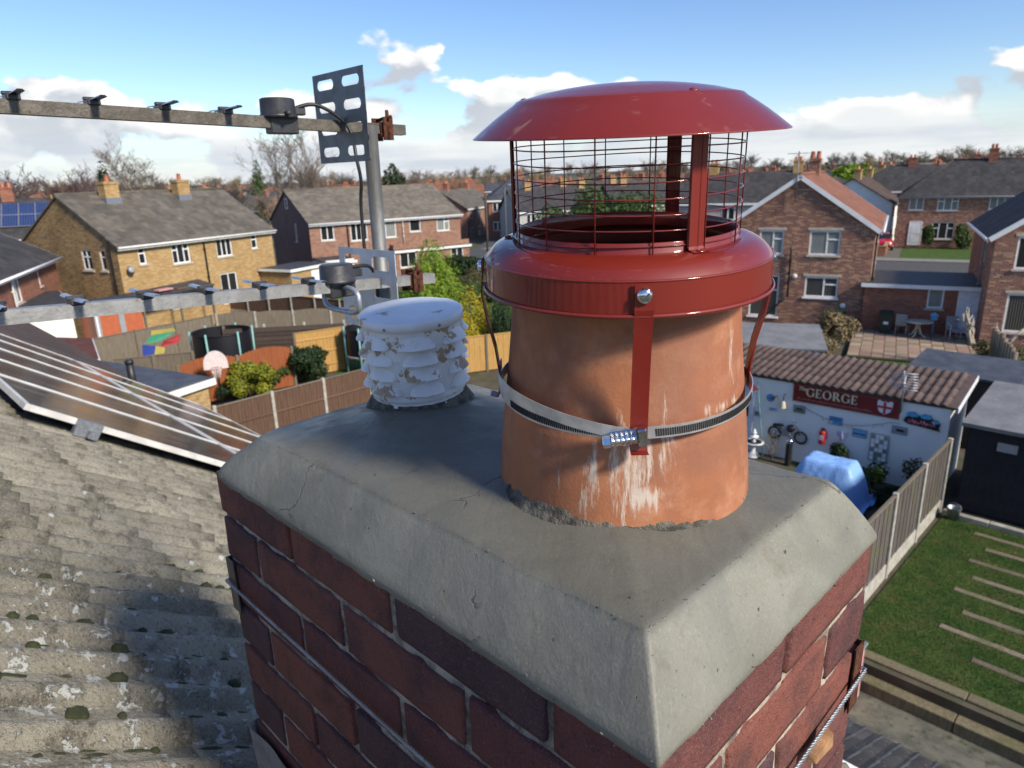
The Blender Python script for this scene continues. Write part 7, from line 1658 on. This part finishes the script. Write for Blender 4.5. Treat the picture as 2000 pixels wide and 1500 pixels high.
def conifer(label, x, y, w_, h, mat, n=5000, leaf=.09, seed=1, tips=1, cat='tree', name='conifer', group=None, power=1.0, z=0):
    r = random.Random(seed); t = thing(name, label, cat, (x, y, z), 0, group)
    tp = [(Vector((0, 0, 0)), h, w_*.5)]
    for k in range(tips-1): a = r.uniform(0, 6.28); d = w_*r.uniform(.15, .36); tp.append((Vector((d*math.cos(a), d*math.sin(a), 0)), h*r.uniform(.55, .9), w_*r.uniform(.2, .32)))
    def fn(r):
        b_, hh, ww = r.choices(tp, [q[1]*q[2] for q in tp])[0]; t_ = 1-math.sqrt(r.random()*.98); a = r.uniform(0, 6.28)
        lob = 1+.28*math.sin(a*5+t_*9+b_.x*7)+.22*nz((math.cos(a)*2, math.sin(a)*2, t_*7+seed))
        rad = ww*(1-t_)**power*lob*(.55+.5*math.sqrt(r.random())); d = Vector((math.cos(a), math.sin(a), .7))
        return b_+Vector((rad*math.cos(a), rad*math.sin(a), t_*hh*(.98)+.04*hh)), d.normalized()
    link('crown', foliage(seed, n, leaf, fn, mat, .55), t)
    g = MB(); g.tube([(0, 0, -.2), (0, 0, h*.85)], [.05*w_, .01*w_], 6); g.build('trunk', MT['bark'], t); return t
conifer('bright lime green feathery conifer behind the louvred vent', -4.0, 36.6, 3.9, 4.7, 'leaf_lime', 34000, .12, 3, 9, power=.55)
conifer('golden yellow conifer left of the chimney cowl', -1.75, 30.6, 2.3, 3.1, 'leaf_gold', 11000, .09, 5, 6, power=.55)
conifer('very dark conifer squeezed against the cowl strap', -.35, 29.9, 1.5, 3.0, 'leaf_dark', 5000, .10, 6, 2, power=.6)
conifer('narrow dark cypress on the left skyline', -48.5, 87.5, 2.4, 10.6, 'leaf_dark', 2500, .4, 7, 1, power=.45)
conifer('dark green conifer on the skyline beside the mast', -13.9, 88.9, 7, 9.6, 'leaf_dark', 5000, .45, 8, 4, power=.7)
conifer('small pointed green conifer among the far woods', -52, 152, 4, 12.5, 'leaf_mid', 1500, .5, 9, 1, power=.6)
bush('yellow-green bush in front of the orange fence', -9.75, 24.8, 1.7, 1.65, 'leaf_yellowgreen', 6000, .07, 11)
bush('dark low shrub left of the yellow-green bush', -10.55, 24.7, 1.1, .95, 'leaf_dark', 2500, .07, 12); bush('big dark green laurel bush before the yellow panel', -8.45, 26.8, 2.1, 1.65, 'leaf_dark', 6000, .09, 13); bush('mid green bush between the yellow-green and laurel bushes', -9.25, 26.2, 1.3, 1.35, 'leaf_mid', 3500, .08, 14)
bush('dark clipped hedge by the road beyond the lime conifer', -3.6, 58.0, 4.5, 1.7, 'leaf_dark', 5000, .14, 15, nc=14); bush('olive hedge bank left of the cowl collar', -1.6, 53.5, 4.5, 1.8, 'leaf_olive', 5000, .13, 16, nc=14); bush('low olive scrub below the hedge bank', -3.3, 48.5, 5.0, 1.3, 'leaf_olive', 5000, .12, 17, nc=14)
bush('mid green shrub under the olive hedge', -2.0, 44.0, 3.6, 1.5, 'leaf_mid', 4500, .11, 19, nc=12)
bush('tall straw coloured dead shrub at the terrace corner', 13.7, 28.8, 1.9, 2.0, 'leaf_straw', 5000, .09, 21, nc=12); bush('straw coloured dead grasses beside the grey shed', 12.1, 26.8, 1.6, 1.4, 'leaf_straw', 4000, .08, 22); bush('bright yellow flowering shrub in the flower bed', 12.6, 29.6, .75, .75, 'leaf_yellow', 1800, .07, 23, nc=5)
bush('small red leaved shrub in the flower bed', 11.7, 29.3, .9, .75, 'leaf_red', 1600, .07, 24, nc=5); bush('low green shrub in front of the flower bed', 11.7, 26.9, 1.5, .6, 'leaf_mid', 2500, .08, 25); bush('dark shrub behind the pot strap in the flower bed', 10.8, 27.3, 1.3, .75, 'leaf_dark', 2200, .08, 26)
bush('upright clipped green shrub left of the far house window', 38.95, 65.0, 1.3, 2.5, 'leaf_mid', 1600, .14, 27); bush('round green shrub right of the far house window', 41.4, 63.6, 1.9, 2.6, 'leaf_mid', 2200, .15, 28)
bush('dry brown bramble mound below the right brick house', 16.6, 22.6, 1.6, 1.3, 'leaf_straw', 3500, .08, 29); bush('dark shrub under the right brick house wall', 19.2, 26.2, 2.0, 1.0, 'leaf_olive', 3000, .08, 30)
bush('dense dark round shrub against the cream garage wall', -5.68, 17.2, .72, .95, 'leaf_dark', 3500, .05, 31, nc=7, frame=True); bush('thin leafy plant in front of the leaded panel', -4.75, 16.95, .75, .8, 'leaf_mid', 900, .06, 32, frame=True); bush('wispy shrub at the right end of the cream garage wall', -3.85, 17.2, .8, 1.05, 'leaf_olive', 700, .05, 33, frame=True); bush('low dark ground plants between tarpaulin and fence', -4.1, 16.3, .9, .4, 'leaf_dark', 1500, .05, 34, frame=True)
branchy('rose_bush', 'bare twiggy rose bush beside the black bollard lamp', 'bush', F(-7.4, 17.1, 0), 5, MT['twig_olive'], .75, 4, .7, .012)
bush('broad green tree seen through the cowl cage', 8.6, 58.0, 8.5, 7.6, 'leaf_mid', 14000, .22, 41, 'tree', 'tree', 16); bush('second green tree seen through the cowl cage at its left', 3.4, 56.0, 5.0, 6.4, 'leaf_mid', 8000, .2, 42, 'tree', 'tree', 12)

# ================================================================== the rest of the town
def far_proto(W, D, eave, ridge, wm, rm, hip=0, seed=0, nch=1, brickc='old_red_brick'):
    t = bpy.data.objects.new('far_house', None); COL.objects.link(t)
    g = MB(); v = .25; sl = (ridge-eave)/(D/2); ez = eave-sl*v
    for O, ux, ww, nr in (((0,0,0), (1,0,0), W, (0,-1,0)), ((0,D,0), (0,-1,0), D, (-1,0,0)), ((W,0,0), (0,1,0), D, (1,0,0)), ((W,D,0), (-1,0,0), W, (0,1,0))):
        O_, u_ = Vector(O), Vector(ux); g.quad(O_+Vector((0,0,-.4)), O_+u_*ww+Vector((0,0,-.4)), O_+u_*ww+Vector((0,0,eave)), O_+Vector((0,0,eave)))
        if not hip and nr[0]: g.tri(O_+Vector((0,0,eave)), O_+u_*ww+Vector((0,0,eave)), O_+u_*(ww/2)+Vector((0,0,ridge-.1)))
    g.build('wall', MT[wm], t)
    g = MB(); A_, B_, C_, D2 = (-v, -v, ez), (W+v, -v, ez), (W+v-(hip+v if hip else 0), D/2, ridge), (-v+hip, D/2, ridge)
    g.slab(A_, B_, C_, D2, .1); g.slab((W+v, D+v, ez), (-v, D+v, ez), D2, C_, .1)
    if hip: g.slab((-v, D+v, ez), A_, D2, (D2[0]+.01, D2[1]+.01, D2[2]), .1); g.slab(B_, (W+v, D+v, ez), C_, (C_[0]-.01, C_[1]-.01, C_[2]), .1)
    rf = g.build('roof', MT[rm], t)
    g = MB(); g.box(-v, W+v, -v-.03, -v, ez-.2, ez-.02); g.box(-v, W+v, D+v, D+v+.03, ez-.2, ez-.02); g.build('fascia', MT['upvc'], rf)
    for k in range(nch):
        cx = W*(.5 if nch == 1 else (.2+.6*k/(nch-1))); g = MB(); g.box(cx-.4, cx+.4, D/2-.35, D/2+.35, ridge-.8, ridge+.7); g.box(cx-.45, cx+.45, D/2-.4, D/2+.4, ridge+.7, ridge+.82); ck = g.build('chimney', MT[brickc], t)
        for s_ in (-1, 1): g = MB(); g.lathe([(.13, ridge+.8), (.11, ridge+1.15), (.08, ridge+1.15)], 8, Matrix.Translation((cx+s_*.2, D/2, 0))); g.build('chimney_pot', MT['terracotta_brick'], ck)
    wins = [(x, z) for z in (3.3, .9) for x in (W*.12, W*.36, W*.60, W*.84)]
    for fy, s_ in ((0, -1), (D, 1)):
        for (x, z) in wins:
            g = MB(); g.box(x-.55, x+.55, min(fy, fy+s_*.03), max(fy, fy+s_*.03), z, z+1.15); wd_ = g.build('window', MT['upvc'], t)
            for dx_ in (-.28, .28): g = MB(); g.box(x+dx_-.21, x+dx_+.21, min(fy+s_*.02, fy+s_*.04), max(fy+s_*.02, fy+s_*.04), z+.08, z+1.07); g.build('pane', MT['window_glass'], wd_)
    return t
PROT = [far_proto(13, 8, 4.9, 7.3, 'red_brick', 'grey_brown_roof', 0, 1, 2), far_proto(12, 8, 4.9, 7.5, 'brown_brick', 'dark_roof', 3.8, 2, 1), far_proto(9, 8, 4.9, 7.4, 'old_red_brick', 'slate_blue_roof', 3.6, 3, 1), far_proto(13, 8.5, 5, 7.6, 'red_brick', 'terracotta_roof', 0, 4, 2), far_proto(12, 8, 4.9, 7.4, 'render_cream', 'brown_roof', 0, 5, 2, 'yellow_brick'), far_proto(12, 8, 4.9, 7.3, 'render_grey', 'dark_roof', 0, 6, 2, 'yellow_brick')]
def place_far(k, x, y, rz, label, group=None, z=0, sc=1):
    c = copy_tree(PROT[k]); c.location = (x, y, z); c.rotation_euler = (0, 0, rz); c.scale = (1, 1, sc); tag(c, label, 'house', group); return c
def az(u, d):           # bearing by lens column, distance d
    b_ = math.atan((u-987)/1351.4/cp); return (d*math.sin(b_), d*math.cos(b_))
spec = [(0, 915, 98, 1.25, 'brick house gable end with dark roof left of the cage', -1.2), (2, 955, 92, .1, 'blue-grey slate hipped house beyond the lime conifer', 0), (5, 1010, 84, .3, 'dark roofed house behind the left edge of the cage', -1.2), (5, 1075, 92, .25, 'dark roofed house with tall yellow chimney seen through the cage left', -1.0), (5, 1185, 88, .2, 'dark roofed house with yellow chimney seen through the cage middle', -1.0),
        (5, 1300, 66, -.42, 'grey rendered house with black roof left of the orange gable', .1), (1, 1610, 92, -.5, 'dark hipped roof house behind the orange tiled roof', 0), (4, 1690, 84, .95, 'dark roofed house with pale gables between the right hand houses', -1.0), (4, 1725, 96, .95, 'second dark roof with pale gable between the right hand houses', -.6), (1, 1745, 118, -.5, 'far dark hipped roof above the pale gables', .3)]
for k, u, d, rz, lab, dz_ in spec: x, y = az(u, d); place_far(k, x, y, rz, lab, None, dz_)
# left: roof with blue solar panels and others behind the yellow house
x, y = az(-60, 60); hs_ = place_far(1, x-3, y+1, .48, 'grey roofed house with blue solar panels behind the yellow gable', None, -.3)
for i in range(4):
    for j in range(2):
        t = thing('solar_panel', 'blue solar panel on the left grey roof, %s row, %s' % (['lower', 'upper'][j], ['leftmost', 'second from left', 'third from left', 'rightmost'][i]), 'solar panel', (0, 0, 0), 0, 'blue solar panels on the far roof')
        sl_ = math.atan2(7.5-4.9, 4.0);
        t.matrix_world = Matrix.Translation(hs_.location) @ Matrix.Rotation(.48, 4, 'Z') @ Matrix.Translation((4.6+i*1.04, .8, 4.9+.8*math.tan(sl_)+.14)) @ Matrix.Rotation(sl_, 4, 'X') @ Matrix.Translation((0, j*1.45, 0))
        g = MB(); g.bbox(0, 1.0, 0, 1.42, 0, .04, .006); g.build('frame', MT['metal_grey'], t); g = MB(); g.box(.02, .98, .02, 1.40, .035, .046); g.build('glass', MT['pv_blue'], t)
def sector(u): return 'left of the aerial mast' if u < 720 else 'between the mast and the cowl' if u < 990 else 'behind the cowl cage' if u < 1450 else 'right of the cowl'
rt_ = random.Random(77); placed = [az(u, d) for _, u, d, *_ in spec]+[(-16, 42), (-9, 58), (17, 38), (24, 33), (42, 66), (-24, 33), (-60, 45), (12, 66), (2, 60)]
nfar = 0
for d in [104, 114, 125, 138, 152, 168, 185, 205, 228, 255, 285, 320, 360]:
    u = -150+rt_.uniform(0, 150)
    while u < 2200:
        x, y = az(u, d+rt_.uniform(-5, 5)); step = rt_.uniform(13, 24)/d*1351*(1+.25*(d > 200))
        ok = all((x-a)**2+(y-b_)**2 > 16**2 for a, b_ in placed)
        if 15 < x < 55 and y < 95 and x > .42*y: ok = False
        if d < 105 and -60 < x < -12: ok = ok and rt_.random() < .3
        if d < 100 and 980 < u < 1450: ok = False
        if ok and nfar < 150:
            k = rt_.choices(range(6), [5, 3, 2, 3, 1, 1.2])[0]; place_far(k, x, y, rt_.choice([.1, .25, 1.7, 1.85, -.45, -.6]), 'distant %s among rooftops %s' % (['red brick house with grey-brown roof', 'brown brick house with dark hipped roof', 'brick house with blue slate hipped roof', 'brick house with orange tiled roof', 'cream rendered house with brown roof', 'grey rendered house with dark roof'][k], sector(u)), 'distant houses', rt_.uniform(-1.9, -.7)+(max(0, u-1200)/900)*(d/360)*3.5)
            placed.append((x, y)); nfar += 1
        u += step
def drop(p):
    for ch in list(KIDS.get(p.name, ())): drop(ch)
    bpy.data.objects.remove(p)
for p in PROT: drop(p)
# gently rising wooded ground at the back
g = MB(); n = 60; vs = []
for j in range(9):
    for i in range(n+1):
        u = -700+3600*i/n; d = 300+j*90; x, y = az(u, d); zz = -.5+max(0, (d-300))*.012*(1+.5*nz((u*.002, 3, 1)))+max(0, u-1100)/900*min(1, (d-300)/200+.3)*2.2
        vs.append((x, y, zz))
g.add(vs, [(j*(n+1)+i, j*(n+1)+i+1, (j+1)*(n+1)+i+1, (j+1)*(n+1)+i) for j in range(8) for i in range(n)], 0, True); struct(g.build('hill', MT['far_ground']))
# individual bare trees between the houses and along the skyline
nt_ = 0
for d, cnt, s0 in ((100, 9, .62), (130, 16, .64), (170, 26, .68), (215, 36, .74), (270, 56, .80), (340, 80, .88), (430, 105, 1.02)):
    for k in range(cnt):
        u = -250+2500*(k+rt_.uniform(.1, .9))/cnt
        if d < 120 and (980 < u < 1460 or u < 420): continue
        x, y = az(u, d+rt_.uniform(-14, 14)); s = s0*rt_.uniform(.75, 1.15)
        zz = max(0, d-300)*.012+max(0, u-1100)/900*min(1, max(0, (d-300)/200+.3))*2.0-.2
        nt_ += 1
        if nt_ % 13 == 0: continue
        kt = rt_.choices(range(5), [3, 2, 1.4, 2, 2])[0]; put_tree(TREES[kt], '%s %s %s' % (['broad brown bare tree', 'olive-brown bare tree', 'reddish bare tree', 'slender brown bare tree', 'wide olive-brown bare tree'][kt], 'in the woods along the skyline' if d > 190 else 'among the distant rooftops', sector(u)), x, y, s, rt_.uniform(0, 6.28), 'skyline trees' if d > 190 else 'trees among the rooftops', z=zz, wide=1.45 if d > 190 else 1.1)
evg = [conifer('evergreen tree among the distant roofs', 0, 0, 5, 8.5, 'leaf_mid', 1600, .5, 60, 3, power=.6), bush('evergreen tree among the distant roofs', 0, 0, 6, 6.5, 'leaf_dark', 2200, .4, 61, 'tree', 'tree', 10)]
for k in range(22):
    u = -100+2250*(k+rt_.random())/22; x, y = az(u, rt_.choice([110, 140, 175, 210, 260])); s = rt_.uniform(.6, 1.1)
    c_ = copy_tree(evg[k % 2]); c_.location = (x, y, 0); c_.scale = (s, s, s); c_.rotation_euler.z = rt_.uniform(0, 6); c_['label'] = '%s evergreen tree among the distant rooftops %s' % (['pointed', 'rounded dark'][k % 2], sector(u)); c_['group'] = 'distant evergreens'; c_['category'] = 'tree'
for p in evg: drop(p)
x, y = az(1720, 150); bush('rounded bright green tree on the right skyline', x, y, 7, 9.0, 'leaf_mid', 4000, .5, 71, 'tree', 'tree', 9, z=1)
x, y = az(1615, 140); bush('wide green tree left of the right skyline one', x, y, 9, 8.5, 'leaf_lime', 4000, .5, 72, 'tree', 'tree', 9, z=.5)
# telegraph pole by the road
x, y = az(950, 66); t = thing('telegraph_pole', 'thin dark telegraph pole beside the road left of the cage', 'pole', (x, y, 0)); g = MB(); g.tube([(0, 0, 0), (0, 0, 6.2)], .10, 8); g.build('pole', MT['bark'], t); g = MB(); g.box(-.5, .5, -.05, .05, 5.8, 5.92); g.build('crossarm', MT['bark'], t)
x, y = az(985, 66); t = thing('lamp_post', 'pale grey street lamp column left of the cage', 'lamp post', (x, y, 0)); g = MB(); g.tube([(0, 0, 0), (0, 0, 6.6), (.4, -.2, 6.9)], .08, 8); g.build('column', MT['metal_grey'], t); g = MB(); g.bbox(.3, .9, -.35, -.1, 6.85, 6.98, .02); g.build('lamp_head', MT['metal_grey'], t)
sheet('lawn', [(-12.5, 10.5), (-3.3, 10.5), (-3.3, 15.2), (-12.5, 15.2)], -.004, MT['lawn'], None, True)
sheet('lawn', [(-3.2, 35.2), (9.5, 33.5), (12.5, 46), (-1.5, 50)], .004, MT['lawn'])
sheet('lawn', [(-1.0, 28.9), (6.6, 24.9), (9.0, 32.2), (-1.6, 34.6)], -.002, MT['lawn'])
board_fence('fence', 'grey board fence crossing the gardens behind the chimney pot', (.9, 28.3), (6.9, 25.2), 1.6, MT['fence_weathered'], CP, 14, 4, each=False, gravel=False)
board_fence('fence', 'weathered board fence running back behind the chimney pot', (9.3, 32.6), (11.8, 46), 1.6, MT['fence_weathered'], CP, 14, 7, each=False, gravel=False)
sheet('road', [(-6, 57), (0, 54), (6, 92), (-2, 94)], -.012, MT['asphalt'])
